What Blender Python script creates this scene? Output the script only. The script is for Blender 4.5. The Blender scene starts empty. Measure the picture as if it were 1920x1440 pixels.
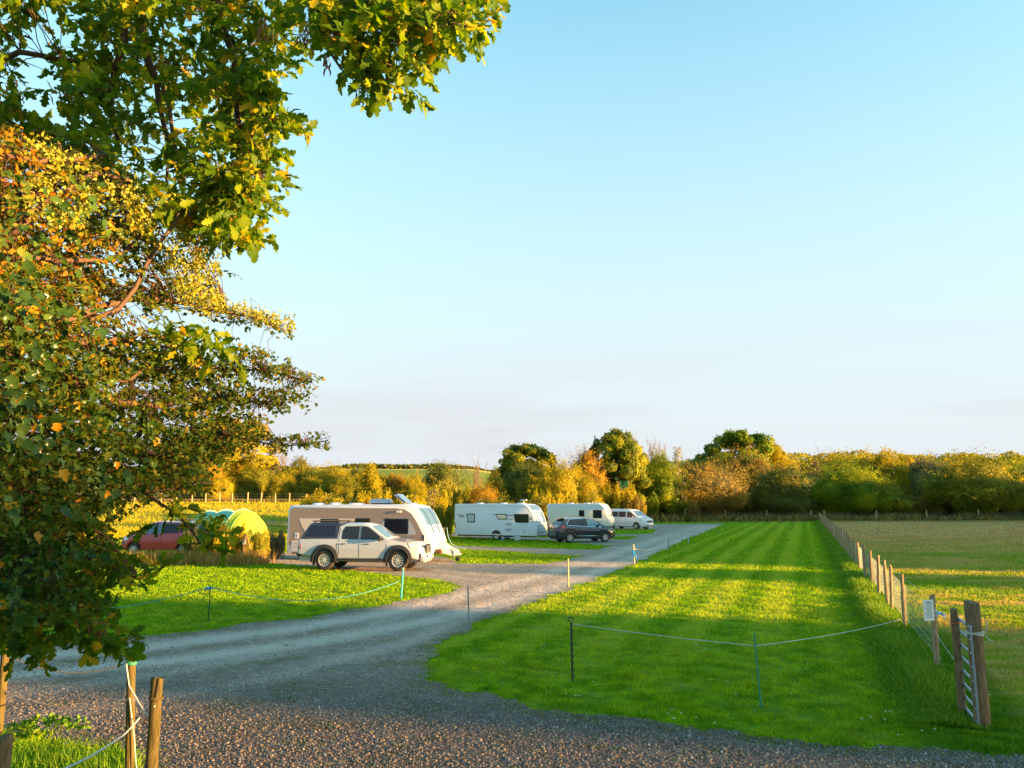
import bpy, bmesh, math, random
import numpy as np
from mathutils import Vector, Matrix
from mathutils.geometry import tessellate_polygon
SKYG = (0.72, 1.46, 1.26)
VEIL = (1.44, 1.53, 1.62, 1)
VEIL_F = 1.0
CLOUDC = (1.36, 1.38, 1.46, 1)
EXPOSURE = 2.5
R = math.radians
scene = bpy.context.scene
col = scene.collection

# ------------------------------------------------------------------ camera
FPX, HCAM = 1450.0, 2.8
PITCH = math.atan(220 / FPX)
cam_data = bpy.data.cameras.new("camera")
cam_data.sensor_width = 36.0
cam_data.lens = FPX / 1920 * 36
cam_data.clip_start = 0.1
cam_data.clip_end = 6000
cam = bpy.data.objects.new("camera", cam_data)
cam.location = (0, 0, HCAM)
cam.rotation_euler = (math.pi / 2 + PITCH, 0, 0)
col.objects.link(cam)
scene.camera = cam

# ------------------------------------------------------------------ light
SUN_AZ, SUN_EL = 107.0, 6.0            # azimuth clockwise from +Y
world = bpy.data.worlds.new("World")
scene.world = world
world.use_nodes = True
wn, wl = world.node_tree.nodes, world.node_tree.links
wn.clear()
w_out = wn.new("ShaderNodeOutputWorld")
w_bg = wn.new("ShaderNodeBackground")
w_bg.inputs[1].default_value = 0.10
sky = wn.new("ShaderNodeTexSky")
sky.sky_type = 'NISHITA'
sky.sun_disc = False
sky.sun_elevation = R(SUN_EL)
sky.sun_rotation = R(SUN_AZ)
sky.altitude = 0
sky.air_density = 1.0
sky.dust_density = 0.6
sky.ozone_density = 2.0
geo = wn.new("ShaderNodeNewGeometry")          # world: Position = view direction
sep = wn.new("ShaderNodeSeparateXYZ"); wl.new(geo.outputs["Position"], sep.inputs[0])
# pale veil of thin cloud low over the horizon
rng = wn.new("ShaderNodeMapRange"); rng.inputs[1].default_value = 0.0; rng.inputs[2].default_value = 0.84
rng.inputs[3].default_value = 1.0; rng.inputs[4].default_value = 0.0; rng.interpolation_type = 'SMOOTHSTEP'
wl.new(sep.outputs[2], rng.inputs[0])
mp = wn.new("ShaderNodeMapping"); mp.inputs["Scale"].default_value = (1.3, 1.3, 9.0)
mp.inputs["Location"].default_value = (0.4, 0.1, 0.0)
mp.inputs["Rotation"].default_value = (0, R(3), 0)
wl.new(geo.outputs["Position"], mp.inputs[0])
ns = wn.new("ShaderNodeTexNoise"); ns.inputs["Scale"].default_value = 1.6; ns.inputs["Detail"].default_value = 5
ns.inputs["Roughness"].default_value = 0.5
wl.new(mp.outputs[0], ns.inputs[0])
cr = wn.new("ShaderNodeMapRange"); cr.inputs[1].default_value = 0.42; cr.inputs[2].default_value = 0.62
cr.interpolation_type = 'SMOOTHSTEP'
wl.new(ns.outputs[0], cr.inputs[0])
band = wn.new("ShaderNodeMapRange"); band.inputs[1].default_value = 0.05; band.inputs[2].default_value = 0.24
band.inputs[3].default_value = 1.0; band.inputs[4].default_value = 0.0; band.interpolation_type = 'SMOOTHSTEP'
wl.new(sep.outputs[2], band.inputs[0])
cm = wn.new("ShaderNodeMath"); cm.operation = 'MULTIPLY'; wl.new(cr.outputs[0], cm.inputs[0]); wl.new(band.outputs[0], cm.inputs[1])
gain = wn.new("ShaderNodeMix"); gain.data_type = 'RGBA'; gain.blend_type = 'MULTIPLY'; gain.inputs[0].default_value = 1
gain.inputs[7].default_value = (SKYG[0], SKYG[1], SKYG[2], 1)
wl.new(sky.outputs[0], gain.inputs[6])
m1 = wn.new("ShaderNodeMix"); m1.data_type = 'RGBA'
ml = wn.new("ShaderNodeMath"); ml.operation = 'MULTIPLY'; ml.inputs[1].default_value = VEIL_F
wl.new(rng.outputs[0], ml.inputs[0])
wl.new(ml.outputs[0], m1.inputs[0]); wl.new(gain.outputs[2], m1.inputs[6]); m1.inputs[7].default_value = VEIL
m2 = wn.new("ShaderNodeMix"); m2.data_type = 'RGBA'
ml2 = wn.new("ShaderNodeMath"); ml2.operation = 'MULTIPLY'; ml2.inputs[1].default_value = 0.85
wl.new(cm.outputs[0], ml2.inputs[0])
wl.new(ml2.outputs[0], m2.inputs[0]); wl.new(m1.outputs[2], m2.inputs[6]); m2.inputs[7].default_value = CLOUDC
wl.new(m2.outputs[2], w_bg.inputs[0]); wl.new(w_bg.outputs[0], w_out.inputs[0])

sun_d = bpy.data.lights.new("sun", 'SUN')
sun_d.energy = 5.0
sun_d.angle = R(0.5)
sun_d.color = (1.0, 0.56, 0.20)
sun = bpy.data.objects.new("sun", sun_d)
sv = Vector((math.sin(R(SUN_AZ)) * math.cos(R(SUN_EL)), math.cos(R(SUN_AZ)) * math.cos(R(SUN_EL)), math.sin(R(SUN_EL))))
sun.rotation_euler = sv.to_track_quat('Z', 'Y').to_euler()
sun.location = sv * 200
col.objects.link(sun)

scene.view_settings.view_transform = 'Standard'
scene.view_settings.look = 'None'
scene.view_settings.exposure = EXPOSURE
scene.view_settings.gamma = 1.0
scene.cycles.max_bounces = 8
scene.cycles.transparent_max_bounces = 12

# ------------------------------------------------------------------ helpers
def sstep(a, b, v):
    t = np.clip((v - a) / (b - a), 0, 1)
    return t * t * (3 - 2 * t)

def terrain(x, y):
    x = np.asarray(x, float); y = np.asarray(y, float)
    left = 2.7 * sstep(48, 95, y) * sstep(2, -24, x)
    back = 17.0 * sstep(135, 430, y)
    right = 7.0 * sstep(128, 250, y) * sstep(10, 90, x)
    far = 10 * sstep(600, 1400, y)
    return left + back + right + far

def ray(px, py):
    u = (px - 960) / FPX; v = (720 - py) / FPX
    return np.array([u, math.cos(PITCH) - v * math.sin(PITCH), math.sin(PITCH) + v * math.cos(PITCH)])

def G(px, py):
    """ground point seen at a pixel of the photograph"""
    d = ray(px, py)
    if d[2] < -1e-4:
        t = -HCAM / d[2]
        p = d * t
        if terrain(p[0], p[1]) < 0.01:
            return (p[0], p[1])
    for t in np.arange(20, 900, 0.25):
        p = d * t
        if HCAM + p[2] <= terrain(p[0], p[1]):
            return (p[0], p[1])
    return (d[0] * 900, d[1] * 900)

def W(px, py, depth):
    d = ray(px, py)
    t = depth / d[1]
    return Vector((d[0] * t, depth, HCAM + d[2] * t))

def onground(x, y):
    return Vector((x, y, float(terrain(x, y))))

def tag(o, label=None, cat=None, group=None, kind=None):
    if label: o["label"] = label
    if cat: o["category"] = cat
    if group: o["group"] = group
    if kind: o["kind"] = kind
    return o

def empty(name, loc=(0, 0, 0), rz=0.0, label=None, cat=None, group=None):
    o = bpy.data.objects.new(name, None)
    o.empty_display_size = 0.3
    o.location = loc; o.rotation_euler = (0, 0, rz)
    col.objects.link(o)
    return tag(o, label, cat, group)

def mesh_np(name, V, faces_flat, sizes, mat, parent=None, smooth=False, rnd=None):
    me = bpy.data.meshes.new(name)
    V = np.asarray(V, np.float32).reshape(-1, 3)
    F = np.asarray(faces_flat, np.int32).ravel(); S = np.asarray(sizes, np.int32)
    me.vertices.add(len(V)); me.vertices.foreach_set("co", V.ravel())
    me.loops.add(len(F)); me.loops.foreach_set("vertex_index", F)
    me.polygons.add(len(S))
    st = np.concatenate(([0], np.cumsum(S)[:-1])).astype(np.int32)
    me.polygons.foreach_set("loop_start", st); me.polygons.foreach_set("loop_total", S)
    if smooth: me.polygons.foreach_set("use_smooth", np.ones(len(S), bool))
    if rnd is not None:
        a = me.attributes.new("rnd", 'FLOAT', 'POINT')
        a.data.foreach_set("value", np.asarray(rnd, np.float32))
    me.update(calc_edges=True)
    if mat: me.materials.append(mat)
    o = bpy.data.objects.new(name, me); col.objects.link(o)
    if parent: o.parent = parent
    return o

class MB:
    """collects shapes and links them as one mesh object"""
    def __init__(s): s.v = []; s.f = []; s.sm = []; s.mi = []; s.cur = 0
    def add(s, vs, fs, smooth=False):
        n = len(s.v); s.v += [tuple(p) for p in vs]
        for f in fs:
            s.f.append(tuple(i + n for i in f)); s.sm.append(smooth); s.mi.append(s.cur)
        return s
    def box(s, c, d, rz=0.0, ry=0.0):
        M = Matrix.Rotation(rz, 3, 'Z') @ Matrix.Rotation(ry, 3, 'Y'); c = Vector(c)
        vs = [c + M @ Vector((i * d[0] / 2, j * d[1] / 2, k * d[2] / 2)) for i in (-1, 1) for j in (-1, 1) for k in (-1, 1)]
        return s.add(vs, [(0, 1, 3, 2), (4, 6, 7, 5), (0, 4, 5, 1), (2, 3, 7, 6), (0, 2, 6, 4), (1, 5, 7, 3)])
    def rbox(s, c, d, b=0.02):
        """box with chamfered edges"""
        bm = bmesh.new(); bmesh.ops.create_cube(bm, size=1)
        for v in bm.verts: v.co = Vector((v.co.x * d[0], v.co.y * d[1], v.co.z * d[2])) + Vector(c)
        bmesh.ops.bevel(bm, geom=bm.edges[:], offset=b, segments=2, affect='EDGES')
        bm.verts.index_update()
        s.add([v.co for v in bm.verts], [[v.index for v in f.verts] for f in bm.faces], True); bm.free(); return s
    def tube(s, pts, rad, n=6, cap=True):
        pts = [Vector(p) for p in pts]
        if not hasattr(rad, '__len__'): rad = [rad] * len(pts)
        vs = []; fs = []
        up = Vector((0, 0, 1)); prev = None
        for i, p in enumerate(pts):
            t = (pts[min(i + 1, len(pts) - 1)] - pts[max(i - 1, 0)])
            if t.length < 1e-9: t = up.copy()
            t.normalize()
            if prev is None:
                a = t.cross(up)
                if a.length < 1e-3: a = t.cross(Vector((1, 0, 0)))
            else:
                a = prev - t * prev.dot(t)
                if a.length < 1e-4: a = t.cross(up)
            a.normalize(); prev = a
            b = t.cross(a)
            for k in range(n):
                an = 2 * math.pi * k / n
                vs.append(p + (a * math.cos(an) + b * math.sin(an)) * rad[i])
        for i in range(len(pts) - 1):
            for k in range(n):
                k2 = (k + 1) % n
                fs.append((i * n + k, i * n + k2, (i + 1) * n + k2, (i + 1) * n + k))
        if cap:
            fs.append(tuple(range(n))[::-1]); fs.append(tuple((len(pts) - 1) * n + k for k in range(n)))
        return s.add(vs, fs, True)
    def lathe(s, prof, n=16, axis='z', c=(0, 0, 0)):
        """prof: list of (r, h)"""
        vs = []; fs = []; c = Vector(c)
        for r, h in prof:
            for k in range(n):
                a = 2 * math.pi * k / n
                p = (r * math.cos(a), r * math.sin(a), h)
                if axis == 'y': p = (p[0], h, p[1])
                if axis == 'x': p = (h, p[0], p[1])
                vs.append(c + Vector(p))
        for i in range(len(prof) - 1):
            for k in range(n):
                k2 = (k + 1) % n
                fs.append((i * n + k, i * n + k2, (i + 1) * n + k2, (i + 1) * n + k))
        fs.append(tuple(range(n))[::-1]); fs.append(tuple((len(prof) - 1) * n + k for k in range(n)))
        return s.add(vs, fs, True)
    def prism(s, poly, y0, y1, plane='xz'):
        """poly in a plane, extruded along the third axis"""
        n = len(poly)
        if plane == 'xz': vs = [(a, y0, b) for a, b in poly] + [(a, y1, b) for a, b in poly]
        elif plane == 'yz': vs = [(y0, a, b) for a, b in poly] + [(y1, a, b) for a, b in poly]
        else: vs = [(a, b, y0) for a, b in poly] + [(a, b, y1) for a, b in poly]
        tri = tessellate_polygon([[Vector((a, b, 0)) for a, b in poly]])
        fs = [tuple(t) for t in tri] + [tuple(i + n for i in t)[::-1] for t in tri]
        fs += [(i, (i + 1) % n, (i + 1) % n + n, i + n) for i in range(n)]
        return s.add(vs, fs)
    def build(s, name, mat, parent=None, sharp=35, recalc=True):
        me = bpy.data.meshes.new(name)
        me.from_pydata(s.v, [], s.f)
        mats = mat if isinstance(mat, (list, tuple)) else [mat]
        for m in mats: me.materials.append(m)
        me.polygons.foreach_set("use_smooth", s.sm)
        if len(mats) > 1: me.polygons.foreach_set("material_index", s.mi)
        if recalc:
            bm = bmesh.new(); bm.from_mesh(me); bmesh.ops.recalc_face_normals(bm, faces=bm.faces); bm.to_mesh(me); bm.free()
        me.update()
        if sharp: me.set_sharp_from_angle(angle=R(sharp))
        o = bpy.data.objects.new(name, me); col.objects.link(o)
        if parent: o.parent = parent
        return o

def copy_tree(o, parent=None):
    c = o.copy(); col.objects.link(c); c.parent = parent
    for ch in list(o.children): copy_tree(ch, c)
    return c

# ------------------------------------------------------------------ materials
def newmat(name):
    m = bpy.data.materials.new(name); m.use_nodes = True
    nt = m.node_tree; return m, nt.nodes, nt.links, nt.nodes["Principled BSDF"]

def plain(name, c, rough=0.5, metal=0.0, coat=0.0, noise=0.0, nscale=8.0, spec=0.5, bump=0.0):
    m, n, l, b = newmat(name)
    b.inputs["Base Color"].default_value = (*c, 1); b.inputs["Roughness"].default_value = rough
    b.inputs["Metallic"].default_value = metal; b.inputs["Coat Weight"].default_value = coat
    b.inputs["Specular IOR Level"].default_value = spec
    tc = n.new("ShaderNodeTexCoord")
    nz = n.new("ShaderNodeTexNoise"); nz.inputs["Scale"].default_value = nscale; nz.inputs["Detail"].default_value = 4
    l.new(tc.outputs["Object"], nz.inputs[0])
    if noise > 0:
        mx = n.new("ShaderNodeMix"); mx.data_type = 'RGBA'; mx.blend_type = 'MIX'
        mx.inputs[6].default_value = (*[max(0, v * (1 - noise)) for v in c], 1)
        mx.inputs[7].default_value = (*[min(1, v * (1 + noise * 0.6)) for v in c], 1)
        l.new(nz.outputs[0], mx.inputs[0]); l.new(mx.outputs[2], b.inputs["Base Color"])
    if bump > 0:
        bp = n.new("ShaderNodeBump"); bp.inputs["Strength"].default_value = bump; bp.inputs["Distance"].default_value = 0.02
        l.new(nz.outputs[0], bp.inputs["Height"]); l.new(bp.outputs[0], b.inputs["Normal"])
    return m

def leafmat(name, stops, transl=0.45, rough=0.5, big=0.0, tint=None):
    """stops: list of (pos, colour) picked by the per leaf 'rnd' attribute"""
    m, n, l, b = newmat(name)
    at = n.new("ShaderNodeAttribute"); at.attribute_name = "rnd"
    rp = n.new("ShaderNodeValToRGB"); e = rp.color_ramp.elements
    while len(e) < len(stops): e.new(0.5)
    for i, (p, c) in enumerate(stops): e[i].position = p; e[i].color = (*c, 1)
    src = at.outputs["Fac"]
    if big:
        g = n.new("ShaderNodeNewGeometry"); nz = n.new("ShaderNodeTexNoise"); nz.inputs["Scale"].default_value = big
        l.new(g.outputs["Position"], nz.inputs[0])
        mm = n.new("ShaderNodeMath"); mm.operation = 'MULTIPLY_ADD'; mm.inputs[1].default_value = 0.45
        sub = n.new("ShaderNodeMath"); sub.operation = 'SUBTRACT'; sub.inputs[1].default_value = 0.5
        l.new(nz.outputs[0], sub.inputs[0]); s2 = n.new("ShaderNodeMath"); s2.operation = 'MULTIPLY_ADD'; s2.inputs[1].default_value = 1.6
        l.new(sub.outputs[0], s2.inputs[0]); l.new(at.outputs["Fac"], s2.inputs[2]); src = s2.outputs[0]
    l.new(src, rp.inputs[0])
    l.new(rp.outputs[0], b.inputs["Base Color"]); b.inputs["Roughness"].default_value = rough
    b.inputs["Specular IOR Level"].default_value = 0.2
    tr = n.new("ShaderNodeBsdfTranslucent")
    hs = n.new("ShaderNodeMix"); hs.data_type = 'RGBA'; hs.blend_type = 'MULTIPLY'; hs.inputs[0].default_value = 1
    hs.inputs[7].default_value = (*(tint or (1.5, 1.25, 0.5)), 1)
    l.new(rp.outputs[0], hs.inputs[6]); l.new(hs.outputs[2], tr.inputs[0])
    mx = n.new("ShaderNodeMixShader"); mx.inputs[0].default_value = transl
    l.new(b.outputs[0], mx.inputs[1]); l.new(tr.outputs[0], mx.inputs[2])
    l.new(mx.outputs[0], n["Material Output"].inputs[0])
    return m

# ------------------------------------------------------------------ ground
FA = np.array(G(1757, 1250))                                  # foot of the signed fence post
FD = np.array([math.sin(R(20.5)), math.cos(R(20.5))]); FN = np.array([FD[1], -FD[0]])

def vmath(n, l, op, a, b=None, c=None, clamp=False):
    m = n.new("ShaderNodeMath"); m.operation = op; m.use_clamp = clamp
    for i, s in enumerate((a, b, c)):
        if s is None: continue
        if isinstance(s, (int, float)): m.inputs[i].default_value = s
        else: l.new(s, m.inputs[i])
    return m.outputs[0]
def mixc(n, l, f, a, b):
    m = n.new("ShaderNodeMix"); m.data_type = 'RGBA'
    for i, s in ((0, f), (6, a), (7, b)):
        if isinstance(s, (int, float)): m.inputs[i].default_value = s
        elif isinstance(s, tuple): m.inputs[i].default_value = (*s, 1) if len(s) == 3 else s
        else: l.new(s, m.inputs[i])
    return m.outputs[2]
def mapr(n, l, v, a, b, c=0.0, d=1.0, smooth=True):
    m = n.new("ShaderNodeMapRange"); m.inputs[1].default_value = a; m.inputs[2].default_value = b
    m.inputs[3].default_value = c; m.inputs[4].default_value = d
    if smooth: m.interpolation_type = 'SMOOTHSTEP'
    l.new(v, m.inputs[0]); return m.outputs[0]
def noise(n, l, vec, scale, detail=4, rough=0.55, sc=None):
    if sc:
        mpn = n.new("ShaderNodeMapping"); mpn.inputs["Scale"].default_value = sc; l.new(vec, mpn.inputs[0]); vec = mpn.outputs[0]
    t = n.new("ShaderNodeTexNoise"); t.inputs["Scale"].default_value = scale; t.inputs["Detail"].default_value = detail
    t.inputs["Roughness"].default_value = rough; l.new(vec, t.inputs[0]); return t.outputs[0]

LAWN_A, LAWN_B = (0.115, 0.270, 0.003), (0.290, 0.450, 0.008)
FIELD_A, FIELD_B = (0.50, 0.37, 0.11), (0.24, 0.34, 0.012)
def grass_colour(n, l):
    """colour of the turf by place: striped lawn, mown hay field, left pitches, hill"""
    g = n.new("ShaderNodeNewGeometry"); P = g.outputs["Position"]
    sp = n.new("ShaderNodeSeparateXYZ"); l.new(P, sp.inputs[0]); X, Y = sp.outputs[0], sp.outputs[1]
    c0 = float(-(FA @ FN))
    cc = vmath(n, l, 'ADD', vmath(n, l, 'MULTIPLY_ADD', X, float(FN[0]), c0), vmath(n, l, 'MULTIPLY', Y, float(FN[1])))
    big = noise(n, l, P, 0.35, 4, 0.6); mid = noise(n, l, P, 2.2, 5, 0.65)
    wob = vmath(n, l, 'MULTIPLY_ADD', noise(n, l, P, 0.5, 2), 0.5, cc)
    stripe = vmath(n, l, 'SINE', vmath(n, l, 'MULTIPLY', wob, 2 * math.pi / 1.5))
    stripe = mapr(n, l, stripe, -0.7, 0.7)
    inl = vmath(n, l, 'MULTIPLY', mapr(n, l, cc, -9.3, -8.6), mapr(n, l, cc, -1.3, -1.8))
    inl = vmath(n, l, 'MULTIPLY', inl, mapr(n, l, Y, 10.0, 20.0))
    a = mixc(n, l, mapr(n, l, mid, 0.36, 0.64), LAWN_A, LAWN_B)
    a = mixc(n, l, vmath(n, l, 'MULTIPLY', mapr(n, l, big, 0.4, 0.75), 0.55), a, (0.27, 0.33, 0.02))
    s = vmath(n, l, 'MULTIPLY', vmath(n, l, 'MULTIPLY', inl, stripe), 0.7)
    a = mixc(n, l, s, a, (0.42, 0.50, 0.03))
    dkm = vmath(n, l, 'MULTIPLY', mapr(n, l, noise(n, l, P, 1.3, 5, 0.7, (1.0, 1.6, 1)), 0.52, 0.70), 0.45)
    a = mixc(n, l, dkm, a, (0.09, 0.20, 0.006))
    dry = vmath(n, l, 'MULTIPLY', mapr(n, l, noise(n, l, P, 0.8, 6, 0.75, (0.7, 1.8, 1)), 0.58, 0.70), 0.5)
    a = mixc(n, l, dry, a, (0.36, 0.33, 0.07))
    hay = noise(n, l, P, 0.55, 7, 0.75, (0.4, 1.7, 1)); hay2 = noise(n, l, P, 0.16, 3, 0.5, (0.5, 1.3, 1))
    hm = mapr(n, l, hay, 0.43, 0.58)
    hf = mixc(n, l, hm, FIELD_B, FIELD_A)
    hf = mixc(n, l, mapr(n, l, hay2, 0.45, 0.6), hf, (0.20, 0.33, 0.02))
    far = mixc(n, l, mapr(n, l, hay, 0.35, 0.65), (0.38, 0.25, 0.09), (0.66, 0.44, 0.18))
    far = mixc(n, l, mapr(n, l, noise(n, l, P, 0.22, 5, 0.7, (0.35, 1.6, 1)), 0.54, 0.68, 0, 0.7), far, (0.34, 0.38, 0.05))
    hf = mixc(n, l, mapr(n, l, Y, 30.0, 66.0), hf, far)
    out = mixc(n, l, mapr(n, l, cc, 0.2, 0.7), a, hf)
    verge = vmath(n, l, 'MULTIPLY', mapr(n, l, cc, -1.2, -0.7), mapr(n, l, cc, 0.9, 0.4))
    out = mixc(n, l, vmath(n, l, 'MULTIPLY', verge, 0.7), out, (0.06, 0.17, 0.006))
    # meadow to the left and the hill beyond
    md = vmath(n, l, 'MULTIPLY', mapr(n, l, X, 0.0, -14.0), mapr(n, l, Y, 48.0, 62.0))
    band = noise(n, l, P, 0.25, 3, 0.5, (0.2, 1.5, 1))
    out = mixc(n, l, md, out, mixc(n, l, mapr(n, l, band, 0.4, 0.6), (0.56, 0.42, 0.02), (0.34, 0.34, 0.02)))
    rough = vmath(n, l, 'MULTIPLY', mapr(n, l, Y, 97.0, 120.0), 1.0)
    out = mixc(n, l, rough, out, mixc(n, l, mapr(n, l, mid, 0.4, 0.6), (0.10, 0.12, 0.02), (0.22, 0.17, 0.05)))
    hill = mapr(n, l, Y, 215.0, 225.0)
    hc = mixc(n, l, mapr(n, l, Y, 352.0, 358.0), (0.17, 0.26, 0.035), (0.50, 0.42, 0.10))
    out = mixc(n, l, hill, out, hc)
    return out, P

def ground_mat():
    m, n, l, b = newmat("turf")
    c, P = grass_colour(n, l)
    fine = noise(n, l, P, 26, 6, 0.75); clod = noise(n, l, P, 5.5, 4, 0.7)
    c2 = n.new("ShaderNodeMix"); c2.data_type = 'RGBA'; c2.blend_type = 'MULTIPLY'; c2.inputs[0].default_value = 0.55
    l.new(c, c2.inputs[6]); gr = mixc(n, l, mapr(n, l, fine, 0.3, 0.7), (0.35, 0.38, 0.3), (1.25, 1.2, 1.1)); l.new(gr, c2.inputs[7])
    l.new(mixc(n, l, mapr(n, l, clod, 0.58, 0.72, 0, 0.35), c2.outputs[2], (0.30, 0.24, 0.08)), b.inputs["Base Color"]); b.inputs["Roughness"].default_value = 0.9; b.inputs["Specular IOR Level"].default_value = 0.1
    bp = n.new("ShaderNodeBump"); bp.inputs["Strength"].default_value = 1.0; bp.inputs["Distance"].default_value = 0.05
    l.new(fine, bp.inputs["Height"])
    bp2 = n.new("ShaderNodeBump"); bp2.inputs["Strength"].default_value = 1.0; bp2.inputs["Distance"].default_value = 0.25
    l.new(noise(n, l, P, 2.0, 5, 0.7), bp2.inputs["Height"]); l.new(bp.outputs[0], bp2.inputs["Normal"])
    l.new(bp2.outputs[0], b.inputs["Normal"])
    return m
M_TURF = ground_mat()
def blade_mat():
    m, n, l, b = newmat("grass_blades")
    c, P = grass_colour(n, l)
    at = n.new("ShaderNodeAttribute"); at.attribute_name = "rnd"
    mu = n.new("ShaderNodeMix"); mu.data_type = 'RGBA'; mu.blend_type = 'MULTIPLY'; mu.inputs[0].default_value = 1
    l.new(c, mu.inputs[6]); l.new(mixc(n, l, at.outputs["Fac"], (0.75, 0.8, 0.7), (1.5, 1.35, 1.3)), mu.inputs[7])
    l.new(mu.outputs[2], b.inputs["Base Color"]); b.inputs["Roughness"].default_value = 0.7; b.inputs["Specular IOR Level"].default_value = 0.06
    tr = n.new("ShaderNodeBsdfTranslucent"); l.new(mu.outputs[2], tr.inputs[0])
    mx = n.new("ShaderNodeMixShader"); mx.inputs[0].default_value = 0.45
    l.new(b.outputs[0], mx.inputs[1]); l.new(tr.outputs[0], mx.inputs[2]); l.new(mx.outputs[0], n["Material Output"].inputs[0])
    return m
M_BLADE = blade_mat()

def axis(lo, hi, step0, grow, c=0.0):
    a = [c]; s = step0
    while a[-1] < hi: a.append(a[-1] + s); s *= grow
    b = [c]; s = step0
    while b[-1] > lo: b.append(b[-1] - s); s *= grow
    return np.array(sorted(set(b + a)))
gx = axis(-1800, 1800, 2.0, 1.045); gy = axis(-120, 2600, 2.0, 1.03, 20.0)
XX, YY = np.meshgrid(gx, gy)
ZZ = terrain(XX, YY)
nx, ny = len(gx), len(gy)
idx = np.arange(nx * ny).reshape(ny, nx)
Fq = np.stack([idx[:-1, :-1], idx[:-1, 1:], idx[1:, 1:], idx[1:, :-1]], -1).reshape(-1, 4)
ground = mesh_np("ground", np.stack([XX, YY, ZZ], -1).reshape(-1, 3), Fq, np.full(len(Fq), 4), M_TURF, smooth=True)
tag(ground, "mown green turf of the campsite running out to the fields and hill", "ground", kind="structure")

# gravel: one comb shaped sheet, track plus pitch pads, 4 mm above the turf
def gp(lst): return [G(*p) for p in lst]
RIGHT_EDGE = gp([(2300, 1425), (1920, 1412), (1750, 1405), (1600, 1395), (1450, 1385), (1300, 1362), (1150, 1345), (1010, 1330),
                 (930, 1310), (850, 1295), (818, 1272), (808, 1240), (826, 1208), (880, 1176), (990, 1133), (1075, 1103), (1190, 1057), (1290, 1010), (1360, 982)])
LEFT_COMB = gp([(1240, 983), (1225, 985), (1015, 987), (1015, 993), (1232, 993), (1222, 1001), (1130, 1003), (1130, 1006), (1195, 1006.5), (1178, 1012),
                (845, 1001), (836, 1006), (1026, 1014.5), (1150, 1024.5), (1118, 1031), (854, 1024), (832, 1023), (832, 1028), (857, 1029), (1095, 1043),
                (1033, 1057), (866, 1057), (830, 1045), (800, 1041), (540, 1036), (430, 1043), (432, 1048), (550, 1060), (700, 1075), (830, 1088),
                (866, 1100), (850, 1111), (700, 1137), (560, 1160), (400, 1180), (200, 1200), (0, 1226), (-600, 1300)])
BOTTOM = gp([(-600, 1420), (-200, 1382), (0, 1374), (60, 1370), (150, 1388), (235, 1403), (258, 1450), (276, 1600)]) + [(-2.6, 2.5), (-3, -9), (15, -9), (15, 7.4)]
def densify(poly, rs):
    out = []
    for i, p in enumerate(poly):
        q = poly[(i + 1) % len(poly)]
        d = math.dist(p, q); r = math.hypot(*p)
        st = min(2.5, max(0.12, r * 0.012)); k = max(1, int(d / st))
        for j in range(k):
            t = j / k; x = p[0] + (q[0] - p[0]) * t; y = p[1] + (q[1] - p[1]) * t
            a = 0.0 if (y < 5 or abs(x) > 13 and y < 9) else min(0.10, 0.035 + 0.004 * r)
            dx, dy = (q[0] - p[0]) / (d + 1e-9), (q[1] - p[1]) / (d + 1e-9)
            w = rs.uniform(-1, 1) * a * 1.3 + a * 1.7 * math.sin(x * 2.1 + y * 1.3) * math.sin(y * 0.9 - x * 1.7)
            lim = 0.35 if r < 40 else 0.25
            w = max(-lim, min(lim, w))
            out.append((x - dy * w, y + dx * w))
    return out
GPOLY = densify(RIGHT_EDGE + LEFT_COMB + BOTTOM, random.Random(3))
GP = np.array(GPOLY)
def inside(P, poly):
    x, y = P[:, 0], P[:, 1]; res = np.zeros(len(P), bool)
    x0, y0 = poly[:, 0], poly[:, 1]; x1, y1 = np.roll(x0, -1), np.roll(y0, -1)
    for a, b, c, d in zip(x0, y0, x1, y1):
        if b == d: continue
        m = (b > y) != (d > y)
        if not m.any(): continue
        res ^= m & (x < (c - a) * (y - b) / (d - b) + a)
    return res
from mathutils.geometry import delaunay_2d_cdt
rs = np.random.RandomState(5)
cand = []
for lo, hi, st in ((-9, 9, 0.45), (9, 20, 0.22), (20, 34, 0.35), (34, 60, 0.7), (60, 97, 1.4)):
    ys = np.arange(lo, hi, st); xs = np.arange(-22, 34, st); a, b = np.meshgrid(xs, ys)
    cand.append(np.stack([a.ravel(), b.ravel()], 1) + rs.uniform(-.2, .2, (a.size, 2)) * st)
cand = np.concatenate(cand); cand = cand[inside(cand, GP)]
res = delaunay_2d_cdt([Vector(p) for p in GPOLY] + [Vector(p) for p in cand.tolist()], [(i, (i + 1) % len(GPOLY)) for i in range(len(GPOLY))],
                      [], 0, 1e-4)
gv = np.array([[v.x, v.y] for v in res[0]]); gf = np.array([f[:] for f in res[2]])
cen = gv[gf].mean(1); gf = gf[inside(cen, GP)]
def dist_poly(P, line):
    d = np.full(len(P), 1e9)
    for a, b in zip(line[:-1], line[1:]):
        a = np.array(a); b = np.array(b); ab = b - a
        t = np.clip(((P - a) @ ab) / (ab @ ab), 0, 1); d = np.minimum(d, np.linalg.norm(P - (a + t[:, None] * ab), axis=1))
    return d
mid_line = gp([(-600, 1262), (0, 1252), (300, 1226), (560, 1192), (760, 1158), (920, 1120), (1050, 1082), (1170, 1043), (1260, 1010), (1330, 986)])
line2 = gp([(-600, 1500), (0, 1330), (400, 1270), (700, 1200), (900, 1120)])
line3 = gp([(560, 1052), (760, 1068), (930, 1085), (1060, 1076)])
dm = dist_poly(gv, mid_line); d2 = dist_poly(gv, line2); d3 = dist_poly(gv, line3)
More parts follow.
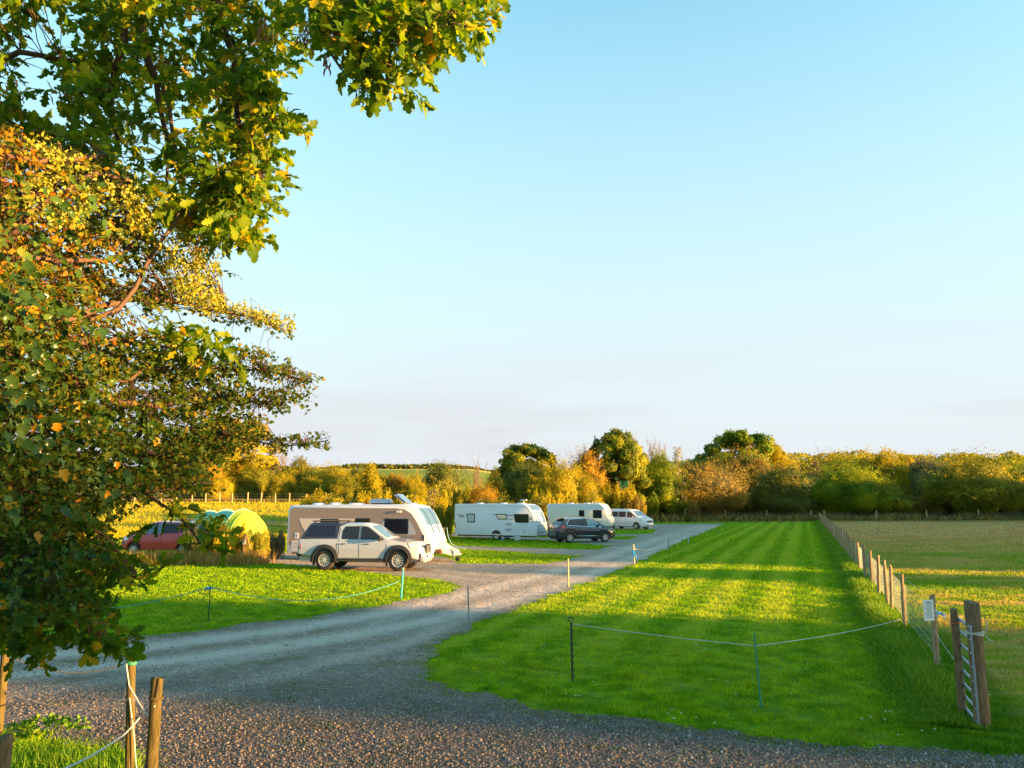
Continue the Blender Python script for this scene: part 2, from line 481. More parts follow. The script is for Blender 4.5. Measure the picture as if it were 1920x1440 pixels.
rut = np.maximum.reduce([np.exp(-((dm - 0.85) / 0.55) ** 2), 0.55 * np.exp(-((d2 - 0.8) / 0.4) ** 2), 0.5 * np.exp(-((d3 - 0.75) / 0.3) ** 2)])
gz = terrain(gv[:, 0], gv[:, 1]) + 0.012 - 0.008 * rut

def gravel_mat():
    m, n, l, b = newmat("gravel")
    g = n.new("ShaderNodeNewGeometry"); P = g.outputs["Position"]
    at = n.new("ShaderNodeAttribute"); at.attribute_name = "rnd"
    sp = n.new("ShaderNodeSeparateXYZ"); l.new(P, sp.inputs[0])
    vo = n.new("ShaderNodeTexVoronoi"); vo.inputs["Scale"].default_value = 34; vo.inputs["Randomness"].default_value = 1; l.new(P, vo.inputs[0])
    vo2 = n.new("ShaderNodeTexVoronoi"); vo2.inputs["Scale"].default_value = 13; l.new(P, vo2.inputs[0])
    hs = n.new("ShaderNodeSeparateColor"); l.new(vo.outputs["Color"], hs.inputs[0])
    st = mixc(n, l, hs.outputs[0], (0.27, 0.195, 0.155), (0.66, 0.51, 0.41))
    st = mixc(n, l, mapr(n, l, hs.outputs[1], 0.55, 0.95), st, (0.30, 0.22, 0.16))
    big = noise(n, l, P, 0.6, 5, 0.6); mid = noise(n, l, P, 3.0, 5, 0.65)
    c = mixc(n, l, mapr(n, l, mid, 0.35, 0.7, 0, 0.5), st, (0.19, 0.165, 0.15))
    moss = vmath(n, l, 'MULTIPLY', mapr(n, l, noise(n, l, P, 1.1, 6, 0.7), 0.48, 0.60), mapr(n, l, at.outputs["Fac"], 0.5, 0.1))
    c = mixc(n, l, vmath(n, l, 'MULTIPLY', moss, 0.6), c, (0.17, 0.17, 0.035))
    rutn = vmath(n, l, 'MULTIPLY', at.outputs["Fac"], mapr(n, l, big, 0.2, 0.6, 0.45, 1.0))
    c = mixc(n, l, vmath(n, l, 'MULTIPLY', rutn, 0.7), c, mixc(n, l, mid, (0.58, 0.455, 0.37), (0.72, 0.585, 0.485)))
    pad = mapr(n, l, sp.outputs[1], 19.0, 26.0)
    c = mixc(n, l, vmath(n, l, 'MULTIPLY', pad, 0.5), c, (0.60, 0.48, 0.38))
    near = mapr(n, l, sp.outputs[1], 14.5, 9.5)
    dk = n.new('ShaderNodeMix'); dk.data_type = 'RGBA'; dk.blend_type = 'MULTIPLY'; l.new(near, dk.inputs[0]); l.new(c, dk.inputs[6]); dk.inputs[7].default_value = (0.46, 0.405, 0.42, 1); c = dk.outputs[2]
    l.new(c, b.inputs["Base Color"]); b.inputs["Roughness"].default_value = 0.9; b.inputs["Specular IOR Level"].default_value = 0.1
    inv = vmath(n, l, 'SUBTRACT', 1.0, vo.outputs["Distance"]); inv2 = vmath(n, l, 'SUBTRACT', 1.0, vo2.outputs["Distance"])
    hgt = vmath(n, l, 'ADD', vmath(n, l, 'MULTIPLY', inv, 0.6), vmath(n, l, 'MULTIPLY', inv2, 0.8))
    bp = n.new("ShaderNodeBump"); bp.inputs["Distance"].default_value = 0.07
    l.new(mapr(n, l, at.outputs["Fac"], 0.0, 1.0, 1.0, 0.45), bp.inputs["Strength"]); l.new(hgt, bp.inputs["Height"])
    bp2 = n.new("ShaderNodeBump"); bp2.inputs["Distance"].default_value = 0.22; bp2.inputs["Strength"].default_value = 1.0
    l.new(noise(n, l, P, 2.5, 5, 0.65), bp2.inputs["Height"]); l.new(bp.outputs[0], bp2.inputs["Normal"]); l.new(bp2.outputs[0], b.inputs["Normal"])
    return m
M_GRAVEL = gravel_mat()
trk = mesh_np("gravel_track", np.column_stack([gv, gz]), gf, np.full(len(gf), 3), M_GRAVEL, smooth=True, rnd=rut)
tag(trk, "grey gravel track with worn wheel lines and caravan pitches branching off", "gravel track", kind="structure")
# far lane behind the grey caravan
lane = gp([(330, 973), (420, 976), (500, 978), (545, 979), (600, 979), (600, 984), (545, 986), (480, 985), (400, 981), (330, 977)])
lz = [float(terrain(*p)) + 0.03 for p in lane]
lb = MB(); lb.add([(p[0], p[1], z) for p, z in zip(lane, lz)], [tuple(t) for t in tessellate_polygon([[Vector((*p, 0)) for p in lane]])])
tag(lb.build("gravel_lane", M_GRAVEL), "grey gravel lane crossing the meadow behind the beige caravan", "gravel lane", kind="structure")

# ------------------------------------------------------------------ grass blades and loose stones
def blades(name, P, h, w, mat, label, cat, lean=0.5, seed=1, up=0.0, two=False):
    rs = np.random.RandomState(seed); n = len(P)
    z = terrain(P[:, 0], P[:, 1]) - 0.005
    a = rs.uniform(0, 2 * math.pi, n); b = rs.uniform(0, 2 * math.pi, n)
    h = h * rs.uniform(0.55, 1.25, n); w = w * rs.uniform(0.7, 1.3, n)
    ln = h * lean * rs.uniform(0.1, 1.3, n)
    base = np.column_stack([P, z])
    d = np.column_stack([np.cos(a), np.sin(a), np.zeros(n)]) * (w / 2)[:, None]
    tip = base + np.column_stack([np.cos(b) * ln, np.sin(b) * ln, h])
    V = np.stack([base - d, base + d, tip], 1).reshape(-1, 3)
    r = rs.uniform(0, 1, n)
    o = mesh_np(name, V, np.arange(3 * n), np.full(n, 3), mat, rnd=np.repeat(r, 3))
    return tag(o, label, cat, kind="stuff")
def scatter(n, y0, y1, rs, uL=-0.75, uR=0.75, power=1.0):
    """points spread over the ground ahead, thinner with distance"""
    t = rs.uniform(0, 1, n); y = y0 * (y1 / y0) ** t
    x = y * rs.uniform(uL, uR, n)
    return np.column_stack([x, y])
rs = np.random.RandomState(11)
P = scatter(620000, 7.6, 62, rs)
cc = (P - FA) @ FN
P = P[~inside(P + rs.normal(0, 0.07, P.shape), GP)]
cc = (P - FA) @ FN
dd = np.hypot(P[:, 0], P[:, 1])
patch = 0.75 + 0.35 * np.sin(P[:, 0] * 7.3 + 2 * np.sin(P[:, 1] * 3.3)) * np.sin(P[:, 1] * 8.1) + 0.5 * np.sin(P[:, 0] * 3.1 + np.sin(P[:, 1] * 2.3)) * np.sin(P[:, 1] * 2.7 + P[:, 0])
tuft = np.clip(np.sin(P[:, 0] * 4.7 + 3 * np.sin(P[:, 1] * 1.9)) * np.sin(P[:, 1] * 5.3 + 2 * np.sin(P[:, 0] * 1.1)), 0, 1) ** 3
hh = 0.042 * patch + 0.045 * tuft + 0.0009 * dd
hh = np.where(cc > 0.3, hh * 1.0, hh)
ww = 0.006 + 0.0011 * dd
blades("grass", P, hh, ww, M_BLADE, "short mown green lawn blades covering the pitches and verge", "grass", 0.9, 2)
# left meadow and far lawn: coarser blades
P = scatter(90000, 55, 130, rs)
P = P[~inside(P, GP)]
blades("meadow_grass", P, np.full(len(P), 0.16), np.full(len(P), 0.09), M_BLADE, "pale meadow grass on the rising ground and far lawn", "meadow grass", 1.0, 3)

M_LUSH = leafmat("lush_grass", [(0, (0.05, 0.14, 0.004)), (0.6, (0.11, 0.26, 0.01)), (1, (0.26, 0.36, 0.03))], 0.4)
M_DRY = leafmat("dry_grass", [(0, (0.10, 0.10, 0.02)), (0.5, (0.22, 0.16, 0.05)), (1, (0.35, 0.27, 0.12))], 0.4)
n = 70000
t = -4.0 + 114 * rs.uniform(0, 1, n) ** 1.7; c = rs.normal(-0.6, 0.34, n)
P = FA + np.outer(t, FD) + np.outer(c, FN)
tall = np.exp(-((c + 0.35) / 0.42) ** 2) * (0.8 + 0.5 * np.sin(t * 1.3) * np.sin(t * 0.37)) + 0.15
blades("verge_grass", P, 0.20 * tall, 0.010 + 0.0012 * np.hypot(P[:, 0], P[:, 1]), M_LUSH, "long dark green grass along the foot of the netting fence", "long grass", 0.8, 4)
# behind the fence, tufts in the hay field
P = scatter(60000, 9, 60, rs, 0.3, 0.8); cc = (P - FA) @ FN; P = P[cc > 0.5]
m = np.sin(P[:, 0] * 1.3 + 2 * np.sin(P[:, 1] * 0.7)) + np.sin(P[:, 1] * 2.1 + P[:, 0] * .6) > 0.35
P = P[m]
blades("field_tufts", P, np.full(len(P), 0.10), 0.008 + 0.0011 * np.hypot(P[:, 0], P[:, 1]), M_BLADE, "uneven tufts of hay in the field beyond the netting fence", "field grass", 1.1, 5)

# loose stones on the near gravel
rs = np.random.RandomState(21)
P = np.concatenate([scatter(260000, 5.5, 14, rs), scatter(60000, 14, 40, rs)]); P = P[inside(P, GP)]
rr = np.maximum.reduce([np.exp(-((dist_poly(P, mid_line) - 0.8) / 0.5) ** 2), 0.6 * np.exp(-((dist_poly(P, line2) - 0.8) / 0.4) ** 2)])
P = P[rs.uniform(0, 1, len(P)) > rr * 0.93]
n = len(P); oct_v = np.array([(1, 0, 0), (0, 1, 0), (-1, 0, 0), (0, -1, 0), (0.1, 0.1, 1.0)])
s = (0.008 + 0.015 * rs.uniform(0, 1, n) ** 5) * (0.85 + 0.02 * P[:, 1]) * np.where(P[:, 1] > 12.5, 0.72, 1.0)
V = oct_v[None] * s[:, None, None] * rs.uniform(0.65, 1.35, (n, 5, 3))
a = rs.uniform(0, 6.28, n); ca, sa = np.cos(a)[:, None], np.sin(a)[:, None]
V = np.stack([V[..., 0] * ca - V[..., 1] * sa, V[..., 0] * sa + V[..., 1] * ca, V[..., 2]], -1)
V += np.column_stack([P, terrain(P[:, 0], P[:, 1]) + 0.008])[:, None, :]
F = np.array([(0, 1, 4), (1, 2, 4), (2, 3, 4), (3, 0, 4)]); F = (np.arange(n)[:, None, None] * 5 + F[None]).reshape(-1, 3)
m, nn, ll, b = newmat("stones")
at = nn.new("ShaderNodeAttribute"); at.attribute_name = "rnd"; rp = nn.new("ShaderNodeValToRGB"); e = rp.color_ramp.elements
for _ in range(3): e.new(0.5)
for i, (p, c) in enumerate([(0, (0.10, 0.085, 0.10)), (0.45, (0.19, 0.155, 0.14)), (0.75, (0.30, 0.20, 0.10)), (0.96, (0.34, 0.25, 0.18)), (1, (0.45, 0.42, 0.40))]):
    e[i].position = p; e[i].color = (*c, 1)
ll.new(at.outputs["Fac"], rp.inputs[0]); ll.new(rp.outputs[0], b.inputs["Base Color"]); b.inputs["Roughness"].default_value = 0.8
st = mesh_np("gravel_stones", V.reshape(-1, 3), F, np.full(len(F), 3), m, rnd=np.repeat(rs.uniform(0, 1, n), 5))
tag(st, "loose angular grey and purple stones scattered over the near gravel", "gravel", kind="stuff")

# weeds and daisies
rs = np.random.RandomState(31)
P = scatter(14000, 8, 36, rs); P = P[inside(P, GP)]
q = np.array(GPOLY); 
dE = np.array([np.min(np.hypot(q[:, 0] - a, q[:, 1] - b)) for a, b in P]); P = P[(dE < 0.28) | (rs.uniform(0, 1, len(P)) < 0.02)]
P = np.repeat(P, 26, 0) + rs.normal(0, 0.07, (len(P) * 26, 2))
blades("weed_tufts", P, np.full(len(P), 0.04), np.full(len(P), 0.012), leafmat("weed", [(0, (0.07, 0.15, 0.01)), (1, (0.22, 0.24, 0.04))]), "small green weeds creeping over the gravel edges", "weeds", 1.2, 6)
P = scatter(900, 9, 30, rs); P = P[~inside(P, GP)]; k = np.sin(P[:, 0] * 2.2) * np.sin(P[:, 1] * 1.7) > 0.25; P = P[k]
n = len(P); disc = np.array([(math.cos(i * 1.047), math.sin(i * 1.047), 0) for i in range(6)]) * 0.013
V = disc[None] + np.column_stack([P, np.full(n, 0.06)])[:, None]
tag(mesh_np("daisies", V.reshape(-1, 3), np.arange(6 * n), np.full(n, 6), plain("petal_white", (0.8, 0.8, 0.72))), "tiny white daisies dotted through the lawn", "daisies", kind="stuff")

# ------------------------------------------------------------------ wood outside the frame to the right: shades the lawn
def tri_cloud(P, N, size, rs, aspect=1.6):
    """small pointed leaf faces at points P, facing about N"""
    n = len(P)
    N = N + rs.normal(0, 0.55, (n, 3)); N /= np.linalg.norm(N, axis=1)[:, None] + 1e-9
    T = np.cross(N, rs.normal(0, 1, (n, 3))); T /= np.linalg.norm(T, axis=1)[:, None] + 1e-9
    B = np.cross(N, T); s = (size * rs.uniform(0.6, 1.4, n))[:, None]
    V = np.stack([P - T * s * 0.5, P + T * s * 0.5, P + B * s * aspect * 0.5 + T * s * 0.1, P - B * s * aspect * 0.5 - T * s * .1], 1)
    # quad as two folded triangles: order 0,3,1,2
    return V[:, [0, 3, 1, 2]].reshape(-1, 3)
M_WOOD = leafmat("wood_leaves", [(0, (0.03, 0.06, 0.008)), (0.5, (0.06, 0.11, 0.015)), (1, (0.12, 0.15, 0.02))], 0.3)
HQ = [(-60, 15), (-20, 17.5), (4.6, 17.6), (5.6, 14.4), (6.4, 13.6), (9.4, 13.7), (10.2, 17), (18.5, 17), (20.2, 13.0), (28.6, 12.0), (29.8, 15.1), (33.4, 15.0), (34.2, 12.0), (35.8, 12.0), (36.6, 15.3), (45, 15.4), (50, 16.6), (70, 16.6), (118, 16.6), (128, 18.0), (138, 19.4), (145, 17.0), (151, 15.2), (160, 13.5), (190, 12)]
rs = np.random.RandomState(41)
n = 120000
q = rs.uniform(-60, 188, n); s = 132 + rs.uniform(-7, 7, n)
H = np.interp(q, [a for a, _ in HQ], [b for _, b in HQ])
tanel = math.tan(R(SUN_EL)); s_dir = np.array([math.sin(R(SUN_AZ)), math.cos(R(SUN_AZ))]); n_dir = np.array([-s_dir[1], s_dir[0]])
H = H + (s - 132) * tanel - 0.3 + 0.55 * np.sin(q * 2.1) * np.sin(q * 0.83 + 1) * np.cos(s * .5) + 0.2 * np.sin(q * 5.3)
zz = H * rs.uniform(0, 1, n) ** 0.8
rowx = 0.0
P2 = np.outer(s, s_dir) + np.outer(q, n_dir)
z0 = terrain(P2[:, 0], P2[:, 1])
P3 = np.column_stack([P2, np.maximum(zz, z0)])
V = tri_cloud(P3, rs.normal(0, 1, (n, 3)) + np.array([0, 0, .3]), np.full(n, 0.55), rs)
wood = mesh_np("woodland", V, np.arange(4 * n), np.full(n, 4), M_WOOD, rnd=np.repeat(rs.uniform(0, 1, n), 4))
tag(wood, "belt of leafy woodland beyond the hay field", "woodland", kind="stuff")

# ------------------------------------------------------------------ object materials
M_WHITE = plain("white_paint", (0.40, 0.425, 0.48), 0.14, coat=0.5, noise=0.03, nscale=3)
M_VANP = plain("van_paint", (0.66, 0.69, 0.74), 0.2, coat=0.5)
M_GRP = plain("white_panel", (0.68, 0.70, 0.78), 0.38, noise=0.04, nscale=2)
M_CREAM = plain("cream_panel", (0.72, 0.70, 0.64), 0.42, noise=0.05, nscale=2)
M_BEIGE = plain("beige_panel", (0.31, 0.235, 0.19), 0.40, noise=0.05, nscale=2)
M_SWOOSH = plain("pale_pink_panel", (0.66, 0.54, 0.47), 0.4)
M_NAVY = plain("dark_blue_paint", (0.022, 0.026, 0.042), 0.2, metal=0.3, coat=0.8)
M_RED = plain("red_paint", (0.42, 0.012, 0.03), 0.22, coat=0.8)
M_GLASS = plain("dark_glass", (0.012, 0.015, 0.022), 0.05, spec=0.45)
M_GLASSB = plain("blue_glass", (0.05, 0.11, 0.18), 0.06, spec=0.8, coat=0.6)
M_BLIND = plain("window_blind", (0.42, 0.46, 0.50), 0.15, spec=0.8, coat=0.8)
M_BLACK = plain("black_plastic", (0.022, 0.022, 0.024), 0.55, noise=0.2)
M_RUBBER = plain("rubber", (0.028, 0.024, 0.022), 0.8, noise=0.3, nscale=30)
M_ALLOY = plain("alloy", (0.62, 0.62, 0.62), 0.3, metal=0.6)
M_CHROME = plain("chrome", (0.75, 0.75, 0.75), 0.15, metal=1.0)
M_GREY = plain("grey_plastic", (0.22, 0.23, 0.25), 0.5)
M_LGREY = plain("light_grey", (0.48, 0.50, 0.52), 0.5)
M_LAMP = plain("lamp_glass", (0.65, 0.68, 0.72), 0.1, spec=0.9, coat=1.0)
M_TAIL = plain("tail_lamp", (0.45, 0.01, 0.012), 0.15, coat=1.0)
M_AMBER = plain("amber_lamp", (0.75, 0.25, 0.03), 0.2, coat=1.0)
M_STRIPE = plain("maroon_stripe", (0.22, 0.02, 0.07), 0.4)
M_STRIPEN = plain("navy_stripe", (0.03, 0.04, 0.12), 0.4)
M_GALV = plain("galvanised_steel", (0.30, 0.37, 0.48), 0.35, metal=0.5, noise=0.25, nscale=12)
M_WIRE = plain("fence_wire", (0.42, 0.45, 0.47), 0.5, metal=0.3)
M_TURQ = plain("turquoise_rope", (0.06, 0.30, 0.30), 0.7)
M_TURQD = plain("turquoise_plastic", (0.04, 0.36, 0.40), 0.5)
M_BLUE = plain("blue_tape", (0.03, 0.28, 0.60), 0.5)
M_ROPE = plain("pale_rope", (0.55, 0.56, 0.50), 0.8, noise=0.2, nscale=60)
M_ROPED = plain("dark_rope", (0.10, 0.10, 0.12), 0.8)
M_GREENP = plain("green_plastic", (0.03, 0.22, 0.13), 0.5)
M_ORANGE = plain("orange_fabric", (0.75, 0.12, 0.02), 0.7)
M_PAPER = plain("notice_paper", (0.62, 0.70, 0.72), 0.6)
M_INK = plain("print_ink", (0.15, 0.20, 0.26), 0.7)

def woodmat(name, a, b2):
    m, n, l, b = newmat(name)
    tc = n.new("ShaderNodeTexCoord")
    z = noise(n, l, tc.outputs["Object"], 9, 6, 0.7, (6, 6, 0.7)); k = noise(n, l, tc.outputs["Object"], 3.5, 4, 0.6)
    c = mixc(n, l, mapr(n, l, z, 0.3, 0.7), a, b2)
    c = mixc(n, l, mapr(n, l, k, 0.55, 0.75, 0, 0.6), c, (0.08, 0.10, 0.03))
    l.new(c, b.inputs["Base Color"]); b.inputs["Roughness"].default_value = 0.85; b.inputs["Specular IOR Level"].default_value = 0.2
    bp = n.new("ShaderNodeBump"); bp.inputs["Distance"].default_value = 0.012; bp.inputs["Strength"].default_value = 0.8
    l.new(z, bp.inputs["Height"]); l.new(bp.outputs[0], b.inputs["Normal"])
    return m
M_POST = woodmat("weathered_timber", (0.11, 0.07, 0.035), (0.29, 0.19, 0.10))
M_POSTG = woodmat("greenish_timber", (0.045, 0.038, 0.012), (0.14, 0.105, 0.035))
M_POSTF = woodmat("fence_timber", (0.20, 0.13, 0.07), (0.44, 0.30, 0.17))
M_STAKE = woodmat("pale_stake_timber", (0.34, 0.22, 0.10), (0.55, 0.40, 0.22))

def sag(a, b, drop, n=14):
    a = Vector(a); b = Vector(b)
    return [a.lerp(b, i / n) - Vector((0, 0, drop * 4 * (i / n) * (1 - i / n))) for i in range(n + 1)]

def post_mb(h, r, tiltx=0.0, tilty=0.0, z0=-0.15, n=12, seed=0, r2=None):
    rd = random.Random(seed); mb = MB(); pts = []; rr = []
    k = 8
    for i in range(k + 1):
        z = z0 + (h - z0) * i / k
        pts.append((tiltx * z + rd.uniform(-1, 1) * r * 0.06, tilty * z + rd.uniform(-1, 1) * r * 0.06, z))
        rr.append(r + ((r2 or r * 0.93) - r) * i / k + rd.uniform(-1, 1) * r * 0.03)
    pts.append((tiltx * h, tilty * h, h + r * 0.12)); rr.append(r * 0.82)
    return mb.tube(pts, rr, n)

# ------------------------------------------------------------------ netting fence on the right of the lawn
def along(t, c=0.0): p = FA + FD * t + FN * c; return p
fence = empty("netting_fence", onground(*FA), 0, "netting fence of round timber posts running back from the metal gate", "fence")
f0 = Vector((FA[0], FA[1], 0))
rd = random.Random(4)
tpos = [0.0]
while tpos[-1] < 112: tpos.append(tpos[-1] + (3.0 if tpos[-1] < 30 else 3.1) + rd.uniform(-0.35, 0.35))
tpos[1] = 4.6; tpos[2] = 7.4
tpos = sorted(tpos)
tops = []
for i, t in enumerate(tpos):
    x, y = along(t); h = 1.15 + rd.uniform(-0.06, 0.10); tx, ty = rd.uniform(-.035, .035), rd.uniform(-.04, .04)
    o = post_mb(h, 0.046 + rd.uniform(-.006, .012), tx, ty, seed=i, n=10 if i < 14 else 7).build("post", M_POSTF, fence)
    o.location = Vector((x, y, float(terrain(x, y)))) - f0
    tops.append((x, y))
wm = MB()
for h in (0.12, 0.27, 0.42, 0.58, 0.75, 0.92, 1.06):
    wm.tube([Vector((x, y, float(terrain(x, y)) + h)) - f0 + Vector((0.07, 0, 0)) for x, y in tops], 0.0028 if h < 1 else 0.0035, 3, False)
t = 0.0
while t < 112:
    x, y = along(t); z = float(terrain(x, y))
    wm.tube([Vector((x + 0.07, y, z + 0.12)) - f0, Vector((x + 0.07, y, z + 0.92)) - f0], 0.0018 + 0.00003 * t, 3, False)
    t += 0.18 if t < 25 else 0.4
wm.build("wire_netting", M_WIRE, fence, sharp=None)

sign = empty("notice_sign", (FA[0] - 0.035, FA[1] - 0.03, 0), R(12), "small pale notice fixed to the first round fence post", "sign")
sb = MB().box((-0.10, -0.055, 0.95), (0.20, 0.006, 0.35)); sb.build("board", M_PAPER, sign)
tx = MB()
rd = random.Random(8)
for i in range(9):
    z = 1.08 - i * 0.031; w = rd.uniform(0.09, 0.155)
    tx.box((-0.10, -0.0602, z), (w, 0.002, 0.010 if i else 0.02))
tx.build("printed_lines", M_INK, sign)

# gate beside the fence end
PB, PC = Vector((*G(1805, 1338), 0)), Vector((*G(1843, 1362), 0))
HB, HC = W(1790, 1143, PB.y).z, W(1829, 1130, PC.y).z
gb = empty("gate_post", PB, 0, "slimmer brown gate post with orange twine between notice post and gate", "gate post", None)
post_mb(HB, 0.052, -0.004, 0.0, seed=90, n=16).build("post", M_POST, gb)
tw = MB().tube([(0.058 * math.cos(a) - 0.005, 0.058 * math.sin(a), 1.17 + 0.006 * math.sin(3 * a)) for a in np.linspace(0, 6.28, 20)], 0.007, 5, False)
tw.build("twine", M_ORANGE, gb)
gc = empty("gate_post", PC, 0, "thick round timber gate post in front of the metal gate", "gate post", None)
post_mb(HC, 0.098, -0.004, 0.0, seed=91, n=20, r2=0.088).build("post", M_POST, gc)
kn = MB()
for k in range(4):
    kn.tube([(0.098 * math.cos(a) - 0.004, 0.098 * math.sin(a), 1.12 + 0.011 * k + 0.01 * math.sin(2 * a + k)) for a in np.linspace(0, 6.28, 24)], 0.006, 5, False)
kn.tube([(0.09, -0.05, 1.13), (0.13, -0.06, 1.22), (0.12, -0.07, 1.27), (0.15, -0.05, 1.30)], 0.006, 5)
kn.tube([(0.09, -0.06, 1.12), (0.13, -0.08, 1.06), (0.19, -0.07, 1.05)], 0.006, 5)
kn.build("rope_tie", M_ROPE, gc)
g0 = Vector((*G(1811, 1336), 0)); g1 = Vector((*G(1836, 1366), 0))
gate = empty("field_gate", g0, math.atan2(g1.y - g0.y, g1.x - g0.x), "narrow galvanised metal gate of horizontal bars between its two timber posts", "gate")
GL = (g1 - g0).length
fr = MB()
for x in (0.0, GL): fr.tube([(x, 0, 0.06), (x, 0, 1.22)], 0.013, 10)
fr.tube([(0, 0, 1.22), (GL, 0, 1.22)], 0.022, 10); fr.tube([(0, 0, 0.06), (GL, 0, 0.06)], 0.02, 10)
fr.build("gate_frame", M_GALV, gate)
for z in (0.22, 0.38, 0.55, 0.72, 0.89, 1.06): MB().tube([(0.02, 0, z), (GL - 0.02, 0, z)], 0.017, 10).build("bar", M_GALV, gate)
for z in (0.3, 1.15): MB().tube([(-0.06, 0, z), (0.0, 0, z)], 0.012, 6).build("hinge", M_GALV, gate)
# wire with a pale scrap of cloth between notice post and gate post
wa, wb_ = Vector((FA[0], FA[1], 1.02)), Vector((PB.x, PB.y, 1.12))
wr = MB().tube(sag(wa, wb_, 0.03), 0.003, 4); wr.tube(sag(wa - Vector((0, 0, .4)), wb_ - Vector((0, 0, .5)), 0.03), 0.003, 4)
tag(wr.build("strand_wire", M_WIRE), "thin strand wires between notice post and slim gate post", "wire")
cm_ = wa.lerp(wb_, 0.35)
rg = MB(); rd = random.Random(2)
for k in range(7):
    a = Vector((cm_.x + rd.uniform(-.09, .09), cm_.y + rd.uniform(-.04, .04), cm_.z - 0.02 + rd.uniform(-.035, .02)))
    rg.tube([a, a + Vector((rd.uniform(-.06, .06), rd.uniform(-.05, .05), rd.uniform(-.05, .03))), a + Vector((rd.uniform(-.1, .1), 0, rd.uniform(-.05, .0)))], [0.012, 0.018, 0.006], 5)
tag(rg.build("cloth_scrap", plain("pale_cloth", (0.55, 0.62, 0.72), 0.8)), "pale bluish scrap of cloth knotted on the strand wire", "cloth")

# ------------------------------------------------------------------ far post and wire fences
def line_fence(name, pts, spacing, label, h=1.35, seed=0, mat=None):
    rd = random.Random(seed); base = onground(*pts[0]); root = empty(name, base, 0, label, "fence")
    pos = []
    for a, b in zip(pts[:-1], pts[1:]):
        d = math.dist(a, b); k = max(1, round(d / spacing))
        for j in range(k): pos.append((a[0] + (b[0] - a[0]) * j / k + rd.uniform(-.2, .2), a[1] + (b[1] - a[1]) * j / k))
    pos.append(pts[-1])
    for i, (x, y) in enumerate(pos):
        o = post_mb(h + rd.uniform(-.1, .22), 0.075, rd.uniform(-.04, .04), 0, seed=i, n=6).build("post", mat or M_STAKE, root)
        o.location = onground(x, y) - base
    w = MB()
    for z in (0.35, 0.7, 1.0): w.tube([onground(x, y) - base + Vector((0, -0.08, z)) for x, y in pos], 0.006, 3, False)
    w.build("wire", M_WIRE, root, sharp=None)
    return root
ce = along(113)
line_fence("field_fence", [(ce[0] + 0.8, ce[1] + 0.4), (128, 121)], 8.2, "post and wire fence under the dark bushes behind the hay field", seed=2)
line_fence("field_fence", [G(1085, 971), G(1210, 972.5), (ce[0] - 1.0, ce[1] + 0.5)], 6.2, "post and wire fence behind the far end of the striped lawn", seed=3)
line_fence("field_fence", [(W(q_, 940, 93).x, 93) for q_ in (200, 410, 545, 640)], 1.75, "low post fence at the back of the golden meadow on the left", seed=4, h=1.0)

# ------------------------------------------------------------------ stakes and ropes
def gd(px, py): x, y = G(px, py); return Vector((x, y, float(terrain(x, y))))
def stake(px, py, pytop, r, mat, label, lean=(0, 0), group=None, square=False):
    p = gd(px, py); depth = p.y; top = W(px + lean[0], pytop, depth)
    mb = MB(); mb.tube([(0, 0, -0.1), (0, 0, 0.0), (top - p) * 0.5, (top - p)], [r * 0.8, r, r, r * 0.9], 4 if square else 8)
    o = empty("rope_stake", p, 0, label, "stake", group)
    mb.build("shaft", mat, o)
    return o, p, top
s1, p1, t1 = stake(1073.5, 1277, 1166, 0.016, M_BLACK, "black electric fence stake with loops standing near the lawn's gravel edge", (-3, 0))
rd = random.Random(6)
for k in range(9):
    z = 0.06 + k * 0.098; x = -0.026 * z
    lp = MB(); lp.tube([(x + 0.012, 0, z), (x + 0.036, -0.01, z + 0.008), (x + 0.036, -0.01, z + 0.035), (x + 0.012, 0, z + 0.04)], 0.006, 5); lp.build("wire_loop", M_BLACK, s1)
lp = MB(); lp.tube([(-0.02, 0, 0.90), (-0.06, 0, 0.93), (-0.06, 0, 0.965), (-0.01, 0, 0.975), (0.03, 0, 0.955), (0.02, 0, 0.92)], 0.010, 6)
lp.build("pigtail", M_BLACK, s1)
s2, p2, t2 = stake(1427, 1326, 1186, 0.013, M_GREENP, "thin dark green plastic stake leaning in the near lawn", (-13, 0))
MB().rbox((0, 0, 0.03), (0.06, 0.03, 0.03), 0.008).build("foot_peg", M_GREENP, s2)
s3, p3, t3 = stake(879, 1174, 1099, 0.017, M_GREY, "grey wooden stake at the inner bend of the gravel track", (-1.5, 0), square=True)
s4, p4, t4 = stake(1066, 1102, 1047, 0.026, M_STAKE, "sunlit pale timber stake at lawn edge beside the track", (-1, 0), square=True)
s5, p5, t5 = stake(1189.5, 1057, 1020, 0.032, M_STAKE, "timber stake with blue tape tied round it at the lawn edge", (-2, 0), square=True)
hh5 = (t5 - p5).length
bt = MB().rbox((-0.02, -0.01, hh5 * 0.52), (0.11, 0.09, 0.30), 0.02)
bt.tube([(0.02, -0.04, hh5 * .55), (0.09, -0.06, hh5 * .45), (0.08, -0.06, hh5 * .3)], 0.015, 5); bt.build("tape", M_BLUE, s5)
s6, p6, t6 = stake(1254, 1031, 1008, 0.025, M_GREY, "thin grey stake by the far part of the track, behind the blue taped one", (-1, 0))
s7, p7, t7 = stake(1291.5, 1018, 1000, 0.03, M_LGREY, "pale stake farthest along the track edge", (-1, 0))
s8, p8, t8 = stake(390, 1166, 1098, 0.013, M_BLACK, "dark stake with blue knot on the left lawn", (5, 0))
s9, p9, t9 = stake(752, 1123, 1064, 0.028, M_TURQD, "turquoise stake in front of the pickup's front wheel", (4, 0))
kb = MB(); q8 = t8 - p8
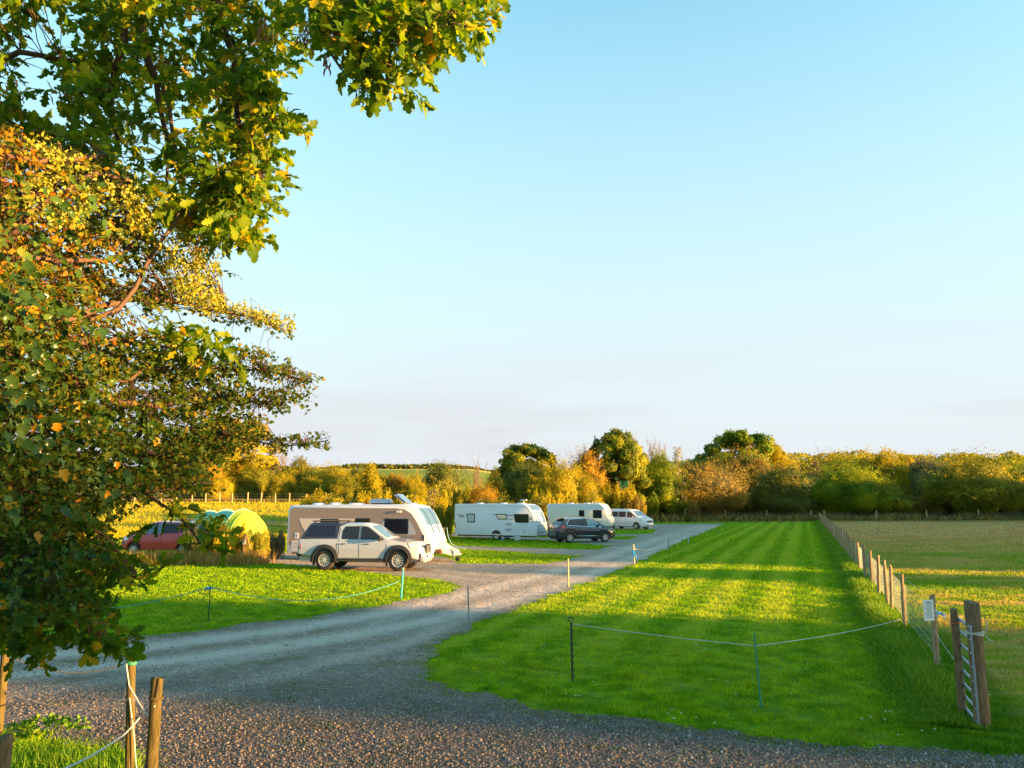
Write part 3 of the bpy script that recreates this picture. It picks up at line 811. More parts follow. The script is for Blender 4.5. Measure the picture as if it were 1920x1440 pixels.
for a in (0, 1.6, 3.1, 4.4): kb.tube([q8 + Vector((0, 0, -0.03)), q8 + Vector((math.cos(a) * .07 - 0.03, math.sin(a) * .05, -0.05)), q8 + Vector((math.cos(a) * .10 - 0.04, 0, -0.11))], [0.012, 0.022, 0.006], 5)
kb.build("knot", M_BLUE, s8)
MB().rbox((0.04, 0, (t9 - p9).length * .96), (0.10, 0.05, 0.05), 0.015).build("cap", M_STAKE, s9)

def rope(pts, r, mat, label, cat="rope"):
    return tag(MB().tube(pts, r, 6).build("rope", mat, sharp=None), label, cat)
a0 = W(130, 1148, 19.0)
rope(sag(a0, t8 - Vector((0, 0, .03)), 0.10) + sag(t8 - Vector((0, 0, .03)), W(748, 1090, t9.y), 0.42, 22)[1:] , 0.009, M_TURQ, "thin turquoise rope hanging between the two left lawn stakes")
tf = Vector((*along(4.6), 0)) + Vector((0, 0, 0.55))
mid_ = t2 - Vector((0, 0, 0.18))
rope(sag(t1 - Vector((0, 0, .03)), mid_, 0.015) + sag(mid_, W(1690, 1161, tf.y), 0.05)[1:], 0.0055, M_ROPE, "thin white rope from the black stake across to the netting fence")
rope(sag(W(1141, 1025.5, p5.y + 2), t5 - Vector((0, 0, .2)), 0.03) + sag(t5 - Vector((0, 0, .2)), t6 - Vector((0, 0, .1)), 0.28)[1:] + sag(t6 - Vector((0, 0, .1)), t7 - Vector((0, 0, .1)), .2)[1:], 0.011, M_ROPE, "pale rope drooping over the track from the blue taped stake")
rope(sag(t3 - Vector((0, 0, .05)), t4 - Vector((0, 0, .12)), 0.02), 0.003, M_ROPED, "barely visible dark cord from grey stake to sunlit stake")

# ------------------------------------------------------------------ near rope fence, lower left
def nearpost(px, top_py, z_top, r, seed, label, lean=(0, 0), mat=M_POSTG):
    d = ray(px, top_py); t = (z_top - HCAM) / d[2]; x, y = d[0] * t, d[1] * t
    o = empty("rope_post", (x - lean[0] * z_top, y - lean[1] * z_top, 0), 0, label, "post")
    post_mb(z_top, r, lean[0], lean[1], seed=seed, n=20).build("shaft", mat, o)
    return o, Vector((x, y, z_top))
np1, q1 = nearpost(14, 1195, 1.46, 0.040, 70, "slender round post at the left picture edge lit orange at its top")
np2, q2 = nearpost(247, 1217, 1.34, 0.043, 71, "leaning round post wound with a pale rope", (-0.055, 0.0))
np3, q3 = nearpost(295, 1272, 1.27, 0.053, 72, "stout upright round post with a split top, shorter of the roped pair", (0.0, 0.0))
np4, q4 = nearpost(8, 1385, 1.02, 0.060, 73, "thick low stump post in the lower left corner", (0, 0), M_POST)
MB().box((0.026, -0.044, 1.20), (0.006, 0.02, 0.16), ry=0.1).build("split", plain("dark_split", (0.03, 0.02, 0.012), 0.9), np3)
def band(root, z, r, mat, cx=0.0, k=3):
    b = MB()
    for j in range(k): b.tube([(cx + r * math.cos(a), r * math.sin(a), z + j * 0.011 + 0.006 * math.sin(2 * a)) for a in np.linspace(0, 6.3, 22)], 0.006, 5, False)
    b.build("rope_wrap", mat, root)
band(np2, 1.20, 0.047, M_GREENP, -0.066); band(np3, 1.10, 0.057, M_POSTG, 0.0, 2); band(np2, 0.86, 0.047, M_ROPED, -0.047, 2)
rope(sag(q1 - Vector((0, 0, .16)), q2 + Vector((-0.03, -0.03, -.13)), 0.13, 18), 0.006, M_ROPED, "upper dark rope between the slender and the leaning post")
rope(sag(q1 - Vector((0, 0.02, .50)), q2 + Vector((-0.01, -0.03, -.50)), 0.10, 18), 0.006, M_ROPED, "lower dark rope between the slender and the leaning post")
rope([q2 + Vector((-0.02, -0.05, -.13)), q2 + Vector((0.0, -0.055, -.22)), q2 + Vector((0.03, -0.06, -.34)), W(272, 1338, q3.y), W(283, 1340, q3.y), W(290, 1323, q3.y - 0.05)], 0.007, M_ROPE, "pale rope slung from leaning post to stout post")
rope([W(262, 1346, q2.y - 0.07), W(248, 1362, q2.y - 0.12), W(232, 1378, 6.4), W(200, 1400, 5.9), W(165, 1421, 5.4), W(120, 1442, 4.9), W(60, 1465, 4.3)], 0.007, M_ROPE, "long pale rope running from the leaning post down to the picture's lower edge")
rope([q2 + Vector((0.035, -0.05, -.45)), W(252, 1385, q2.y - .05), W(254, 1420, q2.y - .05), W(258, 1460, q2.y - .05)], 0.005, M_ROPE, "loose rope end hanging down the leaning post")

# leafy twig and clump by the near posts are built with the trees

# ------------------------------------------------------------------ vehicles
def interp(tab, x): return float(np.interp(x, [a for a, _ in tab], [b for _, b in tab]))

class Car:
    """lofted car body; x forward from the rear bumper, y to the left, z up"""
    def __init__(s, L, top, belt, width, sill, wheels, arch, tum, under=0.24):
        s.__dict__.update(L=L, top=top, belt=belt, width=width, sill=sill, wheels=wheels, arch=arch, tum=tum, under=under)
    def outer(s, x):
        zt = interp(s.top, x); zb = min(interp(s.belt, x), zt - 0.03); w = interp(s.width, x); zs = interp(s.sill, x)
        for xc, zc in s.wheels:
            if abs(x - xc) < s.arch: zs = max(zs, zc + math.sqrt(s.arch ** 2 - (x - xc) ** 2))
        zs = min(zs, zb - 0.06)
        g = zt - zb; wb = w - 0.03
        pts = [(w - 0.03, zs), (w - 0.005, zs + 0.03), (w, zs + (zb - zs) * 0.5), (w - 0.012, zb - 0.05 * min(1, g * 4 + .3)), (wb, zb)]
        for t in (0.35, 0.7, 0.93): pts.append((wb - s.tum * g * t, zb + g * t))
        e = min(0.12, 0.25 * g + 0.03)
        pts.append((wb - s.tum * g - e, zt - 0.004))
        return zs, pts, zt
    def hw(s, x, z):
        zs, pts, zt = s.outer(x)
        return float(np.interp(z, [p[1] for p in pts], [p[0] for p in pts]))
    def body(s, name, mat, root):
        xs = set(np.linspace(0, s.L, 46))
        for xc, zc in s.wheels: xs |= set(xc + s.arch * np.sin(np.linspace(-1.5707, 1.5707, 19)))
        for tab in (s.top, s.belt, s.width): xs |= {a for a, _ in tab}
        xs = sorted(x for x in xs if 0 <= x <= s.L); xr = [xs[0]]
        for x in xs[1:]:
            if x - xr[-1] > 0.008: xr.append(x)
        mb = MB(); rings = []
        for x in xr:
            zs, p, zt = s.outer(x); wi = p[0][0] - 0.24
            half = [(0, s.under), (wi, s.under), (wi, max(s.under + .001, zs)), *p]
            ring = half + [(0, zt + 0.02)] + [(-a, b) for a, b in half[::-1][:-1]]
            rings.append([(x, a, b) for a, b in ring])
        k = len(rings[0]); vs = [v for r in rings for v in r]; fs = []
        for i in range(len(rings) - 1):
            for j in range(k):
                j2 = (j + 1) % k; fs.append((i * k + j, i * k + j2, (i + 1) * k + j2, (i + 1) * k + j))
        fs.append(tuple(range(k))); fs.append(tuple((len(rings) - 1) * k + j for j in range(k))[::-1])
        mb.add(vs, fs, True)
        return mb.build(name, mat, root, sharp=28)
    def panel(s, name, poly, mat, root, off=0.006, sides=(-1, 1)):
        """overlay on the body side following its curve; poly in (x, z)"""
        pts = []
        for i, p in enumerate(poly):
            q = poly[(i + 1) % len(poly)]; k = max(1, int(math.dist(p, q) / 0.12))
            pts += [(p[0] + (q[0] - p[0]) * j / k, p[1] + (q[1] - p[1]) * j / k) for j in range(k)]
        tri = tessellate_polygon([[Vector((a, b, 0)) for a, b in pts]])
        obs = []
        for sd in sides:
            n = len(pts)
            vs = [(a, sd * (s.hw(a, b) + off), b) for a, b in pts] + [(a, sd * (s.hw(a, b) - 0.01), b) for a, b in pts]
            fs = [tuple(t) for t in tri] + [(i, (i + 1) % n, (i + 1) % n + n, i + n) for i in range(n)]
            obs.append(MB().add(vs, fs).build(name, mat, root))
        return obs
    def strip(s, name, line, wd, mat, root, off=0.004, sides=(-1, 1)):
        up = []; dn = []
        for i, p in enumerate(line):
            a = line[max(0, i - 1)]; b = line[min(len(line) - 1, i + 1)]
            dx, dz = b[0] - a[0], b[1] - a[1]; ln = math.hypot(dx, dz) or 1
            up.append((p[0] - dz / ln * wd / 2, p[1] + dx / ln * wd / 2)); dn.append((p[0] + dz / ln * wd / 2, p[1] - dx / ln * wd / 2))
        return s.panel(name, up + dn[::-1], mat, root, off, sides)
    def top_panel(s, name, x0, x1, y0, y1, mat, root, off=0.012, nx=8, ny=8):
        """glass or trim lying on the upper surface, y0/y1 half widths at x0/x1"""
        def z(x, y):
            zs, p, zt = s.outer(x); ye = p[-1][0]; return zt - 0.004 + 0.024 * (1 - min(1, abs(y) / ye)) + off
        vs = []; fs = []
        for i in range(nx + 1):
            t = i / nx; x = x0 + (x1 - x0) * t; w = y0 + (y1 - y0) * t
            for j in range(ny + 1):
                y = -w + 2 * w * j / ny; vs.append((x, y, z(x, y)))
        for i in range(nx):
            for j in range(ny):
                a = i * (ny + 1) + j; fs.append((a, a + 1, a + ny + 2, a + ny + 1))
        o = MB().add(vs, fs, True).build(name, mat, root)
        return o

def wheel(root, x, y, z, r, wd, side, spokes, rim_mat=M_ALLOY, steel=False):
    w = MB()
    prof = [(r * 0.58, -wd / 2 + .01), (r * 0.80, -wd / 2), (r * 0.94, -wd / 2 + .012), (r, -wd / 2 + .05), (r, wd / 2 - .05), (r * 0.94, wd / 2 - .012), (r * 0.80, wd / 2), (r * 0.58, wd / 2 - .01)]
    hub = empty("wheel", (x, y, z)); hub.parent = root
    w.lathe(prof, 28, 'y'); w.build("tyre", M_RUBBER, hub, sharp=50)
    yo = side * (wd / 2 - 0.008)
    rm = MB(); rr = r * 0.60
    for k in range(24):
        a0, a1 = 2 * math.pi * k / 24, 2 * math.pi * (k + 1) / 24
        rm.add([(rr * math.cos(a0), yo + side * .012, rr * math.sin(a0)), (rr * math.cos(a1), yo + side * .012, rr * math.sin(a1)),
                (rr * .90 * math.cos(a1), yo, rr * .90 * math.sin(a1)), (rr * .90 * math.cos(a0), yo, rr * .90 * math.sin(a0))], [(0, 1, 2, 3)], True)
    for k in range(spokes):
        a = 2 * math.pi * k / spokes + .1; ca, sa = math.cos(a), math.sin(a)
        hwid = rr * (0.55 if steel else 1.0) / spokes
        if steel: hwid = rr * 0.2
        for rr0, rr1, w0, w1, d0, d1 in ((rr * .14, rr * .95, hwid * .7, hwid * 1.0, 0.008, 0.004),):
            v = []
            for rad, hw_, dp in ((rr0, w0, d0), (rr1, w1, d1)):
                for sg in (-1, 1):
                    px_, pz_ = rad * ca - sg * hw_ * sa, rad * sa + sg * hw_ * ca
                    v.append((px_, yo + side * dp, pz_))
            rm.add(v, [(0, 1, 3, 2)])
    rm.lathe([(rr * .22, yo - .002), (rr * .22, yo + side * 0.012)], 14, 'y')
    rm.build("rim", rim_mat, hub, sharp=40, recalc=False)
    dk = MB().lathe([(rr * .92, yo - side * 0.03), (rr * .90, yo - side * 0.028)], 24, 'y'); dk.build("brake_disc", M_BLACK, hub)
    return hub

def ring_arch(mb, x, z, y, r0, r1, a0, a1, d0, d1, n=16):
    """flared arch strip: ring sector in x-z, between depths d0..d1 outward from y"""
    vs = []; fs = []
    for i in range(n + 1):
        a = a0 + (a1 - a0) * i / n; c, s_ = math.cos(a), math.sin(a)
        vs += [(x + r0 * c, y + d0, z + r0 * s_), (x + r0 * c, y + d1, z + r0 * s_), (x + r1 * c, y + d1 * .6 + d0 * .4, z + r1 * s_), (x + r1 * c, y + d0, z + r1 * s_)]
    for i in range(n):
        for j in range(4): fs.append((i * 4 + j, i * 4 + (j + 1) % 4, (i + 1) * 4 + (j + 1) % 4, (i + 1) * 4 + j))
    fs += [(0, 1, 2, 3), (n * 4 + 3, n * 4 + 2, n * 4 + 1, n * 4)]
    mb.add(vs, fs, True)

def place(root, x, y, az, along_x, pivot_y=0.0):
    """put local point (along_x, pivot_y) at world x, y with the nose at azimuth az"""
    rz = R(90 - az); c, s_ = math.cos(rz), math.sin(rz)
    root.rotation_euler = (0, 0, rz)
    root.location = (x - (c * along_x - s_ * pivot_y), y - (s_ * along_x + c * pivot_y), float(terrain(x, y)) + 0.012)

# ---- pickup
def make_pickup():
    r = empty("pickup_truck", label="white double cab pickup truck with dark canopy and roof rack", cat="pickup truck")
    top = [(0, 1.10), (0.05, 1.19), (1.72, 1.20), (1.76, 1.70), (1.95, 1.775), (2.75, 1.785), (3.02, 1.73), (3.86, 1.19), (4.1, 1.15), (4.9, 1.05), (5.14, 0.98), (5.27, 0.86), (5.33, 0.62)]
    belt = [(0, 0.95), (0.05, 1.10), (1.72, 1.13), (3.9, 1.10), (4.6, 1.03), (5.33, 0.60)]
    width = [(0, 0.84), (0.1, 0.90), (1.0, 0.925), (3.8, 0.925), (4.8, 0.90), (5.1, 0.84), (5.24, 0.74), (5.33, 0.60)]
    sill = [(0, 0.62), (0.4, 0.56), (1.6, 0.46), (4.0, 0.46), (4.85, 0.48), (5.1, 0.44), (5.33, 0.46)]
    c = Car(5.33, top, belt, width, sill, [(1.20, 0.39), (4.30, 0.39)], 0.50, 0.30, 0.34)
    c.body("body", M_WHITE, r)
    for o in c.panel("rear_side_window", [(1.90, 1.19), (2.62, 1.18), (2.62, 1.68), (2.02, 1.67), (1.90, 1.50)], M_GLASS, r): pass
    c.panel("front_side_window", [(2.69, 1.18), (3.72, 1.17), (3.60, 1.25), (3.02, 1.63), (2.90, 1.67), (2.69, 1.68)], M_GLASS, r)
    c.strip("door_seam", [(1.80, 1.60), (1.78, 1.10), (1.80, 0.60)], 0.014, M_BLACK, r)
    c.strip("door_seam", [(2.655, 1.70), (2.655, 1.0), (2.655, 0.5)], 0.014, M_BLACK, r)
    c.strip("door_seam", [(3.80, 1.12), (3.80, 0.85), (3.72, 0.5)], 0.014, M_BLACK, r)
    c.strip("bed_seam", [(1.70, 1.15), (1.70, 0.52)], 0.02, M_BLACK, r)
    for sd in (-1, 1):
        for x in (1.98, 2.98):
            MB().rbox((x, sd * (c.hw(x, 1.0) + 0.02), 1.01), (0.22, 0.035, 0.035), 0.012).build("door_handle", M_BLACK, r)
        m_ = MB().rbox((3.56, sd * (c.hw(3.56, 1.15) + 0.13), 1.22), (0.10, 0.22, 0.19), 0.03)
        m_.tube([(3.58, sd * 0.86, 1.15), (3.57, sd * 0.98, 1.17)], 0.02, 6); m_.build("wing_mirror", M_BLACK, r)
        for x in (1.20, 4.30):
            a = MB()
            if sd < 0: ring_arch(a, x, 0.39, -0.905, 0.47, 0.60, R(-8), R(188), 0.0, -0.075)
            else: ring_arch(a, x, 0.39, 0.905, 0.47, 0.60, R(-8), R(188), 0.0, 0.075)
            a.build("wheel_arch_flare", M_BLACK, r)
            wheel(r, x, sd * 0.80, 0.395, 0.395, 0.27, sd, 12)
            MB().box((x - 0.50, sd * 0.80, 0.36), (0.02, 0.24, 0.34)).build("mud_flap", M_BLACK, r)
        sp = MB().rbox((2.75, sd * 0.93, 0.42), (1.95, 0.13, 0.05), 0.02)
        for x in (2.0, 3.5): sp.box((x, sd * 0.80, 0.44), (0.06, 0.2, 0.05))
        sp.build("side_step", M_BLACK, r)
        # lamps
        c.panel("tail_lamp", [(0.02, 0.78), (0.17, 0.80), (0.13, 1.10), (0.04, 1.13)], M_TAIL, r, 0.012, (sd,))
        c.panel("headlamp", [(4.80, 0.90), (5.22, 0.83), (5.26, 0.78), (5.24, 0.90), (5.05, 1.00), (4.70, 1.04)], M_LAMP, r, 0.014, (sd,))
        c.panel("headlamp_surround", [(4.64, 1.06), (4.78, 0.87), (5.10, 0.81), (5.26, 0.75), (5.26, 0.93), (5.0, 1.03)], M_BLACK, r, 0.009, (sd,))
        fg = MB().rbox((5.17, sd * 0.76, 0.56), (0.10, 0.10, 0.25), 0.03); fg.build("fog_lamp_surround", M_BLACK, r)
        MB().rbox((5.225, sd * 0.735, 0.55), (0.03, 0.05, 0.16), 0.012).build("fog_lamp", M_AMBER, r)
    c.top_panel("windscreen", 3.78, 3.10, 0.73, 0.62, M_GLASSB, r)
    # front: grille, badge, bumper
    g = MB().rbox((5.30, 0, 0.79), (0.10, 0.92, 0.38), 0.05); g.build("grille_surround", M_BLACK, r)
    g = MB()
    for k in range(5): g.box((5.352, 0, 0.66 + 0.062 * k), (0.012, 0.76, 0.018))
    g.build("grille_bars", M_GREY, r)
    bd = MB(); bd.tube([(5.362, 0.085 * math.cos(a), 0.82 + 0.055 * math.sin(a)) for a in np.linspace(0, 6.28, 20)], 0.008, 5, False)
    bd.tube([(5.364, 0.030 * math.cos(a), 0.82 + 0.050 * math.sin(a)) for a in np.linspace(0, 6.28, 14)], 0.007, 5, False)
    bd.tube([(5.366, 0.055 * math.cos(a), 0.84 + 0.022 * math.sin(a)) for a in np.linspace(0, 6.28, 14)], 0.007, 5, False)
    bd.build("badge", M_CHROME, r)
    b = MB().rbox((5.25, 0, 0.47), (0.24, 1.62, 0.17), 0.06); b.build("front_bumper", M_WHITE, r)
    MB().rbox((5.36, 0, 0.53), (0.03, 0.36, 0.09), 0.01).build("lower_grille", M_BLACK, r)
    MB().rbox((5.20, 0, 0.36), (0.25, 1.30, 0.08), 0.03).build("skid_plate", M_GREY, r)
    b = MB().rbox((0.0, 0, 0.60), (0.16, 1.66, 0.18), 0.05); b.build("rear_bumper", M_BLACK, r)
    MB().box((2.7, 0, 0.38), (4.3, 0.9, 0.16)).build("chassis", M_BLACK, r)
    MB().rbox((5.385, 0, 0.53), (0.012, 0.50, 0.10), 0.004).build("number_plate", M_GRP, r)
    MB().tube([(5.03, 0.2, 1.02), (4.2, 0.1, 1.155)], 0.004, 4).build("bonnet_crease", M_WHITE, r)
    # canopy over the bed
    can = empty("canopy"); can.parent = r
    hw0, hw1 = 0.86, 0.70
    def ring(x0, x1, z, w): return [(x0, -w, z), (x1, -w, z), (x1, w, z), (x0, w, z)]
    mb = MB(); R0 = ring(0.10, 1.73, 1.18, 0.86); R1 = ring(0.20, 1.73, 1.36, 0.835); R2 = ring(0.46, 1.73, 1.74, 0.735); R3 = ring(0.56, 1.73, 1.80, 0.66)
    mb.add(R0 + R1 + R2 + R3, [(i * 4 + j, i * 4 + (j + 1) % 4, (i + 1) * 4 + (j + 1) % 4, (i + 1) * 4 + j) for i in range(3) for j in range(4)] + [(12, 13, 14, 15), (3, 2, 1, 0)])
    mb.build("canopy_shell", M_NAVY, can)
    for sd in (-1, 1):
        gl = MB(); ya, yb = 0.845 + 0.012, 0.745 + 0.012
        gl.add([(0.27, sd * ya, 1.27), (1.60, sd * ya, 1.27), (1.60, sd * (yb - .005), 1.70), (0.52, sd * (yb - .005), 1.70)], [(0, 1, 2, 3)])
        gl.add([(0.27, sd * (ya - .03), 1.27), (1.60, sd * (ya - .03), 1.27), (1.60, sd * (yb - .03), 1.70), (0.52, sd * (yb - .03), 1.70)], [(0, 1, 2, 3)])
        gl.build("canopy_window", plain("tinted_blue", (0.012, 0.018, 0.045), 0.12, spec=0.25), can)
    rk = MB()
    for sd in (-1, 1): rk.rbox((1.12, sd * 0.60, 1.865), (1.25, 0.04, 0.035), 0.01)
    for k in range(9): rk.box((0.55 + k * 0.145, 0, 1.87), (0.055, 1.2, 0.022))
    for x in (0.62, 1.12, 1.62):
        for sd in (-1, 1): rk.box((x, sd * 0.58, 1.83), (0.05, 0.04, 0.08))
    rk.build("roof_rack", M_BLACK, r)
    return r
pk = make_pickup()
place(pk, -6.1, 32.2, 98.5, 2.77, -0.80)
pk.scale = (1.0, 1.0, 1.06)

# ---- caravans
class Caravan:
    def __init__(s, prof, W_): s.p = prof; s.w = W_ / 2
    def shell(s, name, mat, root, b=0.06):
        xs = [a for a, _ in s.p]; zs = [z for _, z in s.p]; cx, cz = (min(xs) + max(xs)) / 2, (min(zs) + max(zs)) / 2
        lx, lz = (max(xs) - min(xs)) / 2, (max(zs) - min(zs)) / 2
        rings = []
        for y, ins in ((-s.w, b), (-s.w + b * .3, b * .3), (-s.w + b, 0), (s.w - b, 0), (s.w - b * .3, b * .3), (s.w, b)):
            rings.append([(cx + (a - cx) * (1 - ins / lx), y, cz + (z - cz) * (1 - ins / lz)) for a, z in s.p])
        k = len(s.p); vs = [v for q in rings for v in q]
        fs = [(i * k + j, i * k + (j + 1) % k, (i + 1) * k + (j + 1) % k, (i + 1) * k + j) for i in range(5) for j in range(k)]
        tri = tessellate_polygon([[Vector((a, z, 0)) for a, z in s.p]])
        fs += [tuple(t) for t in tri] + [tuple(i + 5 * k for i in t)[::-1] for t in tri]
        return MB().add(vs, fs, True).build(name, mat, root, sharp=30)
    def side(s, name, poly, mat, root, off=0.004, sides=(-1,), th=0.01):
        obs = []
        for sd in sides:
            y = sd * (s.w + off); obs.append(MB().prism(poly, y, y - sd * th).build(name, mat, root))
        return obs
    def fx(s, z):
        f = [(a, b) for a, b in s.front]; return float(np.interp(z, [b for _, b in f], [a for a, _ in f]))
    def facepanel(s, name, z0, z1, y0, y1, mat, root, off=0.012, n=8, y0b=None, y1b=None):
        vs = []; fs = []
        y0b = y0 if y0b is None else y0b; y1b = y1 if y1b is None else y1b
        for i in range(n + 1):
            t = i / n; z = z0 + (z1 - z0) * t; e = 0.02
            dx, dz = s.fx(z + e) - s.fx(z - e), 2 * e; ln = math.hypot(dx, dz); nx_, nz_ = dz / ln, -dx / ln
            for o_ in (off, -0.01):
                vs += [(s.fx(z) + nx_ * o_, y0 + (y0b - y0) * t, z + nz_ * o_), (s.fx(z) + nx_ * o_, y1 + (y1b - y1) * t, z + nz_ * o_)]
        for i in range(n):
            a = i * 4; b = a + 4
            fs += [(a, a + 1, b + 1, b), (a + 2, a, b, b + 2), (a + 1, a + 3, b + 3, b + 1)]
        fs += [(0, 2, 3, 1), (n * 4, n * 4 + 1, n * 4 + 3, n * 4 + 2)]
        return MB().add(vs, fs, True).build(name, mat, root, sharp=40)
def arc(cx, cz, r, a0, a1, n=6):
    return [(cx + r * math.cos(R(a0 + (a1 - a0) * i / n)), cz + r * math.sin(R(a0 + (a1 - a0) * i / n))) for i in range(n + 1)]
def rrect(x0, z0, x1, z1, r=0.05, n=3):
    return arc(x1 - r, z1 - r, r, 0, 90, n) + arc(x0 + r, z1 - r, r, 90, 180, n) + arc(x0 + r, z0 + r, r, 180, 270, n) + arc(x1 - r, z0 + r, r, 270, 360, n)
def window(cv, name, poly, root, mat, frame=0.05, sides=(-1,)):
    xs = [a for a, _ in poly]; zs = [z for _, z in poly]; cx, cz = (min(xs) + max(xs)) / 2, (min(zs) + max(zs)) / 2
    lx, lz = (max(xs) - min(xs)) / 2, (max(zs) - min(zs)) / 2
    fo = cv.side(name, poly, M_BLACK, root, 0.012, sides, 0.02)
    inner = [(cx + (a - cx) * (1 - frame / lx), cz + (z - cz) * (1 - frame / lz)) for a, z in poly]
    for o in fo: pass
    cv.side("pane", inner, mat, fo[0], 0.016, sides, 0.006)
    return fo
def dome(root, x, y, z, lx, ly, h, mat, name="roof_light"):
    mb = MB(); vs = []; fs = []
    rows = [(1.0, 0.0), (0.97, 0.5), (0.86, 0.85), (0.6, 1.0)]
    k = 16
    for f, hh in rows:
        for j in range(k):
            a = 2 * math.pi * j / k; ca, sa = math.cos(a), math.sin(a); m = max(abs(ca), abs(sa)) ** 0.7
            vs.append((x + lx / 2 * f * ca / m, y + ly / 2 * f * sa / m, z + h * hh))
    for i in range(3):
        for j in range(k): fs.append((i * k + j, i * k + (j + 1) % k, (i + 1) * k + (j + 1) % k, (i + 1) * k + j))
    fs.append(tuple(3 * k + j for j in range(k)))
    return mb.add(vs, fs, True).build(name, mat, root, sharp=50)
def undergear(root, L, axles, r=0.33, w=1.13, spokes=5):
    MB().box((L * 0.48, 0, 0.34), (L * 0.92, 1.7, 0.10)).build("chassis", M_BLACK, root)
    for x in axles:
        for sd in (-1, 1): wheel(root, x, sd * (w - 0.13), r, r, 0.19, sd, spokes, M_ALLOY, steel=False)
    for x in (0.6, L - 0.9):
        for sd in (-1, 1):
            MB().tube([(x, sd * 0.9, 0.35), (x + (0.1 if x < 2 else -0.1), sd * 0.92, 0.02)], 0.025, 6).box((x + (0.1 if x < 2 else -0.1), sd * .92, 0.01), (0.16, 0.14, 0.02)).build("corner_steady", M_GALV, root)
def wheel_arch(cv, x, mat, root, r=0.42, zc=0.33):
    cv.side("wheel_arch", [(x + r, 0.36)] + arc(x, zc, r, 5, 175, 12) + [(x - r, 0.36)], mat, root, 0.007)

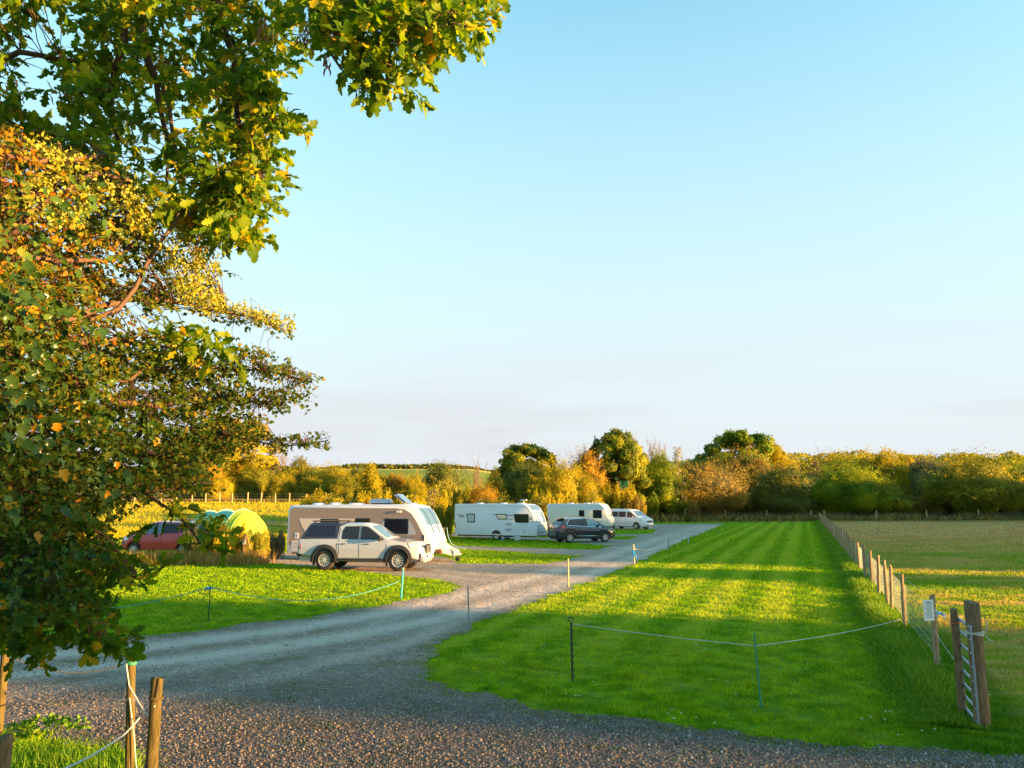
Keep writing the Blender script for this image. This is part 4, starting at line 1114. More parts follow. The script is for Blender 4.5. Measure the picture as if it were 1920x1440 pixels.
# beige caravan
def make_beige():
    r = empty("touring_caravan", label="large beige and white caravan with twin axle behind the white pickup", cat="caravan")
    L = 7.35
    front = [(7.27, 0.36), (7.35, 0.62), (7.34, 0.95), (7.20, 1.35), (7.02, 1.75), (6.84, 2.10), (6.66, 2.36), (6.46, 2.53)]
    prof = [(0.04, 0.36)] + front + [(6.2, 2.61), (5.8, 2.64), (3.0, 2.64)] + arc(0.28, 2.36, 0.25, 90, 180, 6) + [(0.0, 1.0)]
    cv = Caravan(prof, 2.30); cv.front = front + [(6.2, 2.61)]
    cv.shell("body", M_GRP, r)
    side = [(0.12, 0.72), (5.95, 0.72), (6.75, 0.62), (7.05, 0.70), (6.98, 1.2), (6.62, 1.85), (6.35, 2.22), (6.0, 2.42), (5.6, 2.47), (0.36, 2.47), (0.20, 2.43), (0.12, 2.30)]
    cv.side("side_panel", side, M_BEIGE, r, 0.006, (-1, 1))
    cv.side("lower_side_panel", [(0.16, 0.42), (6.9, 0.42), (6.9, 0.66), (0.16, 0.66)], M_LGREY, r, 0.005, (-1, 1))
    cv.side("curved_graphic", [(0.62, 1.98), (2.0, 1.98), (2.0, 1.5), (1.3, 1.25), (1.0, 1.30), (0.78, 1.62)], M_SWOOSH, r, 0.011)
    cv.side("pale_band", [(2.0, 1.86), (2.0, 1.98), (3.5, 1.98), (3.5, 1.86)], M_SWOOSH, r, 0.010)
    window(cv, "window", rrect(1.75, 1.30, 2.7, 1.97), r, M_GLASS)
    window(cv, "window", rrect(3.55, 1.28, 4.30, 2.00), r, M_GLASS)
    cv.side("window_surround", [(4.62, 1.42), (4.95, 1.86), (5.22, 2.02), (6.15, 2.02), (6.32, 1.80), (6.60, 1.32), (6.55, 1.25), (4.62, 1.25)], M_BLIND, r, 0.010)
    window(cv, "window", rrect(5.02, 1.27, 6.22, 2.0, 0.06), r, M_GLASS)
    cv.side("hatch", rrect(0.44, 1.02, 0.64, 1.30, 0.03), M_GRP, r, 0.014); cv.side("hatch_keyhole", rrect(0.51, 1.08, 0.57, 1.24, 0.02), M_GREY, r, 0.018)
    vb = cv.side("fridge_vent", rrect(0.30, 0.50, 0.82, 0.92, 0.03), M_GRP, r, 0.014)[0]
    for k in range(5): cv.side("vent_slot", [(0.38, 0.56 + k * .07), (0.74, 0.56 + k * .07), (0.74, 0.59 + k * .07), (0.38, 0.59 + k * .07)], M_GREY, vb, 0.018)
    cv.side("lettering", [(5.3, 1.14), (5.42, 1.14), (5.42, 1.19), (5.3, 1.19)], M_GREY, r, 0.010)
    lt = MB()
    for k in range(8): lt.prism([(5.48 + k * .13, 1.13), (5.56 + k * .13, 1.13), (5.57 + k * .13, 1.185), (5.49 + k * .13, 1.185)], -1.161, -1.150)
    lt.build("lettering", M_GREY, r)
    cv.side("awning_lamp", rrect(5.62, 2.26, 5.84, 2.36, 0.03), M_CREAM, r, 0.05, (-1,), 0.05)
    cv.side("locker_lamp", rrect(6.92, 1.02, 7.0, 1.25, 0.02), M_BLACK, r, 0.012)
    # front windows: three tall panes in a raised frame
    cv.facepanel("front_window_frame", 1.30, 2.50, -1.02, 1.02, M_GRP, r, 0.014, 12)
    for y0, y1 in ((-0.98, -0.48), (-0.43, 0.43), (0.48, 0.98)):
        cv.facepanel("front_window", 1.36, 2.46, y0, y1, M_GLASSB, r, 0.024, 12)
    for y in (-0.455, 0.455): cv.facepanel("window_bar", 1.33, 2.50, y - 0.03, y + 0.03, M_NAVY, r, 0.034, 12)
    for y0, y1 in ((-0.95, -0.51), (-0.36, 0.36), (0.51, 0.95)): cv.facepanel("blind", 1.40, 1.68, y0 + .03, y1 - .03, M_BLIND, r, 0.028, 8)
    cv.facepanel("locker_seam", 1.20, 1.215, -0.95, 0.95, M_GREY, r, 0.008, 2)
    for x, lx, h in ((1.15, 0.5, 0.09), (2.05, 0.5, 0.10), (3.15, 0.75, 0.09), (6.05, 0.42, 0.09)): dome(r, x, -0.2, 2.62, lx, 0.5, h, M_GRP)
    ac = empty("air_conditioner"); ac.parent = r
    dome(ac, 4.35, 0.0, 2.70, 1.10, 0.75, 0.20, M_WHITE, "cover"); MB().box((4.40, 0, 2.67), (0.9, 0.55, 0.09)).build("base", M_BLACK, ac)
    sp = empty("solar_panel"); sp.parent = r
    MB().box((5.55, -0.05, 2.93), (0.62, 0.85, 0.04), ry=R(38)).build("panel", plain("solar_blue", (0.08, 0.14, 0.26), 0.15, coat=1), sp)
    MB().box((5.46, -0.05, 2.90), (0.64, 0.90, 0.03), ry=R(38)).build("panel_frame", M_GALV, sp)
    MB().tube([(5.5, -0.05, 2.62), (5.52, -0.05, 2.92)], 0.04, 8).build("mast", M_GREY, sp)
    undergear(r, L, (3.3, 4.15)); 
    for x in (3.3, 4.15): wheel_arch(cv, x, M_BLACK, r, 0.39)
    dr = MB(); dr.tube([(7.1, -0.6, 0.38), (8.45, -0.05, 0.42)], 0.04, 6); dr.tube([(7.1, 0.6, 0.38), (8.45, 0.05, 0.42)], 0.04, 6); dr.build("drawbar", M_BLACK, r)
    # draped hitch cover
    vs = []; fs = []; rd = random.Random(5)
    secs = [(7.30, 0.98, 0.60, 0.50), (7.55, 0.92, 0.46, 0.42), (7.85, 0.74, 0.34, 0.34), (8.1, 0.60, 0.24, 0.26), (8.3, 0.50, 0.19, 0.30), (8.40, 0.38, 0.12, 0.30)]
    k = 14
    for x, zt, w, zb in secs:
        for j in range(k):
            a = math.pi * j / (k - 1); vs.append((x + rd.uniform(-.02, .02), w * math.cos(a) * (1 + .08 * math.sin(7 * a + x * 3)), zb + (zt - zb) * abs(math.sin(a)) ** 0.6 + rd.uniform(-.012, .012) - (0.06 * abs(math.cos(a)) * math.sin(9 * a))))
    for i in range(len(secs) - 1):
        for j in range(k - 1): fs.append((i * k + j, i * k + j + 1, (i + 1) * k + j + 1, (i + 1) * k + j))
    fs.append(tuple((len(secs) - 1) * k + j for j in range(k)))
    MB().add(vs, fs, True).build("hitch_cover", plain("cream_fabric", (0.66, 0.55, 0.45), 0.7, noise=0.1), r, sharp=60)
    jw = empty("jockey_wheel"); jw.parent = r
    MB().tube([(8.15, -0.24, 0.62), (8.15, -0.24, 0.14)], 0.028, 8).build("stem", M_GALV, jw)
    MB().lathe([(0.06, -0.28), (0.105, -0.27), (0.105, -0.19), (0.06, -0.18)], 14, 'y', (8.35, 0, 0.115)).build("wheel", M_RUBBER, jw)
    MB().tube([(8.25, -0.22, 0.14), (8.35, -0.22, 0.115)], 0.02, 6).build("fork", M_GALV, jw)
    bt = MB().rbox((7.50, -0.45, 0.47), (0.30, 0.35, 0.22), 0.05); bt.build("stabiliser_bag", plain("brown_bag", (0.12, 0.05, 0.03), 0.8), r)
    return r
cb = make_beige()
# nearest point: front lower corner of the visible side
pc = W(797, 1035, 36.4)
place(cb, pc.x, pc.y, 103, 7.05, -1.15)

def make_white():
    r = empty("touring_caravan", label="white caravan with maroon striped side and tall front window beside the dark blue car", cat="caravan")
    L = 6.45
    front = [(6.36, 0.36), (6.45, 0.60), (6.46, 0.95), (6.38, 1.30), (6.25, 1.70), (6.08, 2.05), (5.88, 2.34), (5.66, 2.52)]
    prof = [(0.02, 0.38)] + front + [(5.4, 2.59), (5.1, 2.61), (2.0, 2.62), (0.06, 2.60), (0.0, 2.54), (0.0, 1.0)]
    cv = Caravan(prof, 2.26); cv.front = front + [(5.4, 2.59)]
    cv.shell("body", M_GRP, r, 0.045)
    cv.side("skirt_trim", [(0.05, 0.40), (6.2, 0.40), (6.2, 0.47), (0.05, 0.47)], M_CREAM, r, 0.008)
    cv.side("awning_rail", [(0.03, 2.50), (5.35, 2.50), (5.75, 2.38), (6.05, 1.95), (6.28, 1.40), (6.24, 1.38), (6.0, 1.92), (5.70, 2.34), (5.32, 2.455), (0.03, 2.46)], M_CREAM, r, 0.012)
    window(cv, "window", [(0.98, 1.90), (1.62, 1.90), (1.66, 1.80), (1.66, 1.32), (1.60, 1.26), (1.12, 1.26), (1.06, 1.32), (0.96, 1.82)], r, M_BLIND, 0.07)
    window(cv, "window", [(3.32, 1.90), (4.16, 1.90), (4.16, 1.50), (3.48, 1.50), (3.42, 1.56)], r, M_BLIND, 0.06)
    window(cv, "window", [(4.70, 1.90), (5.82, 1.90), (5.86, 1.84), (5.86, 1.34), (5.80, 1.28), (4.90, 1.28), (4.80, 1.34), (4.72, 1.7)], r, M_GLASS, 0.06)
    window(cv, "quarter_window", [(5.90, 1.72), (6.02, 1.70), (6.12, 1.52), (6.08, 1.46), (5.90, 1.46)], r, M_BLIND, 0.03)
    for x0, x1, z, m_ in ((0.20, 0.75, 1.83, M_STRIPE), (0.40, 0.78, 1.70, M_STRIPEN), (4.18, 4.68, 1.83, M_STRIPE), (4.18, 4.70, 1.60, M_LGREY), (3.10, 3.30, 1.86, M_STRIPEN)):
        cv.side("stripe", [(x0, z), (x1, z), (x1, z - 0.06), (x0 + 0.05, z - 0.06)] if m_ is not M_LGREY else [(x0, z), (x1, z), (x1, z - 0.12), (x0, z - 0.12)], m_, r, 0.008)
    for z in (1.17, 0.78):
        v = cv.side("vent", rrect(4.06, z - 0.09, 4.55, z + 0.09, 0.02), M_LGREY, r, 0.010)[0]
        for k in range(3): cv.side("vent_slot", [(4.1, z - .06 + k * .05), (4.5, z - .06 + k * .05), (4.5, z - .04 + k * .05), (4.1, z - .04 + k * .05)], M_GREY, v, 0.014)
    for x0, z0, x1, z1 in ((4.75, 0.50, 5.45, 0.92), (5.50, 0.50, 5.85, 0.75)):
        for a, b in (((x0, z0), (x0 + .015, z1)), ((x1, z0), (x1 + .015, z1)), ((x0, z1), (x1, z1 + .015))):
            cv.side("locker_outline", [a, (b[0], a[1]), b, (a[0], b[1])], M_GREY, r, 0.006)
    lt = MB(); rd = random.Random(3)
    for k in range(9): lt.prism([(5.18 + k * .065, 1.12), (5.22 + k * .065, 1.12), (5.23 + k * .065, 1.16), (5.19 + k * .065, 1.16)], -1.137, -1.128)
    for k in range(3): lt.prism([(6.0 + k * .06, 1.33), (6.04 + k * .06, 1.33), (6.05 + k * .06, 1.38), (6.01 + k * .06, 1.38)], -1.137, -1.128)
    lt.build("lettering", M_GREY, r)
    for x in (0.22, 3.20): cv.side("road_lamp", rrect(x, 2.30, x + 0.12, 2.42, 0.03), M_CREAM, r, 0.03, (-1,), 0.03)
    cv.facepanel("upper_front_window", 2.14, 2.52, -0.98, 0.98, M_GLASSB, r, 0.016, 8)
    cv.facepanel("front_window_frame", 1.24, 2.08, -1.0, 1.0, M_LGREY, r, 0.010, 8)
    for y0, y1 in ((-0.97, -0.50), (-0.46, 0.46), (0.50, 0.97)): cv.facepanel("front_window", 1.28, 2.05, y0, y1, M_GLASSB, r, 0.020, 8)
    for y0, y1 in ((-0.80, -0.56), (-0.30, 0.30)): cv.facepanel("blind", 1.33, 1.98, y0, y1, M_BLIND, r, 0.024, 8)
    cv.facepanel("gas_locker_door", 0.55, 1.14, -0.92, 0.92, M_GREY, r, 0.014, 4)
    cv.facepanel("locker_panel", 0.62, 1.06, -0.84, 0.84, M_LGREY, r, 0.020, 4)
    for x, lx in ((1.6, .45), (3.5, .45), (4.85, .6)): dome(r, x, -0.1, 2.60, lx, 0.5, 0.08, M_GRP)
    an = MB().tube([(5.15, -0.3, 2.60), (5.15, -0.3, 2.86)], 0.025, 6); an.build("aerial_mast", M_LGREY, r)
    dome(r, 5.15, -0.3, 2.86, 0.55, 0.22, 0.05, M_GRP, "aerial")
    undergear(r, L, (3.35,), 0.34); wheel_arch(cv, 3.35, M_BLACK, r, 0.41, 0.33)
    dr = MB(); dr.tube([(6.2, -0.6, 0.38), (7.4, -0.05, 0.42)], 0.04, 6); dr.tube([(6.2, 0.6, 0.38), (7.4, 0.05, 0.42)], 0.04, 6); dr.rbox((7.1, 0, 0.5), (0.5, 0.24, 0.2), 0.05); dr.build("drawbar", M_GREY, r)
    cv.side("tail_lamp", rrect(0.03, 0.85, 0.10, 1.25, 0.02), M_TAIL, r, 0.012)
    return r
cw = make_white()
pw = W(1004, 1003, 57.0); pw.z = 0
place(cw, W(1004, 1003, 55.4).x, 55.4, 112, 6.35, -1.13)
# water carrier and hose under the white caravan
def near_van(root, lx, ly):
    rz = root.rotation_euler[2]; c, s_ = math.cos(rz), math.sin(rz)
    return Vector((root.location.x + c * lx - s_ * ly, root.location.y + s_ * lx + c * ly, 0.012))
wp = near_van(cw, 5.1, -1.35)
w_ = empty("waste_container", wp, cw.rotation_euler[2], "small pale waste water container under the white striped caravan", "container")
MB().rbox((0, 0, 0.20), (0.46, 0.30, 0.36), 0.06).build("tank", M_LGREY, w_); MB().tube([(-.1, 0, .38), (-.1, 0, .44), (.1, 0, .44), (.1, 0, .38)], 0.018, 6).build("handle", M_GREY, w_)
hp = near_van(cw, 4.3, -1.25)
tag(MB().tube([hp + Vector((0.45 * math.cos(a), -0.1 * a, 0.05 + 0.22 * max(0, math.sin(a)))) for a in np.linspace(0, 4.2, 20)], 0.022, 6).build("water_hose", plain("blue_hose", (0.25, 0.42, 0.60), 0.5)), "pale blue hose looping under the white striped caravan", "hose")

def make_old():
    r = empty("touring_caravan", label="older cream white caravan with two small side windows behind the dark blue car", cat="caravan")
    L = 6.3
    front = [(6.22, 0.40), (6.32, 0.70), (6.28, 1.05), (6.14, 1.30), (6.04, 1.75), (5.86, 2.15), (5.66, 2.42), (5.45, 2.54)]
    prof = [(0.02, 0.42)] + front + [(5.2, 2.58), (2.0, 2.58), (0.10, 2.54), (0.0, 2.45), (0.0, 1.0)]
    cv = Caravan(prof, 2.25); cv.front = front + [(5.2, 2.58)]
    cv.shell("body", M_CREAM, r, 0.05)
    cv.side("upper_panel", [(0.06, 1.98), (5.9, 1.98), (5.72, 2.3), (5.4, 2.46), (0.06, 2.46)], M_GRP, r, 0.005)
    window(cv, "window", rrect(3.30, 1.28, 3.85, 1.92), r, M_GLASS, 0.07)
    window(cv, "window", rrect(4.72, 1.16, 5.62, 1.96), r, M_GLASS, 0.07)
    for k, (x0, x1, z) in enumerate(((4.9, 5.7, 0.86), (5.0, 5.6, 0.80))): cv.side("graphic_line", [(x0, z), (x1, z), (x1, z + .02), (x0, z + .02)], M_STRIPEN, r, 0.008)
    cv.facepanel("front_window_frame", 1.30, 2.06, -0.96, 0.96, M_LGREY, r, 0.010, 8)
    for y0, y1 in ((-0.92, -0.52), (-0.46, 0.46), (0.52, 0.92)): cv.facepanel("front_window", 1.34, 2.02, y0, y1, M_GLASS, r, 0.018, 8)
    for y0, y1 in ((-0.85, -0.62), (-0.34, 0.34)): cv.facepanel("curtain", 1.40, 1.96, y0, y1, M_CREAM, r, 0.022, 8)
    for x, lx in ((2.2, .5), (3.9, .6), (4.95, .7)): dome(r, x, -0.1, 2.56, lx, 0.5, 0.09, M_GRP)
    MB().tube([(4.5, -0.4, 2.55), (4.5, -0.4, 2.78)], 0.03, 6).build("aerial_mast", M_LGREY, r)
    undergear(r, L, (3.0,), 0.32); wheel_arch(cv, 3.0, M_BLACK, r, 0.38)
    dr = MB(); dr.tube([(6.1, -0.6, 0.38), (7.3, -0.05, 0.42)], 0.04, 6); dr.tube([(6.1, 0.6, 0.38), (7.3, 0.05, 0.42)], 0.04, 6); dr.tube([(7.1, 0, .5), (7.1, 0, .02)], .03, 6); dr.build("drawbar", M_GREY, r)
    cv.side("tail_lamp", rrect(0.03, 0.85, 0.10, 1.15, 0.02), M_TAIL, r, 0.012)
    return r
co = make_old()
place(co, W(1140, 990, 76).x, 76, 111, 6.2, -1.12)

# ---- generic car details
def car_details(c, r, front_x, paint, handles=(), seams=(), mirror=None, wr=0.34, ww=0.21, spokes=10, track=0.80, z_body=0.9):
    for ln in seams: c.strip("door_seam", ln, 0.016, M_BLACK, r)
    for sd in (-1, 1):
        for x, z in handles: MB().rbox((x, sd * (c.hw(x, z) + 0.018), z), (0.20, 0.03, 0.03), 0.01).build("door_handle", paint, r)
        if mirror:
            x, z = mirror; m_ = MB().rbox((x, sd * (c.hw(x, z) + 0.10), z + 0.04), (0.10, 0.20, 0.15), 0.03); m_.tube([(x, sd * (c.hw(x, z) - .02), z - .02), (x, sd * (c.hw(x, z) + .08), z)], 0.02, 6); m_.build("wing_mirror", paint, r)
        for xw, zw in c.wheels: wheel(r, xw, sd * track, wr, wr, ww, sd, spokes)

def make_suv():
    r = empty("parked_car", label="dark blue hatchback SUV parked with its rear towards the white caravan", cat="car")
    top = [(0, 0.98), (0.06, 1.06), (0.16, 1.15), (0.42, 1.45), (0.62, 1.60), (1.1, 1.665), (1.9, 1.69), (2.4, 1.66), (2.85, 1.53), (3.55, 1.14), (3.75, 1.08), (4.2, 0.95), (4.42, 0.80), (4.52, 0.62)]
    belt = [(0, 0.93), (0.16, 1.08), (0.6, 1.14), (1.6, 1.08), (3.4, 1.00), (4.2, 0.88), (4.52, 0.58)]
    width = [(0, 0.74), (0.12, 0.84), (0.6, 0.91), (2.2, 0.92), (3.8, 0.90), (4.25, 0.82), (4.45, 0.66), (4.52, 0.5)]
    sill = [(0, 0.36), (0.6, 0.30), (2.2, 0.28), (3.9, 0.28), (4.52, 0.34)]
    c = Car(4.52, top, belt, width, sill, [(0.93, 0.345), (3.60, 0.345)], 0.40, 0.42)
    c.body("body", M_NAVY, r)
    c.panel("side_window", [(0.78, 1.20), (1.30, 1.15), (1.30, 1.56), (1.02, 1.55)], M_GLASS, r)
    c.panel("side_window", [(1.36, 1.14), (2.20, 1.10), (2.20, 1.60), (1.36, 1.57)], M_GLASS, r)
    c.panel("side_window", [(2.28, 1.10), (3.20, 1.06), (3.10, 1.16), (2.70, 1.46), (2.42, 1.585), (2.28, 1.60)], M_GLASSB, r)
    c.strip("chrome_trim", [(0.70, 1.22), (0.95, 1.58), (1.3, 1.60), (2.2, 1.635), (2.5, 1.60), (2.95, 1.36), (3.28, 1.06)], 0.025, M_CHROME, r, 0.008)
    c.strip("waist_trim", [(0.78, 1.165), (2.2, 1.08), (3.28, 1.03)], 0.02, M_CHROME, r, 0.008)
    c.panel("sill_cladding", [(1.36, 0.29), (3.18, 0.29), (3.14, 0.42), (1.40, 0.44)], M_BLACK, r, 0.01)
    c.strip("sill_trim", [(1.44, 0.47), (3.1, 0.45)], 0.03, M_CHROME, r, 0.012)
    for sd in (-1, 1):
        for x in (0.93, 3.60):
            a = MB(); ring_arch(a, x, 0.345, sd * 0.89, 0.385, 0.455, R(0), R(180), 0.0, sd * 0.035); a.build("wheel_arch_trim", M_BLACK, r)
        c.panel("tail_lamp", [(0.03, 0.92), (0.55, 1.00), (0.50, 1.12), (0.30, 1.13), (0.10, 1.06)], M_TAIL, r, 0.012, (sd,))
        c.panel("headlamp", [(3.95, 0.82), (4.42, 0.70), (4.40, 0.80), (4.15, 0.92)], M_LAMP, r, 0.012, (sd,))
        MB().rbox((0.0, sd * 0.55, 0.98), (0.05, 0.36, 0.13), 0.02).build("tail_lamp", M_TAIL, r)
        MB().rbox((1.7, sd * 0.62, 1.73), (1.6, 0.035, 0.03), 0.01).build("roof_rail", M_CHROME, r)
    c.top_panel("rear_window", 0.20, 0.52, 0.66, 0.56, M_GLASS, r)
    c.top_panel("windscreen", 3.50, 2.78, 0.70, 0.58, M_GLASSB, r)
    sp = MB().rbox((0.50, 0, 1.63), (0.30, 1.15, 0.05), 0.02); sp.build("spoiler", M_NAVY, r)
    np_ = MB().box((-0.025, 0, 0.86), (0.02, 0.50, 0.11)); np_.build("number_plate", plain("yellow_plate", (0.55, 0.42, 0.05), 0.5), r)
    rb = MB().rbox((0.02, 0, 0.55), (0.16, 1.58, 0.30), 0.06); rb.build("rear_bumper", M_NAVY, r)
    MB().rbox((-0.03, 0, 0.40), (0.10, 1.40, 0.12), 0.04).build("bumper_cladding", M_BLACK, r)
    MB().rbox((4.47, 0, 0.62), (0.10, 0.86, 0.22), 0.03).build("grille", M_BLACK, r)
    MB().rbox((4.44, 0, 0.40), (0.14, 1.25, 0.14), 0.04).build("front_bumper", M_NAVY, r)
    car_details(c, r, 4.5, M_NAVY, [(1.62, 0.95), (2.52, 0.93)], [[(1.33, 1.10), (1.33, .8), (1.40, 0.42)], [(2.24, 1.60), (2.24, 0.4)], [(3.20, 1.0), (3.16, 0.4)]], (3.05, 1.10), 0.345, 0.22, 14, 0.79)
    return r
sv_ = make_suv()
place(sv_, W(1068, 1014, 53.6).x, 53.6, 70, 0.93, -0.80)

def make_van():
    r = empty("parked_van", label="white van with black twin bonnet stripes parked farthest along the pitches", cat="van")
    top = [(0, 1.78), (0.05, 1.90), (0.2, 1.97), (1.5, 2.0), (3.0, 1.98), (3.3, 1.88), (4.12, 1.26), (4.5, 1.12), (4.8, 0.98), (4.93, 0.80), (4.97, 0.6)]
    belt = [(0, 1.15), (3.6, 1.15), (4.3, 1.08), (4.97, 0.55)]
    width = [(0, 0.92), (0.1, 0.98), (3.9, 0.985), (4.6, 0.93), (4.85, 0.82), (4.97, 0.62)]
    sill = [(0, 0.38), (1, 0.32), (4.2, 0.30), (4.97, 0.32)]
    c = Car(4.97, top, belt, width, sill, [(0.98, 0.34), (3.92, 0.34)], 0.40, 0.17)
    c.body("body", M_VANP, r)
    c.panel("side_window", [(0.85, 1.24), (1.75, 1.24), (1.75, 1.76), (0.85, 1.76)], M_GLASS, r)
    c.panel("side_window", [(1.84, 1.22), (2.70, 1.22), (2.70, 1.77), (1.84, 1.77)], M_GLASS, r)
    c.panel("front_side_window", [(2.84, 1.20), (3.88, 1.20), (3.76, 1.34), (3.34, 1.66), (3.14, 1.74), (2.84, 1.76)], M_GLASS, r)
    c.top_panel("windscreen", 4.04, 3.38, 0.78, 0.72, M_GLASSB, r)
    c.strip("body_moulding", [(1.45, 0.62), (3.45, 0.60)], 0.08, M_LGREY, r, 0.012)
    vs = MB()
    for sd in (-1, 1):
        c.panel("headlamp", [(4.25, 0.86), (4.80, 0.74), (4.82, 0.86), (4.58, 1.0), (4.22, 1.04)], M_LAMP, r, 0.014, (sd,))
        c.panel("tail_lamp", [(0.02, 0.85), (0.12, 0.85), (0.12, 1.5), (0.02, 1.5)], M_TAIL, r, 0.012, (sd,))
    def bon(y0, y1):
        z = lambda x, y: (c.outer(x)[2] - 0.004 + 0.024 * (1 - min(1, abs(y) / c.outer(x)[1][-1][0])) + 0.012)
        v = []; f = []
        for i in range(9):
            x = 4.16 + 0.62 * i / 8; v += [(x, y0, z(x, y0)), (x, y1, z(x, y1))]
        for i in range(8): f.append((2 * i, 2 * i + 1, 2 * i + 3, 2 * i + 2))
        MB().add(v, f, True).build("bonnet_stripe", M_GREY, r)
    bon(0.14, 0.42); bon(-0.42, -0.14)
    MB().rbox((4.93, 0, 0.78), (0.10, 1.02, 0.24), 0.04).build("grille", M_BLACK, r)
    bdg = MB(); bdg.tube([(4.985, 0.11 * math.cos(a), 0.80 + 0.05 * math.sin(a)) for a in np.linspace(0, 6.28, 18)], 0.008, 5, False); bdg.build("badge", M_CHROME, r)
    MB().rbox((4.92, 0, 0.46), (0.16, 1.60, 0.24), 0.06).build("front_bumper", M_VANP, r)
    MB().rbox((4.97, 0, 0.36), (0.12, 1.35, 0.10), 0.03).build("lower_grille", M_BLACK, r)
    for sd in (-1, 1): MB().rbox((4.94, sd * 0.70, 0.50), (0.12, 0.18, 0.12), 0.04).build("fog_lamp", M_LGREY, r)
    car_details(c, r, 4.97, M_VANP, [(2.2, 1.02), (3.0, 1.02)], [[(1.80, 1.80), (1.80, 0.4)], [(2.77, 1.80), (2.77, 0.4)], [(3.96, 1.12), (3.90, .76)]], (3.66, 1.22), 0.34, 0.22, 10, 0.87)
    rb = MB()
    for x in (0.7, 2.3): rb.rbox((x, 0, 2.05), (0.05, 1.5, 0.03), 0.01)
    rb.build("roof_bar", M_BLACK, r)
    return r
vn = make_van()
place(vn, W(1193, 990, 78.5).x, 78.5, 131, 3.92, -0.95)

def make_red():
    r = empty("parked_car", label="red car half hidden behind foliage and dry grass on the left", cat="car")
    top = [(0, 1.0), (0.08, 1.15), (0.35, 1.60), (0.7, 1.72), (2.4, 1.74), (2.8, 1.62), (3.5, 1.12), (4.1, 0.98), (4.28, 0.8), (4.35, 0.6)]
    belt = [(0, 0.95), (0.3, 1.12), (3.4, 1.02), (4.35, 0.56)]
    width = [(0, 0.76), (0.15, 0.86), (2.2, 0.89), (3.8, 0.86), (4.2, 0.74), (4.35, 0.5)]
    sill = [(0, 0.34), (2, 0.28), (4.35, 0.32)]
    c = Car(4.35, top, belt, width, sill, [(0.78, 0.32), (3.45, 0.32)], 0.38, 0.33)
    c.body("body", M_RED, r)
    c.panel("side_window", [(0.50, 1.20), (1.02, 1.17), (1.02, 1.60), (0.64, 1.58)], M_GLASS, r)
    c.panel("side_window", [(1.10, 1.15), (1.95, 1.12), (1.95, 1.62), (1.10, 1.61)], M_GLASS, r)
    c.panel("side_window", [(2.03, 1.12), (3.20, 1.08), (2.72, 1.50), (2.42, 1.62), (2.03, 1.63)], M_GLASSB, r)
    c.top_panel("windscreen", 3.42, 2.82, 0.70, 0.60, M_GLASSB, r); c.top_panel("rear_window", 0.10, 0.36, 0.66, 0.6, M_GLASS, r)
    for sd in (-1, 1):
        c.panel("headlamp", [(3.8, 0.82), (4.25, 0.70), (4.2, 0.84), (3.98, 0.95)], M_LAMP, r, 0.012, (sd,)); c.panel("tail_lamp", [(0.03, 0.85), (0.25, 0.88), (0.28, 1.15), (0.12, 1.12)], M_TAIL, r, 0.012, (sd,))
    MB().rbox((4.30, 0, 0.60), (0.10, 0.9, 0.2), 0.03).build("grille", M_BLACK, r)
    car_details(c, r, 4.3, M_RED, [(1.3, 0.98), (2.3, 0.96)], [[(1.06, 1.6), (1.06, .9), (1.15, 0.4)], [(1.99, 1.6), (1.99, 0.4)], [(3.12, 1.0), (3.08, 0.4)]], (3.0, 1.12), 0.32, 0.2, 7, 0.78)
    return r
rc = make_red()
place(rc, W(252, 1020, 41.5).x, 41.5, 274, 3.45, 0.80)

